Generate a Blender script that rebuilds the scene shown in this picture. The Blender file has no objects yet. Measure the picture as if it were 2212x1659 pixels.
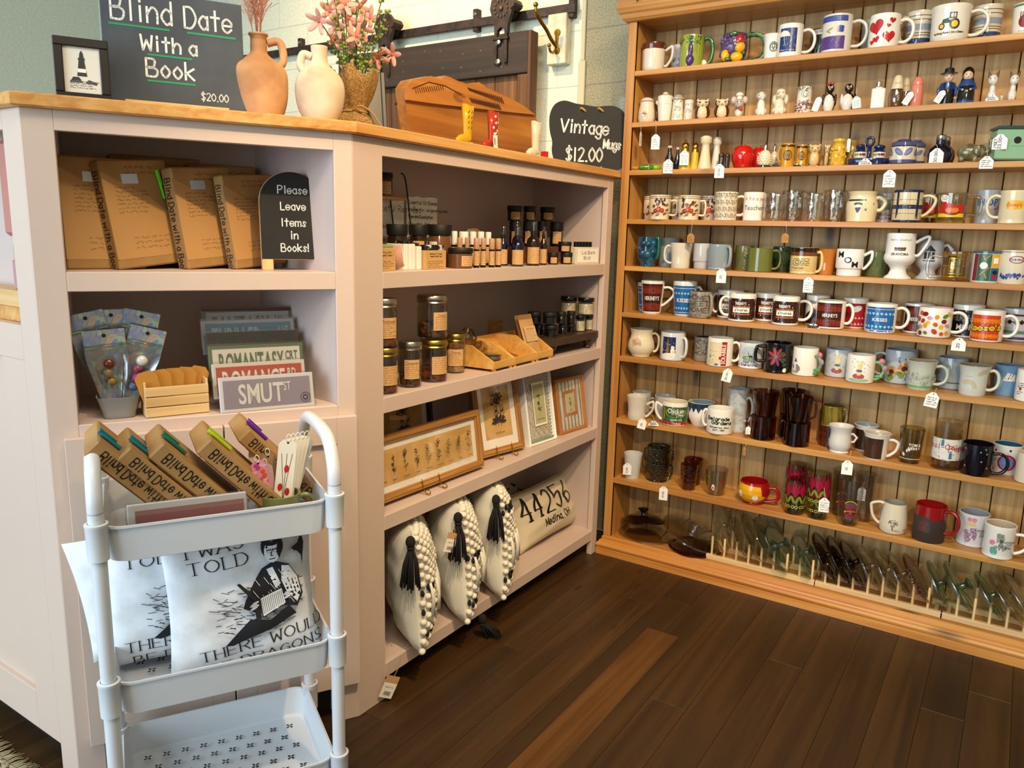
import bpy,math,random
from mathutils import Vector,Matrix,geometry
random.seed(7)
PI=math.pi
SC=bpy.context.scene
COL=SC.collection
# camera
FW,FH,FPX=2212.0,1659.0,1671.48
YAW,PITCH,ROLL=0.578456,0.191015,0.026092
CAM=Vector((1.23694,-2.56933,1.2))
_f=Vector((-math.sin(YAW)*math.cos(PITCH),math.cos(YAW)*math.cos(PITCH),-math.sin(PITCH)))
_r=Vector((math.cos(YAW),math.sin(YAW),0))
_u=_r.cross(_f)
CR=_r*math.cos(ROLL)+_u*math.sin(ROLL)
CU=-_r*math.sin(ROLL)+_u*math.cos(ROLL)
CF=_f
cd=bpy.data.cameras.new('camera')
cam=bpy.data.objects.new('camera',cd)
COL.objects.link(cam)
cd.sensor_width=36.0
cd.sensor_fit='HORIZONTAL'
cd.lens=FPX/FW*36.0
cd.clip_start=0.05
m=Matrix((CR,CU,-CF)).transposed().to_4x4()
m.translation=CAM
cam.matrix_world=m
SC.camera=cam
# exposure, daylight, lamps
SC.view_settings.view_transform='Standard'
SC.view_settings.look='None'
SC.view_settings.gamma=1.0
SC.view_settings.exposure=0.0
SC.view_settings.use_curve_mapping=False
SC.cycles.transparent_max_bounces=32
w=bpy.data.worlds.new('world')
SC.world=w
w.use_nodes=True
w.node_tree.nodes['Background'].inputs[0].default_value=(0.80,0.90,1.0,1)
w.node_tree.nodes['Background'].inputs[1].default_value=0.56
def light(name,kind,loc,target,energy,color,size=0.1,size_y=None,angle=60,blend=0.5):
 d=bpy.data.lights.new(name,kind)
 d.energy=energy
 d.color=color
 if kind=='AREA':
  d.size=size
  if size_y:
   d.shape='RECTANGLE'
   d.size_y=size_y
 elif kind=='SPOT':
  d.shadow_soft_size=size
  d.spot_size=math.radians(angle)
  d.spot_blend=blend
 else:
  d.shadow_soft_size=size
 o=bpy.data.objects.new(name,d)
 o.location=loc
 o.rotation_euler=(Vector(target)-Vector(loc)).to_track_quat('-Z','Y').to_euler()
 COL.objects.link(o)
 return o
WARM=(1.0,0.70,0.38)
WARM2=(1.0,0.80,0.56)
light('window_daylight','AREA',(-0.9,-5.0,1.5),(0.0,-1.0,0.9),165,(0.68,0.86,1.0),3.2,2.2)
light('counter_spot_lamp','SPOT',(1.35,-1.75,2.75),(-0.1,-0.55,0.85),185,WARM,0.035,angle=62,blend=0.6)
light('hutch_spot_lamp','SPOT',(1.7,-1.75,2.75),(0.8,0.1,1.0),74,WARM2,0.05,angle=75,blend=0.6)
light('added_hutch_fill','SPOT',(1.9,-3.6,2.7),(0.8,0.1,0.75),150,WARM2,0.07,angle=50,blend=0.7)  # added warm fill from the front, brightens the lower hutch and its boards
light('back_wall_spot_lamp','SPOT',(-0.75,-0.95,2.85),(-1.15,0.2,1.9),140,WARM,0.05,angle=85,blend=0.8)
light('counter_end_spot_lamp','SPOT',(0.45,-2.9,2.8),(-0.3,-1.5,0.9),14,WARM2,0.06,angle=70,blend=0.7)
light('ceiling_lamp','AREA',(1.0,-2.3,2.95),(1.0,-2.3,0.0),36,(1.0,0.86,0.68),1.2,1.2)
# pixel -> place helpers
def ray(px,py):
 return (CF+CR*((px-FW/2)/FPX)-CU*((py-FH/2)/FPX))
def ony(px,py,y):
 d=ray(px,py);return CAM+d*((y-CAM.y)/d.y)
def onx(px,py,x):
 d=ray(px,py);return CAM+d*((x-CAM.x)/d.x)
def onz(px,py,z):
 d=ray(px,py);return CAM+d*((z-CAM.z)/d.z)
XC,YC=-0.0232,-1.3005
TH=math.radians(29.84)
DL=Vector((-math.sin(TH),-math.cos(TH),0))
NL=Vector((math.cos(TH),-math.sin(TH),0))
CO=Vector((XC,YC,0))
def onl(px,py,off):
 d=ray(px,py);t=(off-(CAM-CO).dot(NL))/d.dot(NL);return CAM+d*t
PL={'y':ony,'x':onx,'l':onl}
def place(pl,pr,pt,z,plane,val):
 """stand a round thing of pixel width pl..pr and top pt on height z; gives place, radius, height, turn to the viewer"""
 zz=z+0.04
 for _ in range(3):
  px,py=(pl+pr)/2,pt
  c=PL[plane](px,py+25,val)
  # find pixel row of the middle of the thing
  q=c-CAM
  zc=q.dot(CF);xr=q.dot(CR)
 ca=zc/math.hypot(zc,xr)
 r=(pr-pl)*zc*ca/(2*FPX)
 dh=math.hypot(q.x,q.y)
 d=ray((pl+pr)/2,pt)
 zt=CAM.z+d.z/math.hypot(d.x,d.y)*(dh+(r if d.z<0 else-r))
 h=zt-z
 v=CAM-c
 return Vector((c.x,c.y,z)),r,h,math.atan2(v.x,-v.y)
# materials
MC={}
def hx(h):
 h=h.lstrip('#')
 c=[int(h[i:i+2],16)/255 for i in (0,2,4)]
 return tuple(((x/12.92) if x<0.04045 else ((x+0.055)/1.055)**2.4) for x in c)+(1,)
def mat(h,rough=0.5,metal=0.0,coat=0.0,sub=0.0,bump=0.0,bscale=200.0):
 k=(h,rough,metal,coat,sub,bump,bscale)
 if k in MC:return MC[k]
 mm=bpy.data.materials.new('paint_'+h.strip('#'))
 mm.use_nodes=True
 nt=mm.node_tree
 b=nt.nodes['Principled BSDF']
 b.inputs['Base Color'].default_value=hx(h)
 b.inputs['Roughness'].default_value=rough
 b.inputs['Metallic'].default_value=metal
 b.inputs['Coat Weight'].default_value=coat
 b.inputs['Coat Roughness'].default_value=0.06
 if bump:
  tc=nt.nodes.new('ShaderNodeTexCoord')
  n=nt.nodes.new('ShaderNodeTexNoise');n.inputs['Scale'].default_value=bscale;n.inputs['Detail'].default_value=4
  bp=nt.nodes.new('ShaderNodeBump');bp.inputs['Strength'].default_value=bump;bp.inputs['Distance'].default_value=0.002
  nt.links.new(tc.outputs['Object'],n.inputs['Vector'])
  nt.links.new(n.outputs['Fac'],bp.inputs['Height'])
  nt.links.new(bp.outputs['Normal'],b.inputs['Normal'])
 MC[k]=mm
 return mm
def glaze(h,rough=0.12):            # glazed ceramic
 return mat(h,rough,0,0.3)
def glass(h='#ffffff',f=1.45,add=0.05,rough=0.02,bump=0,bscale=150,tint2=None):
 k=('glass',h,f,add,rough,bump,bscale)
 if k in MC:return MC[k]
 mm=bpy.data.materials.new('glass_'+h.strip('#'))
 mm.use_nodes=True
 nt=mm.node_tree
 nt.nodes.clear()
 out=nt.nodes.new('ShaderNodeOutputMaterial')
 tr=nt.nodes.new('ShaderNodeBsdfTransparent');tr.inputs[0].default_value=hx(h)
 gl=nt.nodes.new('ShaderNodeBsdfGlossy');gl.inputs['Roughness'].default_value=rough
 gl.inputs[0].default_value=(1,1,1,1)
 fr=nt.nodes.new('ShaderNodeLayerWeight');fr.inputs['Blend'].default_value=0.56
 pw=nt.nodes.new('ShaderNodeMath');pw.operation='POWER';pw.inputs[1].default_value=3.2
 ad=nt.nodes.new('ShaderNodeMath');ad.operation='MULTIPLY_ADD';ad.inputs[1].default_value=0.7;ad.inputs[2].default_value=add;ad.use_clamp=True
 mx=nt.nodes.new('ShaderNodeMixShader')
 nt.links.new(fr.outputs['Facing'],pw.inputs[0]);nt.links.new(pw.outputs[0],ad.inputs[0]);nt.links.new(ad.outputs[0],mx.inputs[0])
 nt.links.new(tr.outputs[0],mx.inputs[1]);nt.links.new(gl.outputs[0],mx.inputs[2])
 nt.links.new(mx.outputs[0],out.inputs[0])
 if bump:
  tc=nt.nodes.new('ShaderNodeTexCoord')
  n=nt.nodes.new('ShaderNodeTexVoronoi');n.inputs['Scale'].default_value=bscale
  bp=nt.nodes.new('ShaderNodeBump');bp.inputs['Strength'].default_value=bump;bp.inputs['Distance'].default_value=0.003
  nt.links.new(tc.outputs['Object'],n.inputs['Vector']);nt.links.new(n.outputs['Distance'],bp.inputs['Height'])
  nt.links.new(bp.outputs['Normal'],gl.inputs['Normal']);nt.links.new(bp.outputs['Normal'],fr.inputs['Normal'])
 MC[k]=mm
 return mm
def wood(name,c1,c2,axis='X',fine=55.0,lon=1.6,rough=0.45,knots=0.0,rnd=0.25,coat=0.0,c3=None,bump=0.15):
 k=('wood',name)
 if k in MC:return MC[k]
 mm=bpy.data.materials.new(name)
 mm.use_nodes=True
 nt=mm.node_tree;L=nt.links.new
 b=nt.nodes['Principled BSDF']
 b.inputs['Roughness'].default_value=rough
 b.inputs['Coat Weight'].default_value=coat
 tc=nt.nodes.new('ShaderNodeTexCoord');geo=nt.nodes.new('ShaderNodeNewGeometry')
 vm=nt.nodes.new('ShaderNodeVectorMath');vm.operation='MULTIPLY_ADD'
 cmb=nt.nodes.new('ShaderNodeCombineXYZ')
 mu=nt.nodes.new('ShaderNodeMath');mu.operation='MULTIPLY';mu.inputs[1].default_value=9.7
 L(geo.outputs['Random Per Island'],mu.inputs[0])
 for i in range(3):L(mu.outputs[0],cmb.inputs[i])
 s={'X':(lon,fine,fine),'Y':(fine,lon,fine),'Z':(fine,fine,lon)}[axis]
 vm.inputs[1].default_value=s
 L(tc.outputs['Object'],vm.inputs[0]);L(cmb.outputs[0],vm.inputs[2])
 n1=nt.nodes.new('ShaderNodeTexNoise');n1.inputs['Scale'].default_value=1.0;n1.inputs['Detail'].default_value=5;n1.inputs['Distortion'].default_value=0.6
 L(vm.outputs[0],n1.inputs['Vector'])
 vm2=nt.nodes.new('ShaderNodeVectorMath');vm2.operation='MULTIPLY_ADD'
 s2={'X':(lon*0.5,fine*.14,fine*.14),'Y':(fine*.14,lon*0.5,fine*.14),'Z':(fine*.14,fine*.14,lon*0.5)}[axis]
 vm2.inputs[1].default_value=s2
 L(tc.outputs['Object'],vm2.inputs[0]);L(cmb.outputs[0],vm2.inputs[2])
 n2=nt.nodes.new('ShaderNodeTexNoise');n2.inputs['Scale'].default_value=1.0;n2.inputs['Detail'].default_value=3;n2.inputs['Distortion'].default_value=1.2
 L(vm2.outputs[0],n2.inputs['Vector'])
 av=nt.nodes.new('ShaderNodeMath');av.operation='MULTIPLY_ADD';av.inputs[1].default_value=0.55
 L(n1.outputs['Fac'],av.inputs[0])
 m2=nt.nodes.new('ShaderNodeMath');m2.operation='MULTIPLY';m2.inputs[1].default_value=0.45
 L(n2.outputs['Fac'],m2.inputs[0]);L(m2.outputs[0],av.inputs[2])
 rp=nt.nodes.new('ShaderNodeValToRGB')
 rp.color_ramp.elements[0].position=0.36;rp.color_ramp.elements[0].color=hx(c1)
 rp.color_ramp.elements[1].position=0.64;rp.color_ramp.elements[1].color=hx(c2)
 if c3:
  e=rp.color_ramp.elements.new(0.5);e.color=hx(c3)
 L(av.outputs[0],rp.inputs[0])
 hs=nt.nodes.new('ShaderNodeHueSaturation')
 mr=nt.nodes.new('ShaderNodeMapRange');mr.inputs[3].default_value=1-rnd;mr.inputs[4].default_value=1+rnd
 L(geo.outputs['Random Per Island'],mr.inputs[0]);L(mr.outputs[0],hs.inputs['Value'])
 L(rp.outputs[0],hs.inputs['Color'])
 col=hs.outputs[0]
 if knots:
  vm3=nt.nodes.new('ShaderNodeVectorMath');vm3.operation='MULTIPLY_ADD'
  a,c=2.6 ,8.0
  vm3.inputs[1].default_value={'X':(a,c,c),'Y':(c,a,c),'Z':(c,c,a)}[axis]
  L(tc.outputs['Object'],vm3.inputs[0]);L(cmb.outputs[0],vm3.inputs[2])
  vo=nt.nodes.new('ShaderNodeTexVoronoi');vo.inputs['Scale'].default_value=1.0
  L(vm3.outputs[0],vo.inputs['Vector'])
  kr=nt.nodes.new('ShaderNodeMapRange');kr.inputs[1].default_value=0.05;kr.inputs[2].default_value=0.05+0.13*knots
  kr.inputs[3].default_value=0.85;kr.inputs[4].default_value=0.0
  L(vo.outputs['Distance'],kr.inputs[0])
  mx=nt.nodes.new('ShaderNodeMixRGB');mx.inputs[2].default_value=hx('#2a1508')
  L(kr.outputs[0],mx.inputs[0]);L(col,mx.inputs[1]);col=mx.outputs[0]
 L(col,b.inputs['Base Color'])
 if bump:
  bp=nt.nodes.new('ShaderNodeBump');bp.inputs['Strength'].default_value=bump;bp.inputs['Distance'].default_value=0.001
  L(av.outputs[0],bp.inputs['Height']);L(bp.outputs['Normal'],b.inputs['Normal'])
 MC[k]=mm
 return mm
def noisy(name,c1,c2,scale=20.0,rough=0.6,bump=0.3,dist=0.004,lo=0.4,hi=0.6,stretch=(1,1,1),coat=0.0,c3=None,vor=False):
 k=('noisy',name)
 if k in MC:return MC[k]
 mm=bpy.data.materials.new(name)
 mm.use_nodes=True
 nt=mm.node_tree;L=nt.links.new
 b=nt.nodes['Principled BSDF'];b.inputs['Roughness'].default_value=rough;b.inputs['Coat Weight'].default_value=coat
 tc=nt.nodes.new('ShaderNodeTexCoord');mp=nt.nodes.new('ShaderNodeMapping');mp.inputs['Scale'].default_value=stretch
 L(tc.outputs['Object'],mp.inputs['Vector'])
 if vor:
  n=nt.nodes.new('ShaderNodeTexVoronoi');n.inputs['Scale'].default_value=scale;fac=n.outputs['Distance']
 else:
  n=nt.nodes.new('ShaderNodeTexNoise');n.inputs['Scale'].default_value=scale;n.inputs['Detail'].default_value=6;fac=n.outputs['Fac']
 L(mp.outputs[0],n.inputs['Vector'])
 rp=nt.nodes.new('ShaderNodeValToRGB')
 rp.color_ramp.elements[0].position=lo;rp.color_ramp.elements[0].color=hx(c1)
 rp.color_ramp.elements[1].position=hi;rp.color_ramp.elements[1].color=hx(c2)
 if c3:
  e=rp.color_ramp.elements.new((lo+hi)/2);e.color=hx(c3)
 L(fac,rp.inputs[0]);L(rp.outputs[0],b.inputs['Base Color'])
 if bump:
  bp=nt.nodes.new('ShaderNodeBump');bp.inputs['Strength'].default_value=bump;bp.inputs['Distance'].default_value=dist
  L(fac,bp.inputs['Height']);L(bp.outputs['Normal'],b.inputs['Normal'])
 MC[k]=mm
 return mm
# things
def thing(name,label,cat,loc=(0,0,0),rz=0.0,group=None,M=None):
 o=bpy.data.objects.new(name,None)
 o.empty_display_size=0.03
 COL.objects.link(o)
 if M is not None:o.matrix_world=M
 else:
  o.location=loc;o.rotation_euler=(0,0,rz)
 o['label']=label;o['category']=cat
 if group:o['group']=group
 return o
def tag(o,label,cat,group=None,kind=None):
 o['label']=label;o['category']=cat
 if group:o['group']=group
 if kind:o['kind']=kind
 return o
def struct(o):
 o['kind']='structure';return o
class MB:
 def __init__(s):
  s.v=[];s.f=[];s.mi=[];s.sm=[];s.ms=[];s.ix={}
  s.T=None
 def mid(s,m):
  k=m.name
  if k not in s.ix:
   s.ix[k]=len(s.ms);s.ms.append(m)
  return s.ix[k]
 def add(s,vs,fs,m,smooth=False,T=None):
  n=len(s.v)
  T=T if T is not None else s.T
  if T is not None:vs=[T@Vector(p) for p in vs]
  s.v.extend([tuple(p) for p in vs])
  i=s.mid(m)
  for f in fs:
   s.f.append([n+k for k in f]);s.mi.append(i);s.sm.append(smooth)
  return s
 def box(s,x0,x1,y0,y1,z0,z1,m,b=0.0,T=None):
  if x0>x1:x0,x1=x1,x0
  if y0>y1:y0,y1=y1,y0
  if z0>z1:z0,z1=z1,z0
  b=min(b,(x1-x0)*.45,(y1-y0)*.45,(z1-z0)*.45)
  if b <= 0:
   vs=[(x,y,z) for x in (x0,x1) for y in (y0,y1) for z in (z0,z1)]
   fs=[(0,1,3,2),(4,6,7,5),(0,4,5,1),(2,3,7,6),(0,2,6,4),(1,5,7,3)]
   return s.add(vs,fs,m,False,T)
  X=(x0,x1);Y=(y0,y1);Z=(z0,z1)
  vs=[];id_={}
  for i in (0,1):
   for j in (0,1):
    for k in (0,1):
     sx,sy,sz=(1-2*i)*b,(1-2*j)*b,(1-2*k)*b
     p=(X[i],Y[j],Z[k])
     id_[i,j,k,0]=len(vs);vs.append((p[0],p[1]+sy,p[2]+sz))
     id_[i,j,k,1]=len(vs);vs.append((p[0]+sx,p[1],p[2]+sz))
     id_[i,j,k,2]=len(vs);vs.append((p[0]+sx,p[1]+sy,p[2]))
  fs=[]
  I=id_
  fs.append([I[0,0,0,0],I[0,0,1,0],I[0,1,1,0],I[0,1,0,0]])
  fs.append([I[1,0,0,0],I[1,1,0,0],I[1,1,1,0],I[1,0,1,0]])
  fs.append([I[0,0,0,1],I[1,0,0,1],I[1,0,1,1],I[0,0,1,1]])
  fs.append([I[0,1,0,1],I[0,1,1,1],I[1,1,1,1],I[1,1,0,1]])
  fs.append([I[0,0,0,2],I[0,1,0,2],I[1,1,0,2],I[1,0,0,2]])
  fs.append([I[0,0,1,2],I[1,0,1,2],I[1,1,1,2],I[0,1,1,2]])
  for j in (0,1):
   for k in (0,1):
    q=[I[0,j,k,1],I[1,j,k,1],I[1,j,k,2],I[0,j,k,2]]
    fs.append(q if (j==k)==(False) else q[::-1])
  for i in (0,1):
   for k in (0,1):
    q=[I[i,0,k,0],I[i,1,k,0],I[i,1,k,2],I[i,0,k,2]]
    fs.append(q if (i==k) else q[::-1])
   for j in (0,1):
    q=[I[i,j,0,0],I[i,j,1,0],I[i,j,1,1],I[i,j,0,1]]
    fs.append(q if (i != j) else q[::-1])
  for i in (0,1):
   for j in (0,1):
    for k in (0,1):
     q=[I[i,j,k,0],I[i,j,k,1],I[i,j,k,2]]
     fs.append(q if (i+j+k) % 2==0 else q[::-1])
  return s.add(vs,fs,m,False,T)
 def lathe(s,prof,m,n=28,T=None,smooth=True,mod=None):
  """prof: (r, z) or (r, z, material of the band that starts here)"""
  rings=[]
  vs=[]
  if smooth and not mod:
   # sharp turns of the outline get a ring of their own on each side, so they shade as edges
   P=[prof[0]]
   for k in range(1,len(prof)-1):
    a,b_,c=prof[k-1],prof[k],prof[k+1]
    P.append(b_)
    u,v=(b_[0]-a[0],b_[1]-a[1]),(c[0]-b_[0],c[1]-b_[1])
    l=math.hypot(*u)*math.hypot(*v)
    if b_[0]>1e-7 and l>0 and (u[0]*v[0]+u[1]*v[1])/l<.78:P.append(b_)
   prof=P+[prof[-1]]
  for p in prof:
   r,z=p[0],p[1]
   if r <= 1e-7:
    rings.append([len(vs)]);vs.append((0,0,z))
   else:
    rg=[]
    for i in range(n):
     a=2*PI*i/n
     rg.append(len(vs));vs.append((r*math.cos(a),r*math.sin(a),z))
    rings.append(rg)
  if mod:vs=[mod(*p) for p in vs]
  base=len(s.v)
  TT=T if T is not None else s.T
  if TT is not None:vs=[TT@Vector(p) for p in vs]
  s.v.extend([tuple(p) for p in vs])
  cm=m
  for k in range(len(prof)-1):
   if len(prof[k])>2 and prof[k][2] is not None:cm=prof[k][2]
   i0=s.mid(cm)
   A,B=rings[k],rings[k+1]
   if len(A)==1 and len(B)==1 or prof[k][:2]==prof[k+1][:2]:continue
   for i in range(n):
    j=(i+1) % n
    if len(A)==1:f=[A[0],B[j],B[i]]
    elif len(B)==1:f=[A[i],A[j],B[0]]
    else:f=[A[i],A[j],B[j],B[i]]
    s.f.append([base+q for q in f]);s.mi.append(i0);s.sm.append(smooth)
  return s
 def tube(s,pts,r,m,n=8,caps=True,closed=False,sq=1.0,up=None,T=None,smooth=True):
  pts=[Vector(p) for p in pts]
  N=len(pts)
  rs=r if isinstance(r,(list,tuple)) else [r]*N
  vs=[];prev=None
  for i,p in enumerate(pts):
   if closed:t=pts[(i+1) % N]-pts[i-1]
   else:t=pts[min(i+1,N-1)]-pts[max(i-1,0)]
   if t.length<1e-9:t=Vector((0,0,1))
   t.normalize()
   if prev is None:
    a=Vector(up) if up else (Vector((0,0,1)) if abs(t.z)<.9 else Vector((1,0,0)))
    nn=(a-t*a.dot(t)).normalized()
   else:
    nn=prev-t*prev.dot(t)
    nn=nn.normalized() if nn.length>1e-6 else prev
   prev=nn
   bb=t.cross(nn)
   for k in range(n):
    a=2*PI*k/n
    vs.append(p+nn*(rs[i]*math.cos(a))+bb*(rs[i]*sq*math.sin(a)))
  fs=[]
  for i in range(N if closed else N-1):
   j=(i+1) % N
   for k in range(n):
    l=(k+1) % n
    fs.append((i*n+k,i*n+l,j*n+l,j*n+k))
  if caps and not closed:
   fs.append(tuple(range(n))[::-1]);fs.append(tuple((N-1)*n+k for k in range(n)))
  return s.add(vs,fs,m,smooth,T)
 def ell(s,c,r,m,n=14,k=9,T=None,R=None):
  if not isinstance(r,(tuple,list)):r=(r,r,r)
  vs=[];fs=[]
  for i in range(k+1):
   ph=PI*i/k-PI/2
   for j in range(n):
    a=2*PI*j/n
    p=Vector((r[0]*math.cos(ph)*math.cos(a),r[1]*math.cos(ph)*math.sin(a),r[2]*math.sin(ph)))
    if R is not None:p=R@p
    vs.append((p.x+c[0],p.y+c[1],p.z+c[2]))
  for i in range(k):
   for j in range(n):
    l=(j+1) % n
    if i==0:fs.append((j,(i+1)*n+l,(i+1)*n+j))
    elif i==k-1:fs.append((i*n+j,i*n+l,(i+1)*n+j))
    else:fs.append((i*n+j,i*n+l,(i+1)*n+l,(i+1)*n+j))
  return s.add(vs,fs,m,True,T)
 def prism(s,pts,y0,y1,m,T=None,smooth=False,holes=()):
  """outline (x, z) pushed from y0 to y1 (front at y0)"""
  loops=[list(pts)]+[list(h) for h in holes]
  flat=[p for l in loops for p in l]
  tri=geometry.tessellate_polygon([[Vector((p[0],p[1],0)) for p in l] for l in loops])
  n=len(flat)
  vs=[(p[0],y0,p[1]) for p in flat]+[(p[0],y1,p[1]) for p in flat]
  fs=[]
  for t in tri:
   a,b,c=t
   A,B,C=flat[a],flat[b],flat[c]
   cr=(B[0]-A[0])*(C[1]-A[1])-(B[1]-A[1])*(C[0]-A[0])
   if cr<0:a,b,c=a,c,b
   fs.append((a,b,c));fs.append((n+a,n+c,n+b))
  s.add(vs,fs,m,False,T)
  o=0
  for li,l in enumerate(loops):
   N=len(l)
   ar=sum(l[i][0]*l[(i+1) % N][1]-l[(i+1) % N][0]*l[i][1] for i in range(N))
   ccw=ar>0
   if li:ccw=not ccw
   vs2=[];fs2=[]
   for i,p in enumerate(l):
    vs2+=[(p[0],y0,p[1]),(p[0],y1,p[1])]
   for i in range(N):
    j=(i+1) % N
    q=(2*i,2*i+1,2*j+1,2*j)
    fs2.append(q if ccw else q[::-1])
   s.add(vs2,fs2,m,smooth,T)
  return s
 def grid(s,fn,nu,nv,m,T=None,smooth=True,closed_u=False):
  vs=[fn(i/nu,j/nv) for j in range(nv+1) for i in range(nu+(0 if closed_u else 1))]
  w=nu+(0 if closed_u else 1)
  fs=[]
  for j in range(nv):
   for i in range(nu):
    k=(i+1) % w if closed_u else i+1
    fs.append((j*w+i,j*w+k,(j+1)*w+k,(j+1)*w+i))
  return s.add(vs,fs,m,smooth,T)
 def build(s,name,parent=None,label=None,loc=None):
  me=bpy.data.meshes.new(name)
  me.from_pydata(s.v,[],s.f)
  for mm in s.ms:me.materials.append(mm)
  me.polygons.foreach_set('material_index',s.mi)
  me.polygons.foreach_set('use_smooth',s.sm)
  me.update()
  o=bpy.data.objects.new(name,me)
  COL.objects.link(o)
  if parent is not None:o.parent=parent
  if loc is not None:o.location=loc
  if label:o['label']=label
  return o
def smooth_path(pts,k=6,closed=False):
 P=[Vector(p) for p in pts]
 n=len(P);out=[]
 rng=range(n if closed else n-1)
 for i in rng:
  if closed:a,b,c,d=P[i-1],P[i],P[(i+1) % n],P[(i+2) % n]
  else:a,b,c,d=P[max(i-1,0)],P[i],P[i+1],P[min(i+2,n-1)]
  for j in range(k):
   t=j/k
   out.append(0.5*((2*b)+(c-a)*t+(2*a-5*b+4*c-d)*t*t+(3*b-a-3*c+d)*t**3))
 if not closed:out.append(P[-1])
 return out
# lettering
GL={'A':'0c3i6c 1e5e','B':'0c0i~0i3i4h3f0f~0f3f5e4c0c','C':'~5h3i1h0f1d3c5d','D':'0c0i~0i3i5g5e3c0c','E':'5i0i0c5c 0f4f','F':'5i0i0c 0f4f',
      'G':'~5h3i1h0f1d3c5d 5d5f3f','H':'0c0i 5c5i 0f5f','I':'1c1i','J':'~4i4d2c0d','K':'0c0i 5i0e 2f5c','L':'0i0c4c','M':'0c0i3d6i6c','N':'0c0i5c5i',
      'O':'~3i1h0f1d3c5d6f5h3i','P':'0c0i~0i3i5h3f0f','Q':'~3i1h0f1d3c5d6f5h3i 4e6c','R':'0c0i~0i3i5h3f0f 2f5c','S':'~5h3i1h2f4e4d2c0d','T':'0i6i 3i3c',
      'U':'~0i0e1c4c5e5i','V':'0i3c6i','W':'0i1c3g5c6i','X':'0i5c 5i0c','Y':'0i3f6i 3f3c','Z':'0i5i0c5c',
      'a':'4g4c~4f2g0e2c4d','b':'0i0c~0e2g4e2c0d','c':'~4f2g0e2c4d','d':'4i4c~4f2g0e2c4d','e':'0e4e~4e4f2g0f0d2c4d','f':'~4h3i2h2c 0g4g','g':'~4g4b2a0b~4f2g0e2c4d',
      'h':'0i0c~0e2g4f4c','i':'1g1c 1h1i','j':'~2g2b0a 2h2i','k':'0i0c 4g0e 1e4c','l':'1i1c','m':'0g0c~0f2g3f3c~3f5g6f6c','n':'0g0c~0e2g4f4c','o':'~2g0e2c4e2g',
      'p':'0g0a~0f2g4e2c0d','q':'4g4a~4f2g0e2c4d','r':'0g0c~0e2g3g','s':'~4f2g1f3d2c0d','t':'2i2c 0g4g','u':'~0g0d2c4e 4g4c','v':'0g2c4g','w':'0g1c3f5c6g',
      'x':'0g4c 4g0c','y':'0g2d 4g1a','z':'0g4g0c4c','0':'~2i0g0e2c4e4g2i','1':'1i1c','2':'~0h2i4h3f0c 0c4c','3':'~0i3i3g2f4e3c0d','4':'3c3i0e4e',
      '5':'4i0i0f~0f3g4e2c0d','6':'~4i1g0e2c4e2f0e','7':'0i4i1c','8':'~2f0h2i4h2f0d2c4d2f','9':'~4g2f0g2i4g3c','$':'~4h2i0h2f4e2c0d 2j2b','.':'0c1c','!':'0i0e 0c0d',
      ',':'1c0b',"'":'0i0g','-':'0e3e','*':'0f4h 0h4f','&':'~5c1g2i3g0d2c5e',':':'0d0c 0g0f'}
GST={}
def glyph(ch):
 if ch in GST:return GST[ch]
 src=GL.get(ch,'')
 strokes=[];w=0
 for part in src.replace('~',' ~').split():
  sm=part[0]=='~'
  part=part.lstrip('~')
  p=[(int(part[i]),ord(part[i+1])-99) for i in range(0,len(part),2)]
  w=max(w,max(x for x,_ in p))
  if sm and len(p)>2:p=[(v.x,v.y) for v in smooth_path([(x,y,0) for x,y in p],3)]
  strokes.append(p)
 if ch==' ':w=1.6
 if ch in 'iIl1':w=2
 GST[ch]=(strokes,w)
 return GST[ch]
# outline letters (Blender's built-in face) turned into triangles once
FONTC={}
def prep_font(chars):
 obs=[]
 for bold in (0,1):
  for ch in chars:
   cu=bpy.data.curves.new('letter','FONT')
   cu.body=ch
   cu.size=1.0
   cu.resolution_u=3
   if bold:cu.offset=0.022
   o=bpy.data.objects.new('letter',cu)
   COL.objects.link(o)
   obs.append((ch,bold,o,cu))
 dg=bpy.context.evaluated_depsgraph_get()
 dg.update()
 for ch,bold,o,cu in obs:
  me=bpy.data.meshes.new_from_object(o.evaluated_get(dg))
  vs=[(v.co.x,v.co.y) for v in me.vertices]
  fs=[tuple(p.vertices) for p in me.polygons]
  if vs:
   x0=min(v[0] for v in vs);x1=max(v[0] for v in vs)
  else:x0=x1=0
  FONTC[ch,bold]=([(v[0]-x0,v[1]) for v in vs],fs,x1-x0)
  bpy.data.meshes.remove(me)
 for ch,bold,o,cu in obs:
  bpy.data.objects.remove(o);bpy.data.curves.remove(cu)
prep_font("ABCDEFGHIJKLMNOPQRSTUVWXYZabcdefghijklmnopqrstuvwxyz0123456789$'.,!&-")
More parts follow.
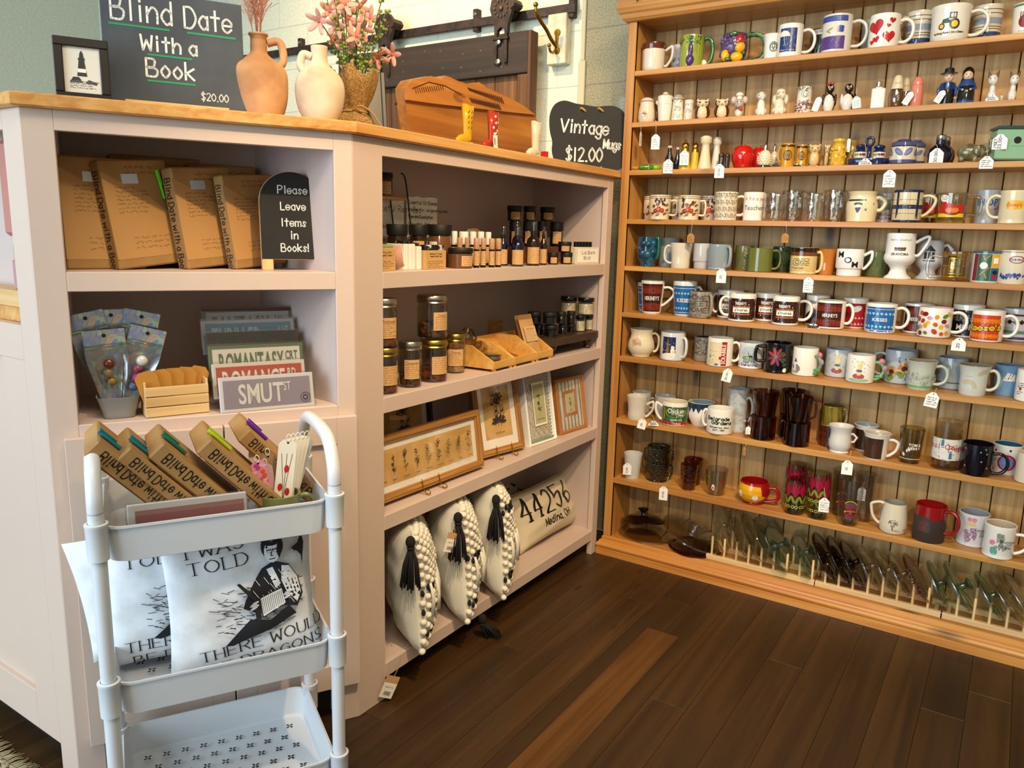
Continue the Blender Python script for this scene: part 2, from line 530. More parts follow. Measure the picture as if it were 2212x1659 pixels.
class Dec:
 """flat print laid on a surface of a part: f(u, v, e) gives the point"""
 def __init__(s,mb,f,curve=None,e0=0.0004,T=None,iso=False):
  s.mb=mb;s.f=f;s.curve=curve;s.e=e0;s.T=T;s.iso=iso
 def _t(s,a,b,c,out,d=0):
  if s.iso and d<9:
   L=[(math.dist(p[:2],q[:2]),p,q,o) for p,q,o in ((a,b,c),(b,c,a),(c,a,b))]
   l,p,q,o=max(L,key=lambda t:t[0])
   if l>s.curve:
    m_=((p[0]+q[0])/2,(p[1]+q[1])/2)
    s._t(p,m_,o,out,d+1);s._t(m_,q,o,out,d+1);return
   out.append((a,b,c));return
  if s.curve and d<6:
   us=sorted((a,b,c),key=lambda p:p[0])
   if us[2][0]-us[0][0]>s.curve:
    p,q=us[0],us[2];o=us[1]
    m_=((p[0]+q[0])/2,(p[1]+q[1])/2)
    s._t(p,m_,o,out,d+1);s._t(m_,q,o,out,d+1);return
  out.append((a,b,c))
 def tris(s,ts,m):
  out=[]
  for t in ts:s._t(t[0],t[1],t[2],out)
  vs=[];fs=[]
  for a,b,c in out:
   if (b[0]-a[0])*(c[1]-a[1])-(b[1]-a[1])*(c[0]-a[0])<0:b,c=c,b
   n=len(vs)
   vs+=[s.f(a[0],a[1],s.e),s.f(b[0],b[1],s.e),s.f(c[0],c[1],s.e)]
   fs.append((n,n+1,n+2))
  if vs:s.mb.add(vs,fs,m,True,s.T)
  s.e+=0.00005
  return s
 def poly(s,pts,m):
  tr=geometry.tessellate_polygon([[Vector((p[0],p[1],0)) for p in pts]])
  return s.tris([(pts[a],pts[b],pts[c]) for a,b,c in tr],m)
 def rect(s,u0,v0,u1,v1,m):
  return s.tris([((u0,v0),(u1,v0),(u1,v1)),((u0,v0),(u1,v1),(u0,v1))],m)
 def ell(s,u,v,ru,rv,m,n=18,rot=0):
  c,d=math.cos(rot),math.sin(rot)
  P=[(u+ru*math.cos(2*PI*i/n)*c-rv*math.sin(2*PI*i/n)*d,v+ru*math.cos(2*PI*i/n)*d+rv*math.sin(2*PI*i/n)*c) for i in range(n)]
  return s.tris([((u,v),P[i],P[(i+1) % n]) for i in range(n)],m)
 def ring(s,u,v,r0,r1,m,a0=0,a1=2*PI,n=20,sq=1.0):
  ts=[]
  for i in range(n):
   a,b=a0+(a1-a0)*i/n,a0+(a1-a0)*(i+1)/n
   A=(u+r0*math.cos(a),v+sq*r0*math.sin(a));B=(u+r1*math.cos(a),v+sq*r1*math.sin(a))
   C=(u+r1*math.cos(b),v+sq*r1*math.sin(b));D_=(u+r0*math.cos(b),v+sq*r0*math.sin(b))
   ts+=[(A,B,C),(A,C,D_)]
  return s.tris(ts,m)
 def line(s,pts,w,m,serif=False):
  ts=[]
  for i in range(len(pts)-1):
   (x0,y0),(x1,y1)=pts[i][:2],pts[i+1][:2]
   dx,dy=x1-x0,y1-y0
   l=math.hypot(dx,dy)
   if l<1e-9:continue
   ww=w
   if serif:ww=w*(0.35+0.65*abs(dy/l))
   nx,ny=-dy/l*ww/2,dx/l*ww/2
   ex,ey=dx/l*ww*.3,dy/l*ww*.3
   A,B=(x0+nx-ex,y0+ny-ey),(x0-nx-ex,y0-ny-ey)
   C,D_=(x1-nx+ex,y1-ny+ey),(x1+nx+ex,y1+ny+ey)
   ts+=[(A,B,C),(A,C,D_)]
  return s.tris(ts,m)
 def text(s,t,u,v,h,m,font='hand',align='c',sx=1.0,rot=0.0,w=None,gap=None,jit=0.0):
  """h = capital height, (u, v) = start of the baseline (or its middle)"""
  sc=h/6.0
  items=[];x=0
  if font in ('hand','serif'):
   g=(1.7 if gap is None else gap)
   for ch in t:
    st,wd=glyph(ch)
    items.append((x,ch));x+=wd+g
   x -= g
   W=x*sc*sx
  else:
   b=1 if font=='bold' else 0
   k=h/0.73
   for ch in t:
    if ch==' ':x+=0.26;continue
    items.append((x,ch));x+=FONTC[ch,b][2]+(0.07 if gap is None else gap)
   W=x*k*sx
  o={'c':-W/2,'l':0,'r':-W}[align]
  c,d=math.cos(rot),math.sin(rot)
  def tf(px,py): 
   px+=o
   return (u+px*c-py*d,v+px*d+py*c)
  if font in ('hand','serif'):
   wd=w or h*0.13
   for x0,ch in items:
    st,_=glyph(ch)
    jy=random.uniform(-jit,jit)*h
    e=s.e
    for p in st:
     s.e=e
     s.line([tf((x0+a)*sc*sx,b_*sc+jy) for a,b_ in p],wd,m,font=='serif')
     if font=='serif':
      for (a,b_),(a2,b2) in ((p[0],p[1]),(p[-1],p[-2])):
       if abs(a-a2)<abs(b_-b2)*.8 and b_ in (0,4,6) and len(p)<6:
        s.e=e
        s.line([tf((x0+a-.9)*sc*sx,b_*sc),tf((x0+a+.9)*sc*sx,b_*sc)],wd*.45,m)
    s.e=e
  else:
   e=s.e
   for x0,ch in items:
    vs,fs,_=FONTC[ch,b]
    P=[tf((x0+a)*k*sx,y_*k) for a,y_ in vs]
    s.e=e
    ts=[]
    for f in fs:
     for i in range(1,len(f)-1):ts.append((P[f[0]],P[f[i]],P[f[i+1]]))
    s.tris(ts,m)
  s.e+=0.00005
  return s
 def scribble(s,u0,v0,u1,v1,rows,m,w=0.0006,fill=0.8):
  """lines of unreadable small handwriting"""
  dv=(v1-v0)/rows
  e=s.e
  for r in range(rows):
   y=v1-(r+.6)*dv
   x=u0
   end=u0+(u1-u0)*random.uniform(fill-.15,fill+.2)
   while x<min(end,u1):
    n=random.randint(2,6)
    pts=[]
    for i in range(n*2):
     pts.append((x,y+random.uniform(-.1,.45)*dv));x+=dv*.2
    s.e=e
    s.line(pts,w,m)
    x+=dv*.25
  s.e=e+0.00005
  return s
def flatf(o=(0,0,0),U=(1,0,0),V=(0,0,1)):
 o,U,V=Vector(o),Vector(U),Vector(V)
 N=U.cross(V).normalized()
 return lambda u,v,e:o+U*u+V*v+N*e
# SETTING
M_PINE=wood('honey_pine','#a86d30','#cb9850','X',46,1.4,0.38,knots=0.55,rnd=0.06,c3='#ba8440')
M_PINEZ=wood('honey_pine_upright','#a86d30','#cb9850','Z',46,1.4,0.38,knots=0.4,rnd=0.06,c3='#ba8440')
M_BACK=wood('weathered_pine_boards','#a87f48','#d8b076','Z',50,1.6,0.55,knots=0.95,rnd=0.16,c3='#be955a')
M_OAK=wood('oak_top','#b87a3a','#dcab68','Y',70,2.2,0.32,rnd=0.06,c3='#cc9450',coat=0.2)
M_FLOOR=wood('dark_floor_boards','#2e1d0c','#493014','Y',34,1.1,0.42,knots=0.3,rnd=0.16,c3='#3b260f',bump=0.25)
M_BARN=wood('old_barn_boards','#4c2f17','#8a6034','Z',40,1.2,0.7,knots=0.5,rnd=0.25,c3='#6c4725',bump=0.5)
M_BARNX=wood('black_stained_board','#221912','#3b2c20','X',40,1.6,0.6,knots=0.4,rnd=0.05,bump=0.5)
M_BLOND=wood('blond_wood','#c99f62','#e4c48d','X',60,2.0,0.5,rnd=0.06)
M_BLONDZ=wood('blond_wood_upright','#c99f62','#e4c48d','Z',60,2.0,0.5,rnd=0.1)
M_BAMBOO=wood('bamboo','#c98f3f','#e5b766','X',60,3.0,0.4,rnd=0.05)
M_FRAMEW=wood('oak_frame','#8f5f2d','#bd8846','X',80,3.0,0.45,rnd=0.08)
M_FRAMEZ=wood('oak_frame_upright','#8f5f2d','#bd8846','Z',80,3.0,0.45,rnd=0.08)
M_DARKW=wood('espresso_wood','#2a1a12','#46301f','Y',50,2.0,0.4,rnd=0.05)
M_CAB=mat('#cfb9aa',0.42,bump=0.06,bscale=60)
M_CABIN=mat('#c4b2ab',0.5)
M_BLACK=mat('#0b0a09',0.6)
M_DARK=mat('#161210',0.7)
KRAFT=noisy('kraft_paper','#94703f','#ad8752',6,0.75,0.5,0.006,c3='#a27c49')
KRAFTP=mat('#c39a62',0.7)
INK=mat('#1d1510',0.6)
INKF=mat('#5b4230',0.7)
CHALK=mat('#e6e6e0',0.9)
WHITE=mat('#f2f0ea',0.5)
CARD=mat('#efe9dd',0.6)
LABEL=mat('#cdA06a'.lower(),0.6)
SLATE=noisy('chalkboard','#0c0b08','#13120e',12,0.7,0.0)
SLATEB=noisy('grey_chalkboard','#39414a','#444c55',9,0.7,0.0)
BLK=mat('#14110f',0.35)
BLKG=mat('#0d0c0c',0.18,coat=0.3)
GOLD=mat('#c9a13f',0.22,1.0)
BRASS=mat('#a8842f',0.3,1.0)
CHROME=mat('#d4d2cc',0.15,1.0)
ZINC=mat('#b9b2a2',0.28,1.0)
IRON=noisy('rusty_iron','#1c120c','#3a2618',30,0.55,0.6,0.002)
BURLAP=noisy('burlap','#7a5a2e','#a98549',260,0.9,0.8,0.002)
fl=MB()
bw=0.101
x=-3.6;i=0
random.seed(11)
while x<2.75:
 y=-5.6-random.uniform(0,1.2)
 while y<0.2:
  ln=random.uniform(1.1,2.4)
  y1=min(y+ln,0.2)
  if y1>-5.6:fl.box(x+0.0004,x+bw-0.0004,max(y,-5.6),y1-0.0008,-0.02,0,M_FLOOR,0.0005)
  y+=ln
 x+=bw
fl.box(-3.6,2.75,-5.6,0.2,-0.05,-0.018,M_BLACK)
# one paler board, as in the shop
M_FLOOR2=wood('tan_floor_board','#3f270e','#6a441d','Y',40,1.2,0.36,rnd=0.05,c3='#543515',bump=0.25)
fl.box(0.386,0.486,-1.42,-0.45,-0.0195,0.0007,M_FLOOR2,0.0006)
FLOOR=struct(fl.build('floor'))
M_WALLP=noisy('painted_block','#d9dcc8','#e4e6d4',90,0.45,0.35,0.0015)
M_WALLG=noisy('glossy_stucco_block','#8f8a6c','#a39d7e',150,0.16,0.9,0.004,coat=0.4)
wb=MB()
wb.box(-3.6,-0.283,0.2,0.3,0,3.0,M_WALLP)
# block courses read as thin recessed joints
for k in range(15):
 z=0.17+0.2*k
 wb.box(-3.6,-0.284,0.1988,0.2,z,z+0.004,mat('#c9cebd',0.6))
for k in range(9):
 for j in range(8):
  zz=0.174+0.2*(k+5);xx=-3.4+0.4*j+(0.2 if k % 2 else 0)
  if xx<-0.35:wb.box(xx,xx+0.004,0.1988,0.2,zz,zz+0.196,mat('#c9cebd',0.6))
struct(wb.build('wall_back'))
wg=MB()
wg.box(-0.283,2.75,0.2,0.3,0,3.0,M_WALLG)
for k in range(15):
 z=0.17+0.2*k
 wg.box(-0.283,0.05,0.1992,0.2,z,z+0.003,mat('#7c7860',0.5))
struct(wg.build('wall_back_stucco'))
ww=MB();ww.box(-3.7,-3.6,-5.6,0.3,0,3.0,M_WALLP);struct(ww.build('wall_left'))
ww=MB();ww.box(2.75,2.85,-5.6,0.3,0,3.0,mat('#b9ad94',0.6));struct(ww.build('wall_right'))
ww=MB();ww.box(-3.7,2.85,-5.6,0.3,3.0,3.1,mat('#d8d2c4',0.8));struct(ww.build('ceiling'))
# street side wall with the shop window openings that let daylight in
ww=MB();PW=mat('#cbbfae',0.6)
ww.box(-3.6,2.75,-5.7,-5.6,0,0.45,PW);ww.box(-3.6,2.75,-5.7,-5.6,2.6,3.0,PW)
for a,b in ((-3.6,-3.0),(-0.55,-0.45),(2.1,2.75)):ww.box(a,b,-5.7,-5.6,0.45,2.6,PW)
struct(ww.build('wall_front'))
tr=MB()
tr.box(-0.298,-0.270,0.19,0.2,0.0,1.86,mat('#c9c3a4',0.4),0.002)
tr.box(-0.292,-0.276,0.192,0.2,1.86,3.0,mat('#c9c3a4',0.4),0.002)
struct(tr.build('trim_1'))
# wool rug at the street end of the counter
rg=MB()
M_RUG=noisy('wool_rug','#4a4038','#c8b591',60,0.95,1.0,0.01,stretch=(1,3,1),lo=.42,hi=.55)
rg.box(-1.5,-0.36,-3.2,-1.885,0.0,0.008,M_RUG,0.003)
o=rg.build('rug');tag(o,'beige and brown speckled wool rug in front of the counter end','rug')
fr=MB()
random.seed(3)
for k in range(170):
 xx=-1.48+k*(1.12/170)
 fr.tube([(xx,-1.89,.006),(xx+random.uniform(-.006,.006),-1.87,.005),(xx+random.uniform(-.01,.01),-1.852+random.uniform(-.006,.004),.002)],.0016,mat('#b7a987',.95),5)
fr.build('fringe',o)
del o
# HUTCH
SH={1:1.7606,2:1.5918,3:1.431,4:1.2636,5:1.0992,6:0.9322,7:0.7726,8:0.5383,9:0.3054,0:0.070}
HX1=1.66
hutch=thing('display_hutch','tall open honey pine hutch full of mugs against the back wall','hutch',(0,0,0))
h=MB();h.box(0,0.028,0.002,0.165,0.07,1.93,M_PINEZ,0.0015);h.build('side_panel',hutch)
h=MB();h.box(HX1-0.028,HX1,0.002,0.165,0.07,1.93,M_PINEZ,0.0015);h.build('side_panel',hutch)
h=MB();h.box(-0.002,0.028,-0.002,0.014,0.07,1.93,M_PINEZ,0.002);h.build('stile',hutch)
h=MB();h.box(HX1-.028,HX1+.002,-0.002,0.014,0.07,1.93,M_PINEZ,0.002);h.build('stile',hutch)
for k in range(1,10):
 h=MB();h.box(0.0275,HX1-0.0275,0.0,0.1655,SH[k]-(0.017 if k<7 else 0.02),SH[k],M_PINE,0.0015)
 h.build('shelf',hutch)
h=MB();h.box(0.0,HX1,0.0,0.185,0.05,0.070,M_PINE,0.001);h.build('bottom_shelf',hutch)
h=MB()
random.seed(5)
x=0.0185
while x<HX1:
 h.box(x+0.0012,min(x+0.0862,HX1)-0.0012,0.1655,0.183,0.06,1.95,M_BACK,0.002)
 x+=0.0868
h.box(0.0,HX1,0.178,0.19,0.06,1.95,mat('#2a1a0d',0.8))
h.build('back_panel',hutch)
h=MB()
prof=[(-0.004,1.918),(-0.012,1.92),(-0.02,1.928),(-0.024,1.94),(-0.031,1.946),(-0.036,1.958),(-0.036,1.966),(-0.032,1.97),(-0.032,1.99),(0.18,1.99),(0.18,1.918)]
vs=[]
for (yy,zz) in prof:vs.append((0.0+yy,yy,zz))
for (yy,zz) in prof:vs.append((HX1-yy if yy<0 else HX1,yy,zz))
n=len(prof);vs[9]=(0,.18,1.99);vs[10]=(0,.18,1.918)
h.add(vs,[(i,n+i,n+(i+1) % n,(i+1) % n) for i in range(n)]+[tuple(range(n)),tuple(range(2*n-1,n-1,-1))],M_PINE)
h.tube(smooth_path([(0.045,-0.036,1.983),(0.048,-0.044,1.979),(0.044,-0.043,1.972),(0.041,-.038,1.975)],4),0.0018,BLK,6)
h.build('cornice',hutch)
h=MB()
prof=[(-0.026,0.0),(-0.026,0.024),(-0.022,0.027),(-0.0265,0.031),(-0.028,0.038),(-0.024,0.045),(-0.018,0.048),(-0.016,0.053),(-0.008,0.056),(-0.006,0.066),(0.0,0.070),(0.165,0.069),(0.165,0.0)]
vs=[(max(min(y*.7,0),-.019),y,z) for y,z in prof]+[(HX1,y,z) for y,z in prof]
n=len(prof)
h.add(vs,[(i,n+i,n+(i+1) % n,(i+1) % n) for i in range(n)]+[tuple(range(n)),tuple(range(2*n-1,n-1,-1))],wood('honey_pine_plinth','#b26f2a','#d69c50','X',30,1.0,0.35,knots=1.0,rnd=0.02,c3='#c98a42',coat=.2))
h.build('plinth',hutch)
# COUNTER
def frame_matrix(o,X,Y):
 M=Matrix(((X.x,Y.x,0,o.x),(X.y,Y.y,0,o.y),(0,0,1,o.z),(0,0,0,1)))
 return M
def slab(c,P,z0,z1,m):
 n=len(P)
 vs=[(p[0],p[1],z0) for p in P]+[(p[0],p[1],z1) for p in P]
 ar=sum(P[i][0]*P[(i+1) % n][1]-P[(i+1) % n][0]*P[i][1] for i in range(n))
 fs=[tuple(range(n))[::-1],tuple(range(n,2*n))]+[(i,(i+1) % n,n+(i+1) % n,n+i) for i in range(n)]
 if ar<0:fs=[f[::-1] for f in fs]
 c.add(vs,fs,m)
MR=frame_matrix(Vector((XC,-0.014,0)),Vector((0,-1,0)),Vector((1,0,0)))      # shelves toward the hutch
ML=frame_matrix(CO,DL,NL)                                                          # angled bay
ME_=frame_matrix(CO+DL*0.616,Vector((-1,0,0)),Vector((0,-1,0)))            # street end bay
ZT,ZS=1.405,[1.105,0.803,0.502,0.098]
cab=thing('shelf_cabinet','blush painted shelf unit with four open shelves beside the hutch','cabinet',M=MR)
c=MB();c.box(0.0,0.041,-0.02,0,0.0,ZT,M_CAB,0.0012);c.build('stile',cab)
c=MB();c.box(1.191,1.2865,-0.02,0,0.0,ZT,M_CAB,0.0012);c.build('stile',cab)
c=MB();c.box(0.041,1.191,-0.02,0,1.368,ZT,M_CAB,0.0008);c.build('top_rail',cab)
for z in ZS:
 c=MB();c.box(0.041,1.191,-0.02,0,z-0.039,z,M_CAB,0.0012)
 slab(c,[(.03,-.02),(.03,-.315),(1.16,-.315),(1.203,-.02)],z-0.018,z,M_CAB);c.build('shelf',cab)
c=MB();c.box(0.012,0.030,-0.315,-0.004,0.054,ZT,M_CABIN);c.build('side_panel',cab)
c=MB();slab(c,[(1.204,-.02),(1.214,-.02),(1.17,-.315),(1.16,-.315)],0.0,ZT,M_CABIN);c.build('side_panel',cab)
c=MB();c.box(0.0,1.16,-0.333,-0.315,0.0,ZT,M_CABIN);c.build('back_panel',cab)
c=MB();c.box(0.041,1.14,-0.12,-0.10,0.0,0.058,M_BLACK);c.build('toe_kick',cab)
cab2=thing('shelf_cabinet','blush painted bay with two shelves above doors, behind the white cart','cabinet',M=ML)
c=MB();c.box(0.0,0.041,-0.02,0,0.0,ZT,M_CAB,0.0012);c.build('stile',cab2)
c=MB();c.box(0.562,0.616,-0.02,0,0.0,ZT,M_CAB,0.0012);c.build('stile',cab2)
c=MB();c.box(0.041,0.562,-0.02,0,1.368,ZT,M_CAB,0.0008);c.build('top_rail',cab2)
for k,z in enumerate((1.107,0.804)):
 c=MB();c.box(0.041,0.562,-0.02,0,z-0.038,z,M_CAB,0.0012)
 slab(c,[(.035,-.02),(.565,-.02),(.565,-.315),(.156,-.315)],z-0.018,z,M_CAB);c.build('shelf',cab2)
c=MB();slab(c,[(.036,-.004),(.156,-.315),(.144,-.315),(.026,-.004)],0.0,ZT,M_CABIN);c.build('side_panel',cab2)
c=MB();c.box(0.565,0.575,-0.315,-0.004,0.0,ZT,M_CABIN);c.build('side_panel',cab2)
c=MB();c.box(0.144,0.575,-0.333,-0.315,0.0,ZT,M_CABIN);c.build('back_panel',cab2)
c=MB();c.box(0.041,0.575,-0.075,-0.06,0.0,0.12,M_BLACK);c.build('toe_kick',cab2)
def door(s0,s1,hinge):
 c=MB();z0,z1=0.105,0.781;t=0.02;w_=0.047
 c.box(s0,s0+w_,0.0005,t,z0,z1,M_CAB,0.001);c.box(s1-w_,s1,0.0005,t,z0,z1,M_CAB,0.001)
 c.box(s0+w_,s1-w_,0.0005,t,z1-0.062,z1,M_CAB,0.001);c.box(s0+w_,s1-w_,0.0005,t,z0,z0+0.062,M_CAB,0.001)
 c.box(s0+w_-.004,s1-w_+.004,0.0005,0.009,z0+0.05,z1-0.05,M_CAB)
 return c.build('door',cab2)
door(0.002,0.2905,0);door(0.2935,0.588,1)
cab3=thing('shelf_cabinet','blush painted counter end bay at the left edge of the photo','cabinet',M=ME_)
c=MB();c.box(0.0,0.068,-0.02,0,0.0,ZT,M_CAB,0.0012);c.build('stile',cab3)
c=MB();c.box(0.068,0.95,-0.02,0,1.368,ZT,M_CAB,0.0008);c.box(0.86,0.95,-0.02,0,0,1.368,M_CAB,.001);c.build('face_frame',cab3)
c=MB();c.box(0.068,0.86,-0.02,0,0.93,1.0,M_CAB,0.001);c.box(0.075,0.93,-0.095,-0.02,0.985,1.0,M_CAB);c.build('shelf',cab3)
c=MB()
c.box(0.068,0.16,-0.02,-0.0005,0.08,0.93,M_CAB,0.001);c.box(0.16,0.86,-0.02,-0.0005,0.08,0.175,M_CAB,0.001)
c.box(0.16,0.86,-0.02,-0.012,0.175,0.93,M_CAB);c.build('panel',cab3)
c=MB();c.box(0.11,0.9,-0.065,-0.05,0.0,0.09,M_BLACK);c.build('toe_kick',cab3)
c=MB();c.box(0.068,0.076,-0.1,-0.02,0.93,ZT,M_CABIN);c.build('side_panel',cab3)
c=MB();c.box(0.076,0.95,-0.1,-0.095,0.0,ZT,M_CABIN);c.box(0.93,0.95,-.095,-.02,0,ZT,M_CABIN);c.build('back_panel',cab3)
# one continuous top
ov=0.018
def isect(p,d,q,e):
 t=((q.x-p.x)*e.y-(q.y-p.y)*e.x)/(d.x*e.y-d.y*e.x);return p+d*t
pa=Vector((XC+ov,0.045,0));pb=isect(pa,Vector((0,1,0)),CO+NL*ov,DL)
e2=CO+DL*0.616
pc=isect(CO+NL*ov,DL,Vector((0,e2.y-ov,0)),Vector((1,0,0)))
top=[pa,pb,pc,Vector((-1.36,e2.y-ov,0)),Vector((-1.36,-1.5,0)),Vector((-0.53,-1.5,0)),Vector((-0.385,-1.24,0)),Vector((-0.385,0.045,0))]
def top_slab():
 c=MB();b=0.003
 cen=Vector((-0.35,-1.1,0))
 n=len(top)
 def off(d):
  out=[]
  for i in range(n):
   p,q,r_=top[i-1],top[i],top[(i+1) % n]
   n1=(q-p).normalized();n2=(r_-q).normalized()
   o1=Vector((n1.y,-n1.x,0));o2=Vector((n2.y,-n2.x,0))
   out.append(isect(p+o1*d,n1,q+o2*d,n2) if abs(n1.cross(n2).z)>1e-4 else q+o1*d)
  return out
 sgn=-1
 A=off(b*1.0);ar=lambda P:abs(sum(P[i].x*P[(i+1) % n].y-P[(i+1) % n].x*P[i].y for i in range(n)))
 if ar(A)>ar(top):A=off(-b)
 rings=[(A,ZT),(top,ZT+b),(top,1.43-b),(A,1.43)]
 vs=[(p.x,p.y,z) for P,z in rings for p in P]
 fs=[]
 for k in range(3):
  for i in range(n):
   j=(i+1) % n
   fs.append((k*n+i,k*n+j,(k+1)*n+j,(k+1)*n+i)[::-1])
 tri=geometry.tessellate_polygon([[Vector((p.x,p.y,0)) for p in A]])
 for t in tri:fs.append(tuple(3*n+i for i in t));fs.append(tuple(i for i in t)[::-1])
 c.add(vs,fs,M_OAK)
 o=c.build('worktop')
 tag(o,'continuous oak countertop running along all the blush cabinets','countertop')
 me=o.data
 import bmesh
 bm=bmesh.new();bm.from_mesh(me);bmesh.ops.recalc_face_normals(bm,faces=bm.faces);bm.to_mesh(me);bm.free()
top_slab()
# BARN DOOR AND RAIL ON THE BACK WALL
bd=thing('barn_door','weathered plank sliding barn door with a black top board','door',(0,0,0))
DX0,DX1,DZ=-1.50,-0.475,1.972
c=MB();random.seed(9)
x=DX0
while x<DX1-0.01:
 w_=random.choice((0.085,0.095,0.11));x1=min(x+w_,DX1)
 c.box(x+.0012,x1-.0012,0.128,0.152,0.03,DZ-.005,M_BARN,0.002);x=x1
c.box(DX0,DX1,0.150,0.158,.03,DZ-.005,M_DARK)
c.build('plank_panel',bd)
c=MB();c.box(DX0,DX1,0.104,0.128,DZ-0.155,DZ,M_BARNX,0.003)
random.seed(4)
for xx in [DX0+0.1*k for k in range(1,10)]:
 for zz in (DZ-.04,DZ-.115):
  c.lathe([(0,0.0012),(.004,.001),(.0045,0)],mat('#6d6255',.5,.6),8,T=Matrix.Translation((xx+random.uniform(-.015,.015),0.104,zz+random.uniform(-.02,.02)))@Matrix.Rotation(PI/2,4,'X'))
c.build('top_board',bd)
c=MB();c.box(DX1-.05,DX1,0.109,0.128,0.03,DZ-.156,M_BARN,0.002);c.build('edge_board',bd)
c=MB();c.box(DX1-.002,DX1+.012,0.104,0.158,0.03,DZ,wood('barn_edge','#4a2d14','#7a5027','Z',40,1.2,.6),0.002);c.build('edge_strip',bd)
c=MB();c.box(-2.3,-0.31,0.168,0.178,2.030,2.064,IRON,0.002)
rail=c.build('door_rail');tag(rail,'dark rusty iron barn door rail across the back wall','rail')
for xx in (-1.83,ony(1032,30,.19).x,-0.33):
 c=MB();c.box(xx-.012,xx+.012,0.172,0.2,2.015,2.102,IRON,.002)
 c.lathe([(0,.004),(.007,.003),(.008,0)],ZINC,8,T=Matrix.Translation((xx,.172,2.082))@Matrix.Rotation(PI/2,4,'X'));c.build('rail_bracket',rail)
for q,(px,py,who) in enumerate(((837,53,'left rusty barn door roller hanger, nearer the pink flowers'),(1091,-12,'right rusty barn door roller hanger, nearer the brass hook'))):
 p=ony(px,py,0.12)
 hg=thing('door_hanger',who,'door hanger',(p.x,0.1395,2.045),0,'barn door roller hangers')
 out=[(.0,.075),(.03,.07),(.048,.05),(.054,.02),(.046,-.005),(.032,-.04),(.03,-.09),(.018,-.09),(.017,-.062),(0,-.05)]
 pts=out+[(-a,b) for a,b in out[::-1] if a>0]
 c=MB();c.prism(pts[::-1],-0.044,-0.026,IRON)
 c.prism([(.046,.01),(.062,.02),(.066,.03),(.058,.045),(.05,.05)][::-1],-0.05,0.01,IRON)
 c.build('hanger_plate',hg)
 c=MB();c.lathe([(0,-.013),(.038,-.013),(.043,-.010),(.034,-.004),(.034,.004),(.043,.010),(.038,.013),(0,.013)],IRON,28,T=Matrix.Translation((0,0.0,.018))@Matrix.Rotation(PI/2,4,'X'))
 for k in range(12):
  a=2*PI*k/12
  c.ell((.03*math.cos(a),-.0465,.018+.03*math.sin(a)),(.004,.003,.006),mat('#5d4430',.5),8,5)
 c.ell((0,-.047,.018),(.01,.006,.01),mat('#5d4430',.5))
 c.build('wheel',hg)
 c=MB()
 for s_ in (-1,1):c.box(s_*.024-.007,s_*.024+.007,-.046,-.036,-.185,-.07,IRON,.002)
 c.box(-.036,.036,-.05,-.03,-.098,-.086,IRON,.002)
 c.build('strap',hg)
 if q==1:
  for zz in (-.105,-.178):
   b_=MB();b_.lathe([(0,.006),(.008,.005),(.012,.002),(.0125,0)],ZINC,14,T=Matrix.Translation((-.012,-.0425,zz))@Matrix.Rotation(PI/2,4,'X'));b_.build('bolt',hg)
bl=MB();p0=ony(1184,85,0.165);p1=ony(1224,85,0.165)
bl.box(p0.x,p1.x,0.158,0.2,ony(1205,139,.165).z,ony(1205,30,.165).z,noisy('chipped_white_paint','#cfcab0','#e3dfc8',25,.5,.4,.002),0.003)
o=bl.build('hook_block');tag(o,'white painted wood block on the wall right of the barn door','block')
hk=thing('coat_hook','brass double coat hook screwed to the white wall block','hook',((p0.x+p1.x)/2,0.158,(ony(1205,65,.158).z+ony(1205,112,.158).z)/2))
c=MB()
for zz in (.03,-.035):c.lathe([(0,.005),(.012,.004),(.014,0)],BRASS,18,T=Matrix.Translation((0.004,0,zz))@Matrix.Rotation(PI/2,4,'X'))
c.box(-.004,.010,-.006,0,-.035,.03,BRASS,.002);c.build('plate',hk)
c=MB();c.tube(smooth_path([(0.003,-.005,-.02),(-.004,-.03,.0),(-.012,-.055,.03),(-.018,-.09,.055),(-.02,-.115,.075),(-.021,-.122,.098)],5),[.007]*20+[.0055]*6,BRASS,10)
c.ell((-.021,-.122,.104),.0095,BRASS);c.build('long_arm',hk)
c=MB();c.tube(smooth_path([(0.003,-.004,-.028),(0.0,-.02,-.045),(-.002,-.038,-.044),(-.003,-.046,-.03)],5),.0048,BRASS,10)
c.ell((-.003,-.047,-.024),.0078,BRASS);c.build('short_arm',hk)
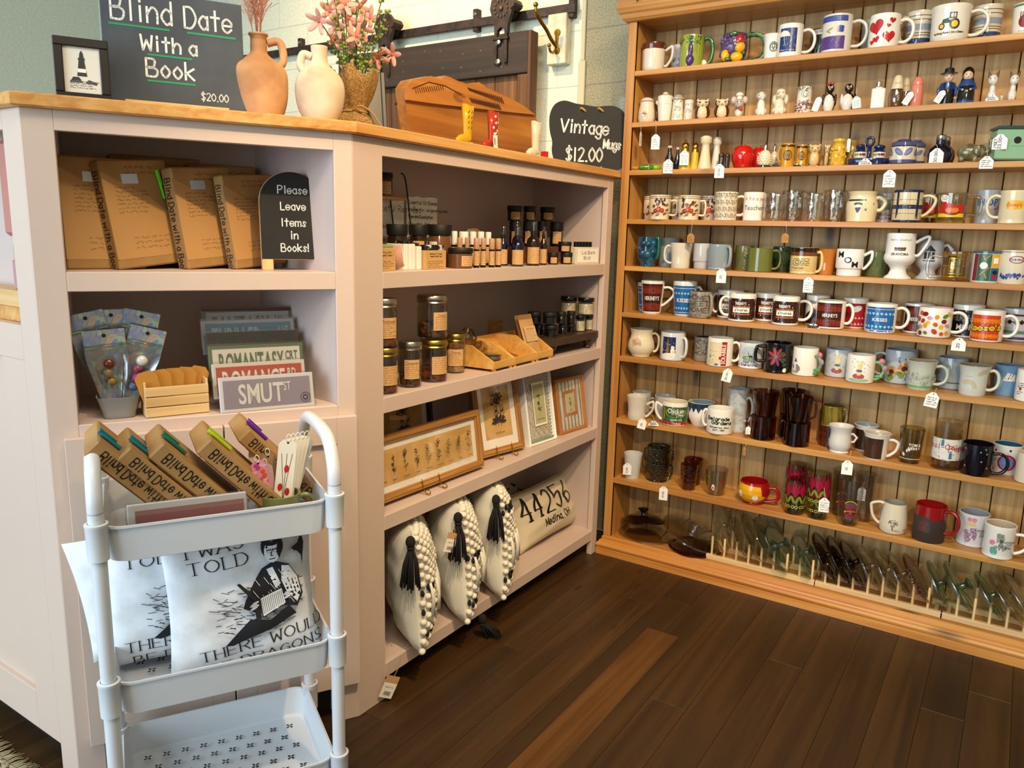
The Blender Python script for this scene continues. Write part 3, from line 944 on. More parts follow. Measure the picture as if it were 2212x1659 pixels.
# MUGS AND SHAKERS ON THE HUTCH
def prof_fr(kind):
 """outer outline as fractions of radius and height"""
 return {
  'cyl':[(0,.0),(.88,.0),(.97,.025),(1,.07),(1,.95),(.985,1)],
  'taper':[(0,0),(.7,0),(.755,.02),(.78,.06),(1,.97),(.99,1)],
  'can':[(0,0),(.9,0),(.96,.02),(.97,.05),(.93,.10),(.97,.15),(.97,.9),(1,.97),(.99,1)],
  'belly':[(0,0),(.62,0),(.68,.02),(.69,.07),(.82,.14),(.97,.27),(1,.4),(.95,.55),(.83,.7),(.79,.8),(.83,.93),(.9,1)],
  'pear':[(0,0),(.75,0),(.88,.02),(.98,.1),(1,.25),(.95,.5),(.86,.8),(.82,.96),(.81,1)],
  'waist':[(0,0),(.8,0),(.83,.03),(.83,.25),(.82,.35),(.86,.55),(.95,.85),(1,1)],
  'pedestal':[(0,0),(.88,0),(.86,.03),(.62,.09),(.52,.17),(.52,.22),(.66,.29),(.9,.36),(1,.43),(.99,.5),(.93,.56),(.92,.9),(.94,1)],
  'band':[(0,0),(.84,0),(.88,.02),(.89,.25),(.9,.27),(.97,.29),(1,.33),(1,.97),(.98,1)],
  'tulip':[(0,0),(.74,0),(.77,.03),(.7,.08),(.78,.14),(.88,.25),(.89,.42),(.8,.65),(.82,.82),(.98,.97),(1,1)],
  'flare':[(0,0),(.76,0),(.8,.04),(.81,.3),(.84,.7),(.93,.92),(1,1)],
  'bowl':[(0,0),(.62,0),(.66,.03),(.75,.15),(.93,.32),(.97,.5),(.96,.8),(1,1)],
  'stein':[(0,0),(.98,0),(1,.03),(.98,.1),(.86,.16),(.84,.2),(.88,.5),(.88,.8),(.93,.9),(.97,1)],
  'crock':[(0,0),(.86,0),(.92,.02),(.96,.25),(1,.45),(.99,.6),(.92,.72),(.85,.8),(.86,.9),(.93,.97),(.95,1)],
  'straight':[(0,0),(.95,0),(1,.03),(1,1)],
  'tumbler':[(0,0),(.76,0),(.8,.03),(1,1)],
  'coupe':[(0,0),(.8,0),(.86,.06),(.92,.14),(.93,.5),(.95,.85),(1,.97),(.99,1)],
  'ftd':[(0,0),(.64,0),(.66,.05),(.64,.1),(.72,.16),(.9,.3),(1,.5),(.99,.72),(.9,.93),(.88,1)],
 }[kind]
def radf(P):
 def f(z):
  for i in range(len(P)-1):
   if P[i][1] <= z <= P[i+1][1] and P[i+1][1]>P[i][1]:
    t=(z-P[i][1])/(P[i+1][1]-P[i][1]);return P[i][0]+(P[i+1][0]-P[i][0])*t
  return P[-1][0]
 return f
def vessel(mb,R,H,kind,m,ins=None,wall=0.0035,rim=None,bands=(),n=36,mod=None,floor_=0.06,solid=False):
 P0=[(a*R,b*H) for a,b in prof_fr(kind)]
 rf=radf(P0)
 # cut extra rings where bands start
 zs=sorted(set([z for b in bands for z in (b[0]*H,b[1]*H)]))
 out=[]
 for i,p in enumerate(P0):
  if i:
   q=P0[i-1]
   for z in zs:
    if q[1]+1e-6<z<p[1]-1e-6:out.append((rf(z),z))
  out.append(p)
 P=[]
 for i,p in enumerate(out):
  mm_=m
  if i+1<len(out):
   zc=(p[1]+out[i+1][1])/2
   for b in bands:
    if b[0]*H <= zc <= b[1]*H:mm_=b[2]
  P.append((p[0],p[1],mm_))
 if solid:
  if P[-1][0]>0:P.append((0,P[-1][1]))
  mb.lathe(P,m,n,mod=mod);return rf
 ins=ins or m
 rt=P[-1][0]
 P[-1]=(P[-1][0],P[-1][1],rim or m)
 P.append((rt-wall*.5,H+wall*.25,rim or m));P.append((rt-wall,H-wall*.1,ins))
 k=7
 for i in range(1,k+1):
  z=H-(H-floor_*H)*i/k
  P.append((max(rf(z)-wall,.004),z,ins))
 P.append((0,floor_*H,ins))
 mb.lathe(P,m,n,mod=mod)
 return rf
def handle(par,rf,H,ang,ext,m,z0=.2,z1=.82,t=.0048,style='D',sq=1.25,label=None):
 """handle on the side given by ang (0 = the viewer's right)"""
 hb=MB()
 r0,r1=rf(z0*H)-.002,rf(z1*H)-.002
 rm=max(r0,r1)
 if style=='D':pts=[(r1,z1),(r1+ext*.45,z1+.04),(rm+ext*.86,z1-.06),(rm+ext,(z0+z1)/2+.04),(rm+ext*.86,z0+.13),(r0+ext*.5,z0+.01),(r0,z0)]
 elif style=='ear':pts=[(r1,z1),(r1+ext*.5,z1+.02),(rm+ext*.95,z1-.06),(rm+ext,z1-.18),(rm+ext*.8,z0+.25),(r0+ext*.4,z0+.08),(r0,z0)]
 elif style=='sq':pts=[(r1,z1),(rm+ext*.85,z1+.005),(rm+ext,z1-.05),(rm+ext*.8,z0+.3),(r0+ext*.4,z0+.05),(r0,z0)]
 elif style=='seven':pts=[(r1,z1-.08),(rm+ext*.6,z1+.03),(rm+ext,z1+.06),(rm+ext*.95,z0+.3),(r0+ext*.35,z0+.02),(r0,z0)]
 else:pts=[(r1,z1),(rm+ext,z1-.02),(rm+ext,z0+.02),(r0,z0)]
 p3=smooth_path([(a,0,b*H) for a,b in pts],5)
 R=Matrix.Rotation(math.radians(ang),4,'Z')
 hb.tube(p3,t,m,10,sq=sq,up=(0,1,0) if False else None,T=R)
 return hb.build('handle',par,label)
def wrapf(rf,R0):
 def f(u,v,e):
  a=u/R0
  r=rf(v)+e
  return (r*math.sin(a),-r*math.cos(a),v)
 return f
YF,YB=0.047,0.122
MUGG='mugs on the pine hutch'
def stand(pl,pr,pt,z,y):return place(pl,pr,pt,z,'y',y)
def mug(row,pl,pr,pt,label,m,kind='cyl',y=YF,ins=None,rim=None,bands=(),hd=(0,None),deco=None,wall=.0035,name='mug',cat='mug',hm=None,n=36,mod=None,z=None,hs='D',hz=(.2,.82),ht=.0048,grp=None,fixh=None,hlabel=None,dy=0,floor_=.06):
 p,R,H,rz=stand(pl,pr,pt,z if z is not None else SH[row],y)
 if fixh:H=fixh
 t=thing(name,label,cat,p,rz,grp or MUGG)
 b=MB()
 rf=vessel(b,R,H,kind,m,ins,wall,rim,bands,n,mod,floor_)
 if deco:
  random.seed(int(pl*7+pt))
  deco(Dec(b,wrapf(rf,R),.007,iso=kind in ('ftd','belly','pear','crock','bowl','tulip','stein')),R,H)
 b.build('body',t)
 if hd:
  ang,ext=hd
  if ext is None:ext=.032
  else:
   # pixels -> metres at this place
   zc=(p-CAM).dot(CF);ext=ext*zc/FPX
  handle(t,rf,H,ang,ext,hm or m,hz[0],hz[1],ht,hs,label=hlabel)
 t['_R']=R;t['_H']=H
 return t
def G(h):return glaze(h)
CREAM,WHT,IVORY,GREYW=G('#ded0ae'),G('#e9e5da'),G('#e6dcc0'),G('#c4c6c4')
# print helpers, sizes as shares of R (u) and H (v)
def flowers(D,R,H,u0,u1,v0,v1,k,cols,leaf=None,s=.06):
 for i in range(k):
  u=random.uniform(u0,u1)*R;v=random.uniform(v0,v1)*H
  if leaf and random.random()<.6:
   D.ell(u+random.uniform(-.1,.1)*R,v-.05*H,.03*R,.05*H,leaf,8,random.uniform(-1,1))
  c=random.choice(cols)
  for j in range(5):
   a=2*PI*j/5+i
   D.ell(u+s*.6*R*math.cos(a),v+s*.6*R*math.sin(a),s*.5*R,s*.4*R,c,7,a)
  D.ell(u,v,s*.3*R,s*.3*R,mat('#d8b030',.3),7)
def heart(D,u,v,s,m,rot=0):
 P=[]
 for i in range(28):
  t=2*PI*i/28
  x=16*math.sin(t)**3;y=13*math.cos(t)-5*math.cos(2*t)-2*math.cos(3*t)-math.cos(4*t)
  c,d=math.cos(rot),math.sin(rot)
  P.append((u+s*(x*c-y*d)/17,v+s*(x*d+y*c)/17))
 D.poly(P,m)
def drop(D,u,v,s,m,up=True):
 P=[]
 for i in range(15):
  t=-PI*.25+(1.5*PI)*i/14-PI*.5+PI*.5
  a=PI*1.25+1.5*PI*i/14-PI*.5
 P=[(0,1.25),(-.12,.75),(-.45,.3),(-.75,-.05),(-.8,-.35),(-.6,-.6),(0,-.68),(.6,-.6),(.8,-.35),(.75,-.05),(.45,.3),(.12,.75)]
 D.poly([(u+s*a,v+s*(b if up else-b)) for a,b in P],m)
def tree(D,u,v,s,trunk,leaf,red):
 D.poly([(u-.1*s,v),(u+.1*s,v),(u+.05*s,v+.9*s),(u-.05*s,v+.9*s)],trunk)
 for i in range(46):
  a=random.uniform(0,2*PI);r=math.sqrt(random.random())
  D.ell(u+.75*s*r*math.cos(a),v+1.15*s+.55*s*r*math.sin(a),.09*s,.055*s,leaf if i % 4 else red,7,a)
 for i in range(5):D.ell(u+random.uniform(-.9,1)*s,v+random.uniform(-.05,.1)*s,.07*s,.07*s,red,8)
RED,DKRED,ORNG,YEL,GRN,DKGRN,BLU,NAVY,PUR,PNK,BRN,BLKI=[mat(c,.28,coat=.2) for c in ('#b3191c','#7a1214','#d95a12','#e3b51c','#4d7d33','#1f4a2a','#2f6fae','#1b2552','#5d3b86','#d77f93','#5a3220','#141313')]
SKYB=mat('#8fb8d8',.3)
SILV=mat('#c9ccd0',.3)
TAN=mat('#c8a878',.35)
# row 1
OCT=lambda R:(lambda x,y,z:(x,y,z))
mug(1,1386,1440,89,'faceted cream mug with a brown glazed rim, top left corner of the hutch',G('#d8d0bd'),'coupe',ins=G('#5a2412'),rim=G('#5a2412'),bands=((.78,1,G('#5a2412')),),hd=(-8,15),hs='seven',n=8,wall=.004)
mug(1,1450,1490,95,'small white mug with blue floral print behind the green vegetable mug',G('#c5c6cf'),'cyl',YB,hd=None,deco=lambda D,R,H:flowers(D,R,H,-1.2,1.2,.05,.55,26,[mat('#5b6a9c',.3),mat('#8b96bd',.3)],mat('#6d7aa8',.3),.13))
def veg(D,R,H):
 for k in range(22):
  u=(-1.3+2.6*k/21)*R
  D.rect(u-.03*R,.02*H,u+.025*R,.96*H,mat(random.choice(('#86963a','#6f8a32','#a8b04c')),.25))
 for k in range(60):
  D.ell(random.uniform(-1.3,1.3)*R,random.uniform(.72,.95)*H,.05*R,.05*R,mat(random.choice(('#39561c','#2f4a1c','#9aa63c')),.3),7)
t=mug(1,1469,1522,73,'green celery-stalk mug with a purple eggplant in relief',G('#8f9a3e'),'cyl',ins=G('#c7bf6a'),rim=G('#b2ac4a'),hd=(0,19),hm=G('#2f6a34'),deco=veg,hz=(.15,.9),ht=.0065)
R,H=t['_R'],t['_H']
b=MB();b.ell((-.12*R,-R*.86,.2*H),(.36*R,.3*R,.2*H),glaze('#4b2f62'));b.ell((-.1*R,-R*.92,.5*H),(.22*R,.16*R,.28*H),glaze('#4b2f62'));b.ell((-.1*R,-R*.95,.78*H),(.17*R,.12*R,.09*H),glaze('#1f5a3c'));b.tube([(-.1*R,-R,.82*H),(-.08*R,-R,.95*H)],.003,glaze('#1f5a3c'));b.build('eggplant',t)
b=MB();b.ell((R*1.02,-.01,.13*H),(.011,.010,.013),glaze('#e2ddc8'));b.build('onion_bulb',t)
t=mug(1,1557,1616,68,'fruit-shaped mug with purple grapes, pear and lemons',glaze('#4f4060'),'ftd',ins=G('#d8d2b8'),hd=(0,40),hm=noisy('leafy_glaze','#16401e','#5f8a58',90,.15,.4,.002),hz=(.08,.95),ht=.008)
R,H=t['_R'],t['_H']
b=MB();random.seed(21)
for k in range(46):
 a=random.uniform(-1.5,.9);z=random.uniform(.25,.88)*H
 b.ell((R*.93*math.sin(a),-R*.93*math.cos(a),z),.0062,glaze(random.choice(('#54406f','#6b5587','#453360'))),8,6)
b.build('grapes',t)
b=MB();b.ell((.36*R,-.82*R,.72*H),(.36*R,.3*R,.22*H),glaze('#a3231c'));b.ell((.4*R,-.85*R,.5*H),(.4*R,.3*R,.2*H),glaze('#d8a01c'));b.tube([(.36*R,-.8*R,.92*H),(.28*R,-.82*R,1.0*H)],.0016,glaze('#3a2a14'));b.build('pear',t)
b=MB();b.ell((-.62*R,-.72*R,.24*H),(.32*R,.28*R,.2*H),glaze('#dba712'));b.build('lemon',t)
b=MB();b.ell((.22*R,-.86*R,.17*H),(.46*R,.3*R,.17*H),glaze('#dba712'));b.build('lemon',t)
b=MB()
for (u,z,s,a) in ((.45,.42,.3,.5),(-.45,.1,.22,-.2),(-.1,.93,.3,.2),(.75,.3,.2,1)):
 b.ell((R*math.sin(u),-R*1.06*math.cos(u),z*H),(s*R,.08*R,s*.6*R),glaze('#2c5a2e'),R=Matrix.Rotation(-a,3,'Y'))
b.build('leaves',t)
def sb(D,R,H):
 D.ell(.15*R,.52*H,.52*R,.52*R,mat('#20402e',.3),24)
 D.ring(.15*R,.52*H,.34*R,.36*R,CHALK)
 for k in range(12):
  a=2*PI*k/12
  D.ell(.15*R+.44*R*math.cos(a),.52*H+.44*R*math.sin(a),.045*R,.045*R,CHALK,6)
 D.ell(.15*R,.55*H,.1*R,.14*R,CHALK,10)
 for s_ in (-1,1):D.line([(.15*R+s_*.08*R,.47*H),(.15*R+s_*.26*R,.42*H),(.15*R+s_*.22*R,.58*H)],.07*R,CHALK)
 D.line([(-.02*R,.40*H),(.32*R,.40*H)],.06*R,CHALK)
mug(1,1647,1690,71,'small white mug with a round green and white emblem',WHT,'flare',.07,hd=None,deco=sb)
def umb(D,R,H):
 b_=mat('#1e3470',.3)
 D.rect(-.92*R,.17*H,.5*R,.86*H,b_)
 D.poly([(-.55*R+.5*R*math.cos(a),.62*H+.17*H*math.sin(a)) for a in [PI*k/12 for k in range(13)]],WHT)
 for k in range(26):
  u=random.uniform(-.85,.4)*R;v=random.uniform(.28,.8)*H
  D.line([(u,v),(u+.05*R,v+.06*H)],.012*R,WHT)
 D.line([(-.5*R,.64*H),(-.42*R,.36*H)],.03*R,WHT)
 D.text('When it rains',-.21*R,.20*H,.04*H,WHT,'hand')
mug(1,1681,1736,49,'white mug with a blue rain and umbrella picture',WHT,'cyl',.055,hd=(0,25),deco=umb)
mug(1,1752,1798,60,'black mug with piano keys and coloured lines behind the violet mug',G('#17141c'),'cyl',YB,hd=None,deco=lambda D,R,H:[D.rect(-.9*R,.8*H,.9*R,.97*H,WHT),[D.rect(u*R,.86*H,(u+.05)*R,.97*H,BLKI) for u in [-.85+.13*k for k in range(13)]],[D.line([(random.uniform(-1,.8)*R,.1*H),(random.uniform(-1,.8)*R,.75*H)],.02*R,mat(random.choice(('#c9c7d8','#7b3f80','#3c8a5a')),.3)) for k in range(14)]])
def violet(D,R,H):
 D.rect(-1.4*R,.80*H,.7*R,.95*H,mat('#3c4f92',.25));D.rect(-1.4*R,.08*H,.55*R,.42*H,mat('#57397e',.25))
 for a in (0,1.57,3.14,4.71):D.ell(.22*R+.13*R*math.cos(a+.7),.6*H+.13*R*math.sin(a+.7),.14*R,.14*R,mat('#2f4690',.25),12)
 D.ell(-.5*R,.6*H,.24*R,.06*R,mat('#86a84a',.3),10,.4);D.ell(-.62*R,.54*H,.2*R,.05*R,mat('#86a84a',.3),10,-.5)
mug(1,1777,1843,28,'cream mug with blue and violet bands and a pansy',G('#dcd6c6'),'cyl',.05,hd=(0,30),deco=violet)
mug(1,1860,1912,41,'pale green-grey mug half hidden behind the red hearts mug',G('#8f9a92'),'coupe',YB,hd=None)
def hearts(D,R,H):
 heart(D,-.62*R,.62*H,.6*R,RED,.25);heart(D,.33*R,.32*H,.46*R,RED,.05);heart(D,.5*R,.78*H,.24*R,RED,-.1);heart(D,.25*R,.63*H,.16*R,RED,-.2);heart(D,-.5*R,.25*H,.26*R,RED,.3);heart(D,-.8*R,.18*H,.2*R,RED)
mug(1,1878,1946,27,'white mug covered with red hearts',WHT,'cyl',.05,hd=(0,27),deco=hearts)
SB=((.12,.30,G('#2f4268')),(.36,.38,G('#4a4030')),(.42,.44,G('#4a4030')),(.50,.66,G('#8d97a5')),(.76,.78,G('#4a4030')),(.86,.88,G('#4a4030')))
mug(1,1956,2020,21,'blue banded stoneware mug between the hearts mug and the tractor mug',G('#cfc5ae'),'coupe',YB,hd=(-150,20),bands=SB)
def tractor(D,R,H):
 g=mat('#1f4a2a',.3);y_=mat('#e0b51e',.3);k=mat('#23252a',.3)
 D.rect(-.42*R,.48*H,.2*R,.56*H,g);D.poly([(-.46*R,.5*H),(-.1*R,.56*H),(-.1*R,.62*H),(-.4*R,.59*H)],g)
 D.rect(-.08*R,.6*H,.3*R,.76*H,k);D.rect(-.03*R,.63*H,.11*R,.73*H,GREYW);D.rect(.14*R,.63*H,.25*R,.73*H,GREYW)
 D.ell(.22*R,.45*H,.27*R,.27*R,k);D.ell(.22*R,.45*H,.17*R,.17*R,y_);D.ell(-.45*R,.40*H,.17*R,.17*R,k);D.ell(-.45*R,.40*H,.11*R,.11*R,y_)
 D.text('Nothing Runs Like a Deere',-.05*R,.2*H,.05*H,BLKI,'hand',sx=.8,w=.02*R,rot=.03)
mug(1,2010,2101,6,'big cream mug with a green and yellow tractor',G('#dfd9c9'),'coupe',.055,hd=(0,34),rim=G('#2a3a2a'),deco=tractor)
mug(1,2100,2170,8,'blue banded stoneware mug right of the tractor mug',G('#cfc5ae'),'coupe',YB,hd=None,bands=SB)
mug(1,2186,2254,3,'cream mug with a dark red checked apple and green check rim at the photo edge',G('#dfd9c9'),'coupe',.05,hd=None,bands=((.9,.97,G('#4f7565')),),deco=lambda D,R,H:[D.ell(-.1*R,.42*H,.48*R,.48*R,DKRED,24),[D.rect((-.5+.16*k)*R,.1*H,(-.44+.16*k)*R,.72*H,BLKI) for k in range(5)],D.ell(.0,.74*H,.1*R,.04*H,GRN,8,.5)])
# row 2: shakers and figures
SHG='salt and pepper shakers on the pine hutch'
def shaker(row,pl,pr,pt,label,y=.05,name='salt_shaker',cat='salt shaker',z=None,rz=None):
 p,R,H,a=stand(pl,pr,pt,z if z is not None else SH[row],y)
 t=thing(name,label,cat,p,a if rz is None else rz,SHG)
 return t,R,H
def lat(t,name,prof,R,H,m,n=24,label=None,deco=None,mod=None):
 b=MB();P=[(a*R,c*H)+tuple(q) for a,c,*q in prof]
 b.lathe(P,m,n,mod=mod)
 if deco:deco(Dec(b,wrapf(radf(P),R),.007),R,H)
 return b.build(name,t,label)
t,R,H=shaker(2,1379,1416,207,'squat cream shaker with a small tree print, leftmost on its shelf')
lat(t,'body',[(0,0),(.8,0),(.92,.04),(1,.2),(.97,.45),(.84,.7),(.82,.8),(0,.8)],R,H,G('#cfc6b0'),deco=lambda D,R,H:[random.seed(2),tree(D,-.2*R,.22*H,.38*R,mat('#9a7a3a',.3),mat('#59664a',.3),mat('#8a3a30',.3))])
lat(t,'cap',[(.83,.80),(.88,.82,G('#8a7a88')),(.86,.85,G('#d6cab6')),(.62,.94),(.3,.99),(0,1)],R,H,G('#cfc6b0'))
t,R,H=shaker(2,1411,1425,216,'tiny clear glass shaker behind the tree print shaker',.12)
lat(t,'body',[(0,0),(1,0),(1,.8),(.7,.85),(0,.85)],R,H,glass('#c9c79a'));lat(t,'cap',[(.75,.82),(.75,.97),(0,1)],R,H,ZINC)
t,R,H=shaker(2,1420,1454,196,'white urn-shaped shaker with a pink domed cap')
lat(t,'body',[(0,0),(.74,0),(.78,.03),(.86,.3),(.98,.58,G('#b9b2a6')),(.985,.595,G('#dcd7cb')),(1,.84),(0,.84)],R,H,G('#dcd7cb'))
lat(t,'cap',[(.98,.84),(.94,.87),(.55,.92),(.4,.93),(.34,.97),(.2,1),(0,1)],R,H,G('#d0bfa8'))
def ann(D,R,H):
 D.text('25',-.08*R,.40*H,.16*H,mat('#55524e',.3),'serif',w=.1*R)
 for k in range(26):
  v=random.choice((random.uniform(.68,.82),random.uniform(.1,.3)))*H
  D.ell(random.uniform(-.9,.9)*R,v,.08*R,.05*R,mat('#4d5348',.3),6,random.uniform(0,3))
t,R,H=shaker(2,1451,1478,202,'tapered white shaker with a grey 25 and leaf sprays, the larger of the pair')
lat(t,'body',[(0,0),(.98,0),(1,.03),(.86,.6),(.8,.8),(0,.8)],R,H,G('#d9d4c4'),deco=ann);lat(t,'cap',[(.82,.79),(.97,.82),(.97,.88),(.7,.93),(.55,.98),(0,1)],R,H,G('#a59f90'))
t,R,H=shaker(2,1477,1498,215,'short white shaker with a grey 25 and leaf sprays, the smaller of the pair')
lat(t,'body',[(0,0),(.98,0),(1,.03),(.9,.5),(.95,.95),(.9,1),(0,1)],R,H,G('#d3cfc2'),deco=ann)
def owl(pl,pr,pt,label,row=2,y=.05,c1='#d8c3a2',c2='#4a2414'):
 t,R,H=shaker(row,pl,pr,pt,label,y)
 w,d=G(c1),G(c2)
 b=MB();b.ell((0,0,.36*H),(.92*R,.72*R,.37*H),d);b.ell((0,-.2*R,.34*H),(.72*R,.6*R,.34*H),w);b.build('body',t)
 b=MB();b.ell((0,0,.74*H),(.86*R,.66*R,.22*H),d);b.ell((0,-.16*R,.74*H),(.76*R,.55*R,.2*H),w)
 for s_ in (-1,1):b.lathe([(.22*R,0),(.12*R,.07*H),(0,.13*H)],w,10,T=Matrix.Translation((s_*.58*R,-.1*R,.86*H)))
 b.build('head',t)
 for s_ in (-1,1):
  b=MB();b.ell((s_*.36*R,-.62*R,.78*H),(.27*R,.1*R,.11*H),w);b.ell((s_*.36*R,-.70*R,.78*H),(.15*R,.05*R,.05*H),d);b.build('eye',t)
 b=MB();b.ell((0,-.74*R,.68*H),(.11*R,.14*R,.06*H),G('#d69a1e'));b.build('beak',t)
 for s_ in (-1,1):
  b=MB();b.ell((s_*.38*R,-.62*R,.035*H),(.2*R,.2*R,.035*H),G('#d69a1e'));b.build('foot',t)
 return t
owl(1499,1536,209,'brown and cream ceramic owl shaker, the left one of the pair')
owl(1541,1578,208,'brown and cream ceramic owl shaker, next to the mouse chef')
t,R,H=shaker(2,1580,1614,197,'grey ceramic mouse shaker wearing a white chef hat and red scarf')
b=MB();b.ell((0,0,.2*H),(.62*R,.55*R,.2*H),G('#b5afa2'));b.ell((0,-.15*R,.2*H),(.45*R,.45*R,.18*H),G('#d9d3c2'));b.build('body',t)
b=MB();b.ell((0,-.05*R,.56*H),(.6*R,.55*R,.21*H),G('#a8a397'));b.ell((-.05*R,-.5*R,.5*H),(.3*R,.32*R,.1*H),G('#b8b2a6'));b.ell((-.1*R,-.84*R,.52*H),.06*R,BLKI)
for s_ in (-1,1):b.ell((s_*.22*R-.03*R,-.52*R,.62*H),(.06*R,.05*R,.04*H),BLKI)
b.build('head',t)
for s_ in (-1,1):
 b=MB();b.ell((s_*.72*R,.0,.72*H),(.36*R,.14*R,.14*H),G('#b5aea2'));b.ell((s_*.72*R,-.1*R,.72*H),(.24*R,.08*R,.1*H),G('#d9a39a'));b.build('ear',t)
b=MB();b.lathe([(.36*R,.74*H),(.36*R,.84*H),(.5*R,.88*H),(.5*R,.95*H),(.3*R,1*H),(0,1*H)],G('#e3ddcd'),16);b.build('chef_hat',t)
b=MB();b.tube([(.42*R*math.cos(a),-.1*R+.45*R*math.sin(a),.37*H) for a in [2*PI*k/16 for k in range(16)]],.05*R,RED,6,closed=True);b.ell((.25*R,-.6*R,.33*H),(.3*R,.1*R,.04*H),RED);b.build('scarf',t)
def dog(pl,pr,pt,label,c,c2,poodle=False):
 t,R,H=shaker(2,pl,pr,pt,label)
 b=MB();b.ell((0,.1*R,.2*H),(.82*R,.8*R,.2*H),c);b.ell((-.05*R,-.1*R,.4*H),(.55*R,.55*R,.28*H),c)
 for s_ in (-1,1):b.ell((s_*.3*R,-.5*R,.2*H),(.18*R,.2*R,.2*H),c);b.ell((s_*.32*R,-.6*R,.03*H),(.22*R,.28*R,.035*H),c)
 b.build('body',t)
 b=MB();hx0=-.1*R if not poodle else .05*R
 b.ell((hx0,-.15*R,.78*H),(.55*R,.5*R,.18*H),c);b.ell((hx0-.2*R,-.5*R,.76*H),(.26*R,.3*R,.09*H),c);b.ell((hx0-.3*R,-.76*R,.79*H),.07*R,BLKI)
 for s_ in (-1,1):b.ell((hx0+s_*.2*R,-.58*R,.86*H),.05*R,BLKI)
 if poodle:b.ell((hx0,0,.92*H),(.5*R,.45*R,.12*H),c)
 b.build('head',t)
 for s_ in (-1,1):
  b=MB();b.ell((hx0+s_*.6*R,0,(.62 if poodle else .8)*H),(.26*R if poodle else .14*R,.3*R,(.2 if poodle else .16)*H),c2);b.build('ear',t)
 return t
dog(1629,1662,193,'white ceramic terrier shaker with grey streaked ears, looking up',G('#d8d4cb'),G('#8f8a82'))
dog(1664,1706,190,'curly cream ceramic poodle shaker sitting upright',G('#d9cfb8'),G('#cfc3a8'),True)
def gsh(D,R,H):
 D.text('G',.08*R,.62*H,.2*H,mat('#55504a',.3),'hand',w=.07*R)
 D.ring(.08*R,.72*H,.5*R,.55*R,mat('#6d675d',.3),sq=.8)
 for k in range(110):D.ell(random.uniform(-1.3,1.3)*R,random.uniform(.06,.48)*H,.09*R,.07*R,mat(random.choice(('#7a1f22','#8d3034','#5a1518','#c9b8a5','#5a6a48')),.3),7)
 for k in range(20):D.ell(random.uniform(-1.2,1.2)*R,random.uniform(.86,.97)*H,.07*R,.03*H,mat('#59544a',.3),6)
t,R,H=shaker(2,1719,1756,185,'white cylinder shaker with letter G over dense red flowers')
lat(t,'body',[(0,0),(.98,0),(1,.02),(.88,.5),(.85,.97),(.8,1),(0,1)],R,H,G('#d9d4c6'),deco=gsh)
def penguin(pl,pr,pt,label,bow):
 t,R,H=shaker(2,pl,pr,pt,label)
 w,k=G('#dbd6ca'),G('#15141a')
 b=MB();b.ell((0,.06*R,.33*H),(.92*R,.8*R,.34*H),k);b.ell((-.06*R,-.12*R,.31*H),(.86*R,.74*R,.32*H),w);b.lathe([(0,0),(.8*R,0),(.85*R,.06*H),(0,.1*H)],w,16);b.build('body',t)
 b=MB();b.ell((0,0,.8*H),(.6*R,.55*R,.16*H),k)
 for s_ in (-1,1):b.ell((s_*.24*R,-.47*R,.84*H),(.13*R,.08*R,.045*H),w);b.ell((s_*.24*R,-.54*R,.84*H),(.06*R,.04*R,.022*H),BLKI)
 b.build('head',t)
 b=MB();b.ell((-.05*R,-.58*R,.76*H),(.18*R,.2*R,.04*H),G('#c98a1e'));b.build('beak',t)
 for s_ in (-1,1):
  b=MB();b.ell((s_*.86*R,-.2*R,.42*H),(.2*R,.35*R,.2*H),k if s_>0 or bow else w);b.build('wing',t)
 if bow:
  for s_ in (-1,1):
   b=MB();b.ell((s_*.25*R,-.1*R,.96*H),(.28*R,.15*R,.05*H),RED);b.build('bow_loop',t)
penguin(1778,1808,176,'black and white penguin shaker with a red bow on its head',True)
penguin(1817,1850,175,'black and white penguin shaker without a bow, beside a price tag',False)
t,R,H=shaker(2,1881,1915,173,'square white porcelain shaker with a silver cap')
b=MB();b.box(-.88*R,.88*R,-.6*R,.6*R,.0,.75*H,G('#e6e6e2'),.003);b.box(-.4*R,.4*R,-.3*R,.3*R,.75*H,.8*H,G('#e6e6e2'),.001);b.build('body',t)
lat(t,'cap',[(.36,.79),(.38,.81),(.38,.98),(.3,1),(0,1)],R,H,CHROME)
for (a,b_,c,y_,lab) in ((1921,1957,160,.05,'round clear glass shaker with a tall cream plastic cap, front one'),(1945,1970,166,.11,'round clear glass shaker with a tall cream plastic cap, behind its twin')):
 t,R,H=shaker(2,a,b_,c,lab,y_)
 lat(t,'glass_jar',[(0,0),(.7,0),(.85,.04),(1,.25),(.98,.4),(.75,.6),(0,.6)],R,H,glass('#cfc0a8',add=.12))
 lat(t,'cap',[(.76,.58),(.78,.62),(.62,.8),(.5,.95),(.3,1),(0,1)],R,H,mat('#d8c9a6',.35),deco=lambda D,R,H:D.text('Salt',0,.72*H,.07*H,mat('#8a6a5a',.4),'hand'))
t,R,H=shaker(2,1967,1997,163,'tall pink rounded-top shaker')
lat(t,'body',[(0,0),(.9,0),(1,.03),(.97,.5),(.88,.72,G('#a8584a')),(.87,.735,G('#d4806c')),(.8,.85),(.55,.96),(.25,1),(0,1)],R,H,G('#d4806c'))
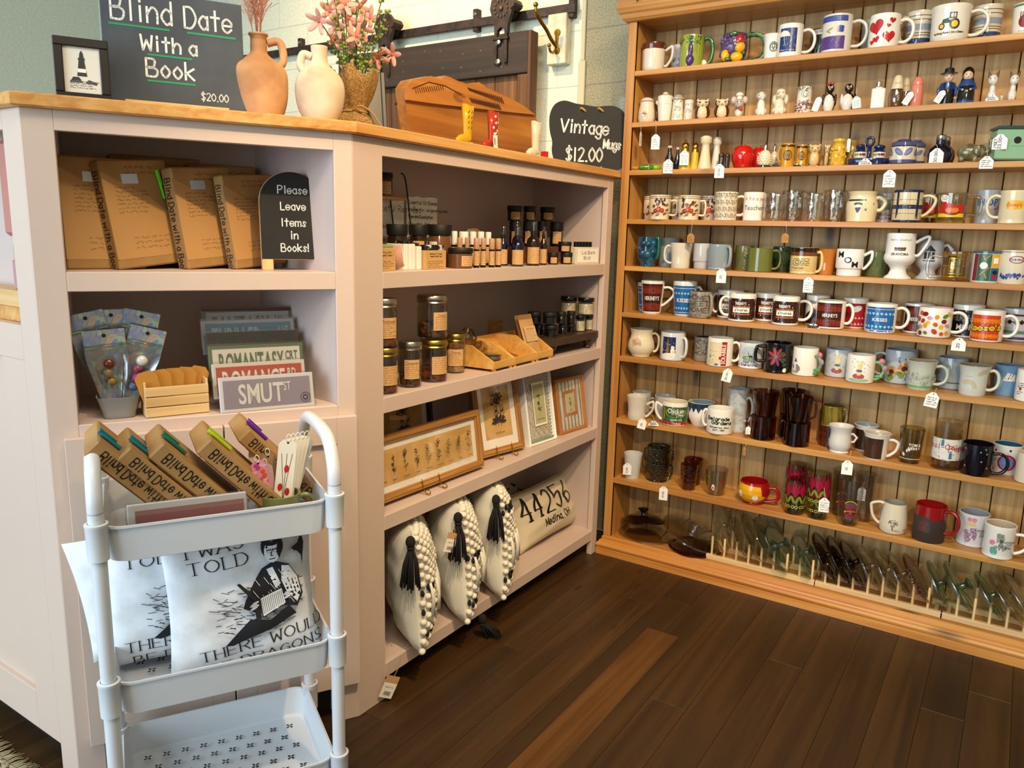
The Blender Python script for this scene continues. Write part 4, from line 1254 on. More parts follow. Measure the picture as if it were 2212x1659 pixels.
def amish(pl,pr,pt,label,man):
 t,R,H=shaker(2,pl,pr,pt,label)
 k,bl_,sk=G('#15130f'),G('#23467e'),G('#d8b392')
 b=MB()
 if man:b.lathe([(0,0),(.7*R,0),(.74*R,.1*H),(.82*R,.4*H),(.6*R,.62*H),(0,.66*H)],bl_,20);b.build('body',t);b=MB();b.lathe([(0,-.001),(.75*R,0),(.8*R,.1*H),(.86*R,.4*H),(.84*R,.43*H),(0,.43*H)],k,20);b.box(-.45*R,-.33*R,-.84*R,-.5*R,.4*H,.6*H,k);b.box(.33*R,.45*R,-.84*R,-.5*R,.4*H,.6*H,k);b.build('overalls',t)
 else:b.lathe([(0,0),(.95*R,0),(.95*R,.1*H,bl_),(.9*R,.3*H),(.78*R,.5*H),(.5*R,.66*H),(0,.68*H)],bl_,20);b.build('body',t);b=MB();b.lathe([(.96*R,.1*H),(.95*R,.3*H),(.8*R,.48*H),(.6*R,.52*H)],k,20);b.build('apron',t)
 for s_ in (-1,1):
  b=MB();b.tube([(s_*.6*R,0,.6*H),(s_*.95*R,-.1*R,.42*H),(s_*(.9 if man else .45)*R,-.35*R if man else-.9*R,.24*H if man else .38*H)],[.16*R,.17*R,.13*R],bl_,8);b.ell((s_*(.9 if man else .42)*R,-.38*R if man else-.98*R,.2*H if man else .37*H),.13*R,sk,8,6);b.build('arm',t)
 b=MB();b.ell((0,-.05*R,.76*H),(.55*R,.5*R,.14*H),sk)
 for s_ in (-1,1):b.ell((s_*.2*R,-.53*R,.78*H),(.07*R,.03*R,.012*H),BLKI,8,6)
 b.ell((0,-.55*R,.75*H),(.05*R,.05*R,.012*H),sk,8,6);b.ell((0,-.53*R,.715*H),(.1*R,.03*R,.008*H),mat('#a8503c',.4),8,6);b.build('head',t)
 b=MB()
 if man:b.lathe([(0,.845*H),(.92*R,.845*H),(.92*R,.865*H),(.56*R,.87*H),(.52*R,.98*H),(.4*R,1*H),(0,1*H)],k,22);b.build('hat',t)
 else:b.ell((0,.12*R,.8*H),(.66*R,.52*R,.2*H),k);b.ell((0,.25*R,.6*H),(.75*R,.4*R,.2*H),k);b.build('bonnet',t)
amish(2029,2070,144,'plain-dressed man shaker in black hat, black overalls and blue shirt',True)
amish(2071,2112,140,'plain-dressed woman shaker in black bonnet, black apron and blue dress',False)
def catf(pl,pr,pt,label,flip):
 t,R,H=shaker(2,pl,pr,pt,label,rz=None)
 w,k=G('#d6cfc2'),G('#5b5148');s=-1 if flip else 1
 b=MB();b.ell((0,0,.22*H),(.5*R,.5*R,.2*H),w);b.ell((0,-.1*R,.38*H),(.34*R,.34*R,.2*H),w)
 for q in (-1,1):b.ell((q*.2*R,-.35*R,.14*H),(.12*R,.14*R,.15*H),w)
 b.build('body',t)
 b=MB();b.tube(smooth_path([(s*.3*R,.2*R,.08*H),(s*.8*R,.1*R,.04*H),(s*1.05*R,0,.1*H),(s*.95*R,-.05*R,.22*H)],4),[.12*R]*8+[.09*R]*5,w,8);b.build('tail',t)
 b=MB();b.ell((-s*.05*R,-.2*R,.68*H),(.5*R,.42*R,.17*H),w);b.ell((-s*.25*R,-.56*R,.62*H),(.17*R,.16*R,.06*H),w);b.ell((-s*.3*R,-.71*R,.64*H),.05*R,mat('#c07a70',.4),8,6)
 for q in (-1,1):b.ell((-s*.12*R+q*.2*R,-.58*R,.72*H),(.06*R,.04*R,.02*H),BLKI,8,6)
 b.build('head',t)
 for q in (-1,1):
  b=MB();b.lathe([(.2*R,0),(.12*R,.1*H),(0,.2*H)],k,10,T=Matrix.Translation((-s*.05*R+q*.34*R,-.1*R,.79*H))@Matrix.Rotation(q*.3,4,'Y'));b.build('ear',t)
catf(2125,2168,147,'cream ceramic cat shaker with dark ears and curled tail, the left of two',False)
catf(2170,2211,148,'cream ceramic cat shaker leaning its head, the right of two at the photo edge',True)
# row 3
def corn(px,py,label):
 p=ony(px,py,.03);p.z=SH[3]
 t=thing('corn_shaker',label,'salt shaker',p,.55,SHG)
 g,y_=G('#3f7a1f'),G('#c99f45')
 b=MB();b.ell((0,0,.011),(.036,.012,.011),g);b.ell((.03,0,.011),(.02,.011,.010),G('#7da42c'));b.build('husk',t)
 b=MB();b.tube([(-.03,0,.01),(-.045,.004,.008),(-.052,0,.012)],[.007,.005,.003],G('#c07a35'),8);b.build('stem',t)
 b=MB();b.tube([(.004,-.012,.004),(.004,-.008,.02),(.004,.004,.023),(.004,.013,.012)],.0008,CARD,5);b.build('string',t)
corn(1398,358,'green corn-cob shaker lying on the shelf tied with white string')
def bottle(pl,pr,pt,label,y):
 t,R,H=shaker(3,pl,pr,pt,label,y,'glass_bottle','bottle')
 nv=glass('#0b1230',add=.08)
 lat(t,'body',[(0,0),(.95,0),(1,.03),(1,.38),(.9,.5),(.45,.68),(.42,.88),(.5,.89),(0,.9)],R,H,mat('#10162c',.15,coat=.4))
 lat(t,'cap',[(.44,.89),(.5,.91),(.5,.98),(0,1)],R,H,mat('#cdbd9a',.5))
bottle(1436,1456,313,'tiny dark blue bottle with a cream stopper, the taller left one',.05)
bottle(1456,1470,317,'tiny dark blue bottle with a cream stopper, the shorter right one',.06)
for a,b_,c,y_,lab in ((1467,1494,300,.045,'yellow glass shaker with a gold dome behind a price tag'),(1491,1513,302,.06,'yellow fading glass shaker with a gold dome, right of its tagged twin')):
 t,R,H=shaker(3,a,b_,c,lab,y_)
 lat(t,'body',[(0,0),(.95,0),(1,.03),(.8,.35),(.66,.6),(0,.6)],R,H,noisy('yellow_frosted_glass','#b59a20','#d8c040',5,.2,0),mod=None)
 lat(t,'collar',[(.66,.59),(.62,.7),(0,.7)],R,H,GOLD)
 lat(t,'cap',[(.5,.7),(.6,.74),(.62,.8),(.5,.87),(.2,.91),(.13,.93),(.2,.96),(.12,1),(0,1)],R,H,GOLD)
for a,b_,c,y_,lab,cc in ((1509,1540,291,.045,'tall cream baluster shaker with a flared foot, front one','#d6cba9'),(1536,1561,294,.08,'tall off-white baluster shaker behind the cream one','#cfcabb')):
 t,R,H=shaker(3,a,b_,c,lab,y_)
 lat(t,'body',[(0,0),(.98,0),(1,.02),(.84,.2),(.6,.55),(.52,.72),(.6,.75),(.8,.8),(.82,.92),(.84,.95),(0,.95)],R,H,G(cc))
 lat(t,'cap',[(.6,.95),(.56,.98),(.3,1),(0,1)],R,H,G(cc))
for a,b_,c,lab in ((1551,1564,329,'mini dark glass shaker with a black cap, left one above a price tag'),(1565,1576,330,'mini dark glass shaker with a black cap, right one beside the red apple')):
 t,R,H=shaker(3,a,b_,c,lab,.035)
 lat(t,'body',[(0,0),(1,0),(1,.72),(0,.74)],R,H,mat('#2b2622',.15,coat=.3));lat(t,'cap',[(.95,.74),(1,.76),(.95,.92),(.4,1),(0,1)],R,H,mat('#5d4a3a',.3,.8))
for a,b_,c,y_,lab in ((1580,1629,313,.05,'shiny red apple shaker, the bigger front one'),(1622,1655,318,.10,'shiny red apple shaker half hidden behind the front apple')):
 t,R,H=shaker(3,a,b_,c,lab,y_)
 lat(t,'fruit',[(0,.04),(.4,0),(.75,.06),(.98,.38),(1,.6),(.88,.86),(.55,1),(.25,.96),(0,.9)],R,H,mat('#b5140c',.12,coat=.6),28)
 b=MB();b.tube([(0,0,.9*H),(.003,0,1.02*H),(.006,0,1.1*H)],.0012,BRN,6);b.build('stem',t)
HOB=G('#d3c9b0')
for a,b_,c,y_,lab in ((1637,1669,307,.04,'white hobnail glass shaker with a pointed silver top, front one'),(1662,1683,310,.09,'white hobnail glass shaker with a silver top, behind its twin')):
 t,R,H=shaker(3,a,b_,c,lab,y_)
 b=MB();b.lathe([(0,0),(.8*R,0),(.8*R,.12*H,HOB),(.9*R,.2*H),(.95*R,.35*H),(.85*R,.55*H),(.4*R,.7*H),(0,.7*H)],glass('#c8c0aa',add=.15),24)
 for j in range(6):
  z=.2+.085*j;rr=(.9,.95,.95,.88,.76,.58)[j]
  for k in range(14):
   a2=2*PI*(k+.5*(j % 2))/14;b.ell((rr*R*math.cos(a2),rr*R*math.sin(a2),z*H),.11*R,HOB,7,5)
 b.build('body',t);lat(t,'cap',[(.35,.68),(.3,.76),(.34,.84),(.24,.94),(.08,1),(0,1)],R,H,CHROME)
MUS=G('#c08a1e')
for a,b_,c,y_,lab,hh in ((1685,1718,309,.045,'mustard mini stein shaker with round black emblem and left handle',True),(1718,1745,312,.06,'mustard mini stein shaker with round black emblem, beside the owl',False)):
 t,R,H=shaker(3,a,b_,c,lab,y_)
 def emb(D,R,H): 
  D.ring(0,.5*H,.62*R,.7*R,BLKI,n=24);D.ell(0,.5*H,.56*R,.56*R,mat('#8a6a20',.3),20);D.text('W',0,.42*H,.16*H,BLKI,'serif');D.ell(0,.34*H,.3*R,.03*H,BLKI,8);D.ell(0,.68*H,.25*R,.03*H,BLKI,8)
 lat(t,'body',[(0,0),(1,0),(1,.05),(.86,.1),(.9,.85,G('#3a2410')),(.95,.9),(.9,.95,MUS),(.85,1),(0,.99)],R,H,MUS,deco=emb)
 if hh:handle(t,lambda z:.88*R,H,180,.011,MUS,.25,.8,.0028)
owl(1742,1777,307,'white ceramic owl shaker with big yellow eyes and gold mosaic chest',3,.05,'#c8ae7a','#8f6a24')
owl(1778,1794,308,'partly hidden white owl shaker left of the yellow textured shaker',3,.085,'#c8ae7a','#8f6a24')
for a,b_,c,y_,lab,cc in ((1794,1829,297,.045,'yellow shaker embossed with fruit, front one','#c99f2f'),(1828,1853,301,.09,'darker yellow shaker embossed with fruit, behind','#9a7a3a')):
 t,R,H=shaker(3,a,b_,c,lab,y_)
 b=MB();b.lathe([(0,0),(.95*R,0),(1*R,.03*H),(.95*R,.4*H),(.88*R,.7*H),(.7*R,.78*H),(.72*R,.82*H),(.88*R,.88*H),(.85*R,.97*H),(0,1*H)],G(cc),24)
 random.seed(3)
 for k in range(40):
  a2=random.uniform(0,2*PI);z=random.uniform(.08,.66);b.ell((.93*R*math.cos(a2),.93*R*math.sin(a2),z*H),(.17*R,.17*R,.06*H),G(cc),8,6)
 b.build('body',t)
# cruet set
p=ony(1876,345,.05);p.z=SH[3];v=CAM-p
cs=thing('cruet_stand','dark blue shaker stand with a loop handle between two blue shakers','cruet stand',p,math.atan2(v.x,-v.y))
NB=G('#16234f')
b=MB();b.lathe([(0,0),(.9,0),(.95,.1),(1,.8),(.96,1),(.9,.9),(.88,.2),(0,.2)],NB,26,T=Matrix.Diagonal((.058,.026,.021,1)));b.build('tray',cs)
b=MB();b.tube([(0,0,.004),(0,0,.06)],.006,NB,10);b.tube([(.010*math.cos(a),0,.071+.012*math.sin(a)) for a in [2*PI*k/18 for k in range(18)]],.004,NB,8,closed=True);b.build('loop_handle',cs)
for a,b_,c,lab in ((1844,1873,310,'blue shaker with a painted white band, left side of its stand'),(1884,1913,311,'blue shaker with a painted white band, right side of its stand')):
 t,R,H=shaker(3,a,b_,c,lab,.047,z=SH[3]+.0045)
 lat(t,'body',[(0,0),(.9,0),(.95,.3,G('#cfc7b0')),(1,.34),(1,.6,NB),(.92,.64),(.6,.76),(0,.76)],R,H,NB,deco=lambda D,R,H:[D.ell(u*R,.47*H,.2*R,.07*H,mat(c_,.3),8,.6) for u,c_ in ((-.8,'#6a8a2c'),(-.4,'#6a8a2c'),(0,'#6a1f30'),(.4,'#6a1f30'),(.75,'#6a1f30'))])
 lat(t,'cap',[(.62,.75),(.7,.78),(.85,.84),(.85,.92),(.5,.98),(0,1)],R,H,NB)
BS=G('#4a4f78')
def potd(D,R,H):
 for u,a in ((-.38,.7),(.38,-.7),(-1.2,.7),(1.2,-.7)):
  D.ell(u*R,.48*H,.42*R,.2*R,mat('#5a6390',.25),16,-a);D.ell(u*R,.48*H,.3*R,.1*R,mat('#7d88b0',.25),12,-a)
 for u,v_ in ((-.08,.74),(.08,.74),(0,.68)):D.ell(u*R,v_*H,.05*R,.05*R,BLKI,8)
for a,b_,c,y_,lab in ((1922,1983,297,.05,'round cream and blue lidded pot with big blue petals, front one'),(1958,2001,300,.105,'round cream and blue lidded pot behind its twin')):
 t,R,H=shaker(3,a,b_,c,lab,y_,'lidded_pot','pot')
 lat(t,'body',[(0,0),(.8,0),(.97,.05,BS),(1,.18,G('#cfc5ab')),(.98,.4),(.9,.68),(0,.7)],R,H,BS,30,deco=potd)
 lat(t,'lid',[(.85,.70),(.94,.72),(.92,.84),(.7,.9),(.55,.92),(.45,.98),(0,1)],R,H,BS,30)
for a,b_,c,y_,lab in ((2004,2061,289,.05,'round dark cobalt bottle shaker with a silver cap, front one'),(2020,2066,293,.105,'round dark cobalt bottle shaker behind its twin')):
 t,R,H=shaker(3,a,b_,c,lab,y_)
 lat(t,'body',[(0,0),(.6,0),(.85,.06),(1,.28),(.9,.5),(.55,.64),(.4,.68),(.4,.82),(0,.83)],R,H,mat('#0e1020',.12,coat=.5),28)
 lat(t,'cap',[(.38,.82),(.41,.84),(.41,.97),(.3,1),(0,1)],R,H,CHROME)
t,R,H=shaker(3,2066,2128,302,'olive green ceramic elephant with a raised trunk',.05,'elephant_figurine','figurine')
e_=noisy('olive_crackle_glaze','#4f4a30','#7d7853',60,.12,.2,.001,coat=.4)
b=MB();b.ell((-.1*R,0,.5*H),(.86*R,.5*R,.4*H),e_)
for x_,y_ in ((-.6,-.3),(-.6,.3),(.35,-.3),(.35,.3)):b.tube([(x_*R,y_*R,.35*H),(x_*R,y_*R,0)],[.22*R,.2*R],e_,10)
b.build('body',t)
b=MB();b.ell((.7*R,-.1*R,.55*H),(.4*R,.36*R,.28*H),e_);b.tube(smooth_path([(.9*R,-.1*R,.5*H),(1.2*R,-.1*R,.5*H),(1.35*R,-.1*R,.75*H),(1.3*R,-.1*R,1.0*H),(1.42*R,-.1*R,1.08*H)],4),[.2*R]*6+[.14*R]*7+[.1*R]*4,e_,10);b.build('head',t)
b=MB();b.ell((.5*R,-.42*R,.55*H),(.26*R,.07*R,.24*H),e_);b.build('ear',t)
p=ony(2178,345,.06);p.z=SH[3]
t=thing('ceramic_house','mint green square ceramic box with a round black window','figurine',p,.35)
b=MB();mg=G('#86b08f');b.box(-.045,.045,-.03,.03,.006,.088,mg,.004);b.box(-.043,.043,-.028,.028,0,.006,G('#1d2430'),.001);b.build('body',t)
b=MB();b.box(-.047,.047,-.032,.032,.088,.096,G('#2f4a48'),.002);b.build('roof',t)
b=MB();b.box(-.008,.034,-.0315,-.03,.042,.076,mg,.001);b.lathe([(0,.001),(.009,.001),(.0095,0)],BLKI,16,T=Matrix.Translation((.006,-.0318,.058))@Matrix.Rotation(PI/2,4,'X'));b.build('window',t)
# row 4
FL=mat('#8a2418',.3)
def bouquet(D,R,H):
 for k in range(9):D.ell(random.uniform(-.65,.55)*R,random.uniform(.55,.85)*H,.1*R,.17*R,mat(random.choice(('#4a2a18','#6d4a20','#3c3222')),.3),8,random.uniform(-1,1))
 for u,v_,s_,c_ in ((-.1,.42,.27,'#a83418'),(-.4,.36,.2,'#8a2015'),(.22,.38,.2,'#a8281c'),(-.2,.62,.16,'#7a2418'),(-.55,.55,.14,'#5a3018')):
  for j in range(6):D.ell(u*R+s_*.55*R*math.cos(j*1.05),v_*H+s_*.55*R*math.sin(j*1.05),s_*.45*R,s_*.45*R,mat(c_,.3),9)
  D.ell(u*R,v_*H,s_*.25*R,s_*.25*R,mat('#d89a20',.3),8)
 for u,v_ in ((.62,.6),(.68,.4),(.5,.24),(-.7,.25),(-.2,.2)):D.ell(u*R,v_*H,.2*R,.1*R,mat('#7a5a28',.3),9,.4)
FLB=((.86,.885,G('#5a4030')),(.93,.955,G('#5a4030')))
for a,b_,c,y_,hd,lab in ((1390,1437,424,YB,None,'cream mug with red autumn flowers, hidden behind the leftmost one'),(1402,1449,421,.045,(0,13),'cream mug with red autumn flowers, leftmost in front on its shelf'),(1449,1492,425,YB,None,'cream mug with red autumn flowers, behind and between the two front ones'),
                              (1464,1513,422,.045,(-10,11),'cream mug with red autumn flowers, front one left of the TEA mug'),(1513,1556,423,YB,None,'cream mug with red autumn flowers, back one beside the TEA mug')):
 mug(4,a,b_,c,lab,G('#d8ccb0'),'band',y_,bands=FLB,hd=hd,hs='loop' if hd else 'D',deco=bouquet,hz=(.22,.78),ht=.004)
def tea(D,R,H):
 g=mat('#6f6a62',.4)
 D.rect(-1.3*R,.935*H,1.3*R,.945*H,g)
 for i in range(-3,4):
  for j in range(4):
   u,v_=(-.1+i*.48+(j % 2)*.24)*R,(.12+j*.24)*H
   if abs(u)<1.25*R and v_<.85*H:D.text('TEA',u,v_,.085*H,mat('#4a4640',.4),'serif',rot=.6,w=.03*R)
 for i in range(-4,5):D.line([((i*.48-.6)*R,.06*H),((i*.48+.55)*R,.92*H)],.013*R,g)
mug(4,1543,1594,414,'cream mug printed all over with slanted TEA words',G('#d8cdb4'),'can',.045,hd=(0,21),deco=tea)
mug(4,1605,1652,415,'white mug reading teach in black below red script',WHT,'can',.07,hd=None,deco=lambda D,R,H:[D.text('A+ for a job',.05*R,.72*H,.1*H,RED,'hand',sx=.8),D.text('Teacher',.05*R,.38*H,.17*H,BLKI,'sans',sx=1.0)])
CG=glass('#f2f0ea',add=.14,bump=.5,bscale=70)
def gmug(row,pl,pr,pt,label,m,kind='straight',y=.05,hd=None,**k):
 return mug(row,pl,pr,pt,label,m,kind,y,hd=hd,wall=.003,grp='glasses on the pine hutch',floor_=.08,**k)
gmug(4,1650,1697,417,'clear embossed glass mug right of the white teach mug',CG,y=.045)
gmug(4,1688,1740,411,'taller clear embossed glass mug with a knobbly glass handle',CG,y=.11,hd=(-70,14),ht=.006)
gmug(4,1735,1778,417,'clear embossed glass mug, third from the teach mug',CG,y=.045)
gmug(4,1778,1830,410,'clear embossed glass mug with knobbly handle left of the grape jug mug',CG,y=.11,hd=(-70,14),ht=.006)
def grape(D,R,H):
 D.rect(-1.2*R,.69*H,.25*R,.745*H,mat('#1f2740',.3))
 for u,v_ in ((-.35,.44),(-.25,.44),(-.15,.45),(-.3,.39),(-.2,.39),(-.26,.34)):D.ell(u*R,v_*H,.08*R,.08*R,mat('#2c3564',.3),10)
 D.ell(-.38*R,.6*H,.16*R,.07*R,DKGRN,10,.2);D.ell(-.12*R,.6*H,.16*R,.07*R,DKGRN,10,-.3)
 for u,v_ in ((.2,.42),(.28,.42),(.24,.38),(.75,.58),(.8,.62)):D.ell(u*R,v_*H,.035*R,.035*R,BLKI,7)
mug(4,1828,1898,413,'bulbous cream mug with a blue band and grape cluster',G('#d9cca5'),'crock',.05,hd=(-8,15),deco=grape,hz=(.4,.78),ht=.006)
mug(4,1893,1930,418,'white mug reading football hall of fame behind the grape mug',G('#b8babd'),'can',YB,hd=None,deco=lambda D,R,H:[D.rect(-.2*R,.45*H,.7*R,.8*H,mat('#5c6b6a',.4)),D.text('FOOTBALL',.25*R,.24*H,.09*H,mat('#6a2038',.4),'bold',sx=.7),D.text('HALL OF FAME',.25*R,.12*H,.09*H,mat('#6a2038',.4),'bold',sx=.6)])
def plaid(D,R,H):
 n=mat('#1c2444',.3)
 for u in (-.75,.72):D.rect((u-.1)*R,.02*H,(u+.1)*R,.98*H,n)
 D.rect(-1.4*R,.42*H,1.4*R,.55*H,n);D.rect(-1.4*R,.93*H,1.4*R,1*H,n);D.rect(-1.4*R,.0*H,1.4*R,.08*H,n)
 for v_ in (.28,.7):D.rect(-1.4*R,v_*H,1.4*R,(v_+.012)*H,mat('#8a6a50',.3))
 for u in (-.1,.1):D.rect(u*R,.02*H,(u+.012)*R,.98*H,mat('#8a6a50',.3))
mug(4,1929,1994,410,'cream mug with wide navy plaid bands',G('#d5c7a0'),'straight',.045,hd=(0,25),deco=plaid,rim=G('#1c2444'),hs='ear')
def comic(D,R,H):
 D.rect(-1.15*R,.2*H,.95*R,.32*H,mat('#d8c21e',.3));D.poly([(-1.1*R,.32*H),(-1.1*R,.5*H),(-.7*R,.72*H),(.2*R,.6*H),(.9*R,.62*H),(.92*R,.32*H)],mat('#b81f1c',.3))
 D.ell(0,.4*H,.6*R,.14*H,mat('#8a1a1a',.3));D.ell(0,.43*H,.5*R,.1*H,mat('#d8762a',.3))
 D.ell(-.62*R,.82*H,.34*R,.12*H,WHT);D.poly([(-.5*R,.75*H),(-.35*R,.62*H),(-.3*R,.78*H)],WHT)
 D.scribble(-.82*R,.74*H,-.42*R,.9*H,3,BLKI,.02*R)
gmug(4,1993,2032,418,'clear glass mug with a red and yellow comic print behind the plaid mug',glass('#e8e4d8',add=.06),'tumbler',YB,deco=comic)
gmug(4,2024,2092,416,'clear glass mug with a red and yellow comic print in front',glass('#e8e4d8',add=.06),'coupe',.05,hd=(0,24),deco=comic,hs='loop',hz=(.3,.85))
mug(4,2107,2163,410,'grey-white mug with blue restaurant letters behind the yellow-badge mug',G('#b5b8ba'),'can',YB,hd=None,deco=lambda D,R,H:[D.text('IHOP',.0,.55*H,.2*H,mat('#2c5a94',.3),'bold'),D.ring(.55*R,.6*H,.45*R,.52*R,RED,-1.6,-.3)])
mug(4,2158,2228,411,'cream diner mug with a yellow hexagon badge and left handle',G('#d9cda8'),'can',.045,hd=(180,24),deco=lambda D,R,H:[D.poly([(-.6*R,.56*H),(-.5*R,.68*H),(0,.71*H),(.5*R,.68*H),(.6*R,.56*H),(.5*R,.46*H),(0,.43*H),(-.5*R,.46*H)],mat('#e0a818',.3)),D.text("Denny's",0,.52*H,.11*H,RED,'bold',sx=.75)])
# row 5
BF=noisy('teal_blue_glaze','#0a2c40','#1d5a78',40,.1,.2,.002,coat=.5)
t=mug(5,1376,1423,512,'dark teal blue pedestal mug with raised fruit',BF,'ftd',.045,hd=(-25,6),hm=G('#1d5a44'),hz=(.3,.95),ht=.006,dy=0)
b=MB();R,H=t['_R'],t['_H']
for u,z,s_ in ((-.5,.78,.3),(.05,.76,.36),(-.6,.45,.34),(.0,.42,.36),(.55,.5,.26),(.6,.8,.25),(-.95,.62,.26)):b.ell((R*.86*math.sin(u),-R*.86*math.cos(u),z*H),(s_*R,s_*R*.7,s_*R),BF,12,8)
b.build('fruit',t)
GRYB=G('#8b979d')
mug(5,1420,1468,514,'grey-blue waisted mug behind the cream waisted mug',GRYB,'waist',YB,hd=None)
mug(5,1446,1495,525,'plain cream waisted mug with its handle to the left',G('#d3ccba'),'waist',.04,hd=(180,13),hz=(.2,.85),ht=.004)
mug(5,1497,1537,526,'pale grey mug with a ringed foot, left of the blue-grey mug',G('#b4b9bb'),'band',.075,hd=None)
mug(5,1529,1579,528,'smooth blue-grey mug with its handle turned to the viewer',G('#8a98a0'),'can',.045,hd=(-48,12),hz=(.15,.88))
mug(5,1587,1628,531,'olive green mug with a textured stripe, behind the plain olive mug',G('#5f6238'),'straight',.1,hd=None,deco=lambda D,R,H:[D.ell(random.uniform(-.0,.35)*R,random.uniform(.05,.95)*H,.06*R,.03*H,mat('#8a8d68',.2),6,.8) for k in range(50)])
mug(5,1614,1669,536,'plain olive green mug in front',G('#646a34'),'straight',.045,hd=(0,17),hz=(.15,.88),ht=.004)
mug(5,1668,1711,533,'dark green mug with a ringed foot, left of the fish mug',G('#2f3f2a'),'band',YB,hd=None)
mug(5,1706,1767,534,'tan mug with dark brown glazed rim and a black fish sketch',G('#cdb87c'),'can',.045,ins=G('#2a1710'),rim=G('#20120c'),bands=((.82,.99,G('#20120c')),(.68,.82,G('#6a3a18'))),hd=(-10,11),deco=lambda D,R,H:[D.ring(-.55*R,.45*H,.3*R,.34*R,BLKI,sq=.8),D.ring(-.5*R,.45*H,.12*R,.16*R,BLKI),D.scribble(-.2*R,.3*H,.45*R,.6*H,4,BLKI,.03*R),D.text('Flounder',-.45*R,.2*H,.07*H,BLKI,'hand')],hz=(.1,.8))
gmug(5,1765,1807,538,'orange carnival glass mug left of the MOM mug',mat('#b06a22',.1,coat=.6),'waist',.07)
mug(5,1805,1866,538,'white milk glass mug reading MOM in black letters',G('#dfdedb'),'band',.045,hd=(0,16),hs='seven',hz=(.3,.85),deco=lambda D,R,H:[D.text(c,u*R,v_*H,.22*H,BLKI,'bold',sx=1.1) for c,u,v_ in (('M',-.68,.70),('O',-.1,.5),('M',.42,.34))])
mug(5,1868,1920,544,'dull green mug behind, between MOM and the tall footed mug',G('#566239'),'straight',.1,hd=None)
mug(5,1911,1981,504,'tall white footed mug reading GRANDMA',G('#e2e0da'),'pedestal',.045,hd=(0,24),hs='seven',hz=(.52,.88),deco=lambda D,R,H:[D.text('World Greatest',0,.84*H,.04*H,BLKI,'serif'),D.rect(-.4*R,.62*H,.35*R,.64*H,BRN),[D.ell(u*R,.67*H,.12*R,.09*R,mat('#5a3a2a',.4),8,u) for u in (-.3,-.1,.1,.28)],D.text('GRANDMA',0,.52*H,.055*H,BLKI,'bold')])
mug(5,1977,2041,519,'white footed mug with a black building logo, behind GRANDMA',G('#c9ccce'),'pedestal',.12,hd=(0,17),hz=(.6,.85),deco=lambda D,R,H:[D.poly([(-.4*R,.72*H),(.0,.88*H),(.45*R,.72*H)],BLKI),[D.rect(u*R,.52*H,(u+.2)*R,.70*H,BLKI) for u in (-.4,-.12,.16)],D.rect(-.4*R,.46*H,.4*R,.49*H,BLKI)])
def gold(D,R,H):
 g=mat('#c08a1e',.2,.7)
 D.rect(-1.2*R,.86*H,1.2*R,.92*H,g);D.rect(-1.2*R,.12*H,1.2*R,.18*H,g)
 for u in (-.45,.5):D.rect((u-.03)*R,.25*H,(u+.03)*R,.78*H,g)
 D.rect(-.45*R,.76*H,.5*R,.79*H,g);D.rect(-.45*R,.24*H,.5*R,.27*H,g);D.rect(-1.2*R,.5*H,-.45*R,.54*H,g);D.rect(.5*R,.5*H,1.1*R,.54*H,g)
 for k in range(12):D.ell(-.18*R+random.uniform(-.08,.1)*R,(.34+.035*k)*H,.12*R,.03*R,g,7,random.uniform(-1,1))
gmug(5,2031,2098,543,'clear glass mug with gold bamboo decoration and left handle',glass('#e6e0cf',add=.08),'coupe',.045,hd=(180,24),deco=gold,hs='loop',hz=(.15,.8),hm=glass('#f0eee8',add=.15))
def golf(D,R,H):
 D.rect(-.98*R,.06*H,-.62*R,.92*H,mat('#7a1f34',.3));D.rect(-.6*R,.06*H,.28*R,.92*H,mat('#2c6040',.3));D.rect(.3*R,.5*H,.9*R,.92*H,mat('#d8a018',.3));D.rect(.3*R,.06*H,.9*R,.48*H,mat('#2f5a74',.3))
 D.ell(-.2*R,.55*H,.27*R,.25*R,WHT,18)
 for (a,b_,c,d) in ((-.3,.86,-.1,.7),(.15,.88,-.15,.74),(.15,.5,-.4,.25),(.05,.15,-.1,.3)):D.line([(a*R,b_*H),(c*R,d*H)],.07*R,mat('#d07a28',.3))
 D.ell(.55*R,.2*H,.2*R,.06*H,RED,10);D.rect(.4*R,.62*H,.75*R,.8*H,WHT)
 D.ell(.6*R,.34*H,.2*R,.07*H,BLKI,10)
mug(5,2099,2166,543,'mug with colourful golf ball and tee patchwork',G('#d9d5cc'),'straight',.05,rim=G('#34607a'),hd=None,deco=golf,bands=((.93,1,G('#34607a')),))
mug(5,2159,2226,541,'cream mug with a red oval outline and blue figures at the photo edge',G('#ded4bb'),'straight',.045,hd=None,deco=lambda D,R,H:[D.ring(.12*R,.73*H,.42*R,.52*R,mat('#8f1d35',.3),sq=.55,n=30),D.text('little tikes',.12*R,.70*H,.08*H,mat('#27408a',.3),'bold',sx=.6),[D.ell(random.uniform(-1,1)*R,random.uniform(.16,.3)*H,.07*R,.04*H,mat('#33458f',.3),7) for k in range(40)],D.rect(-1.2*R,.95*H,1.2*R,.965*H,BRN)])
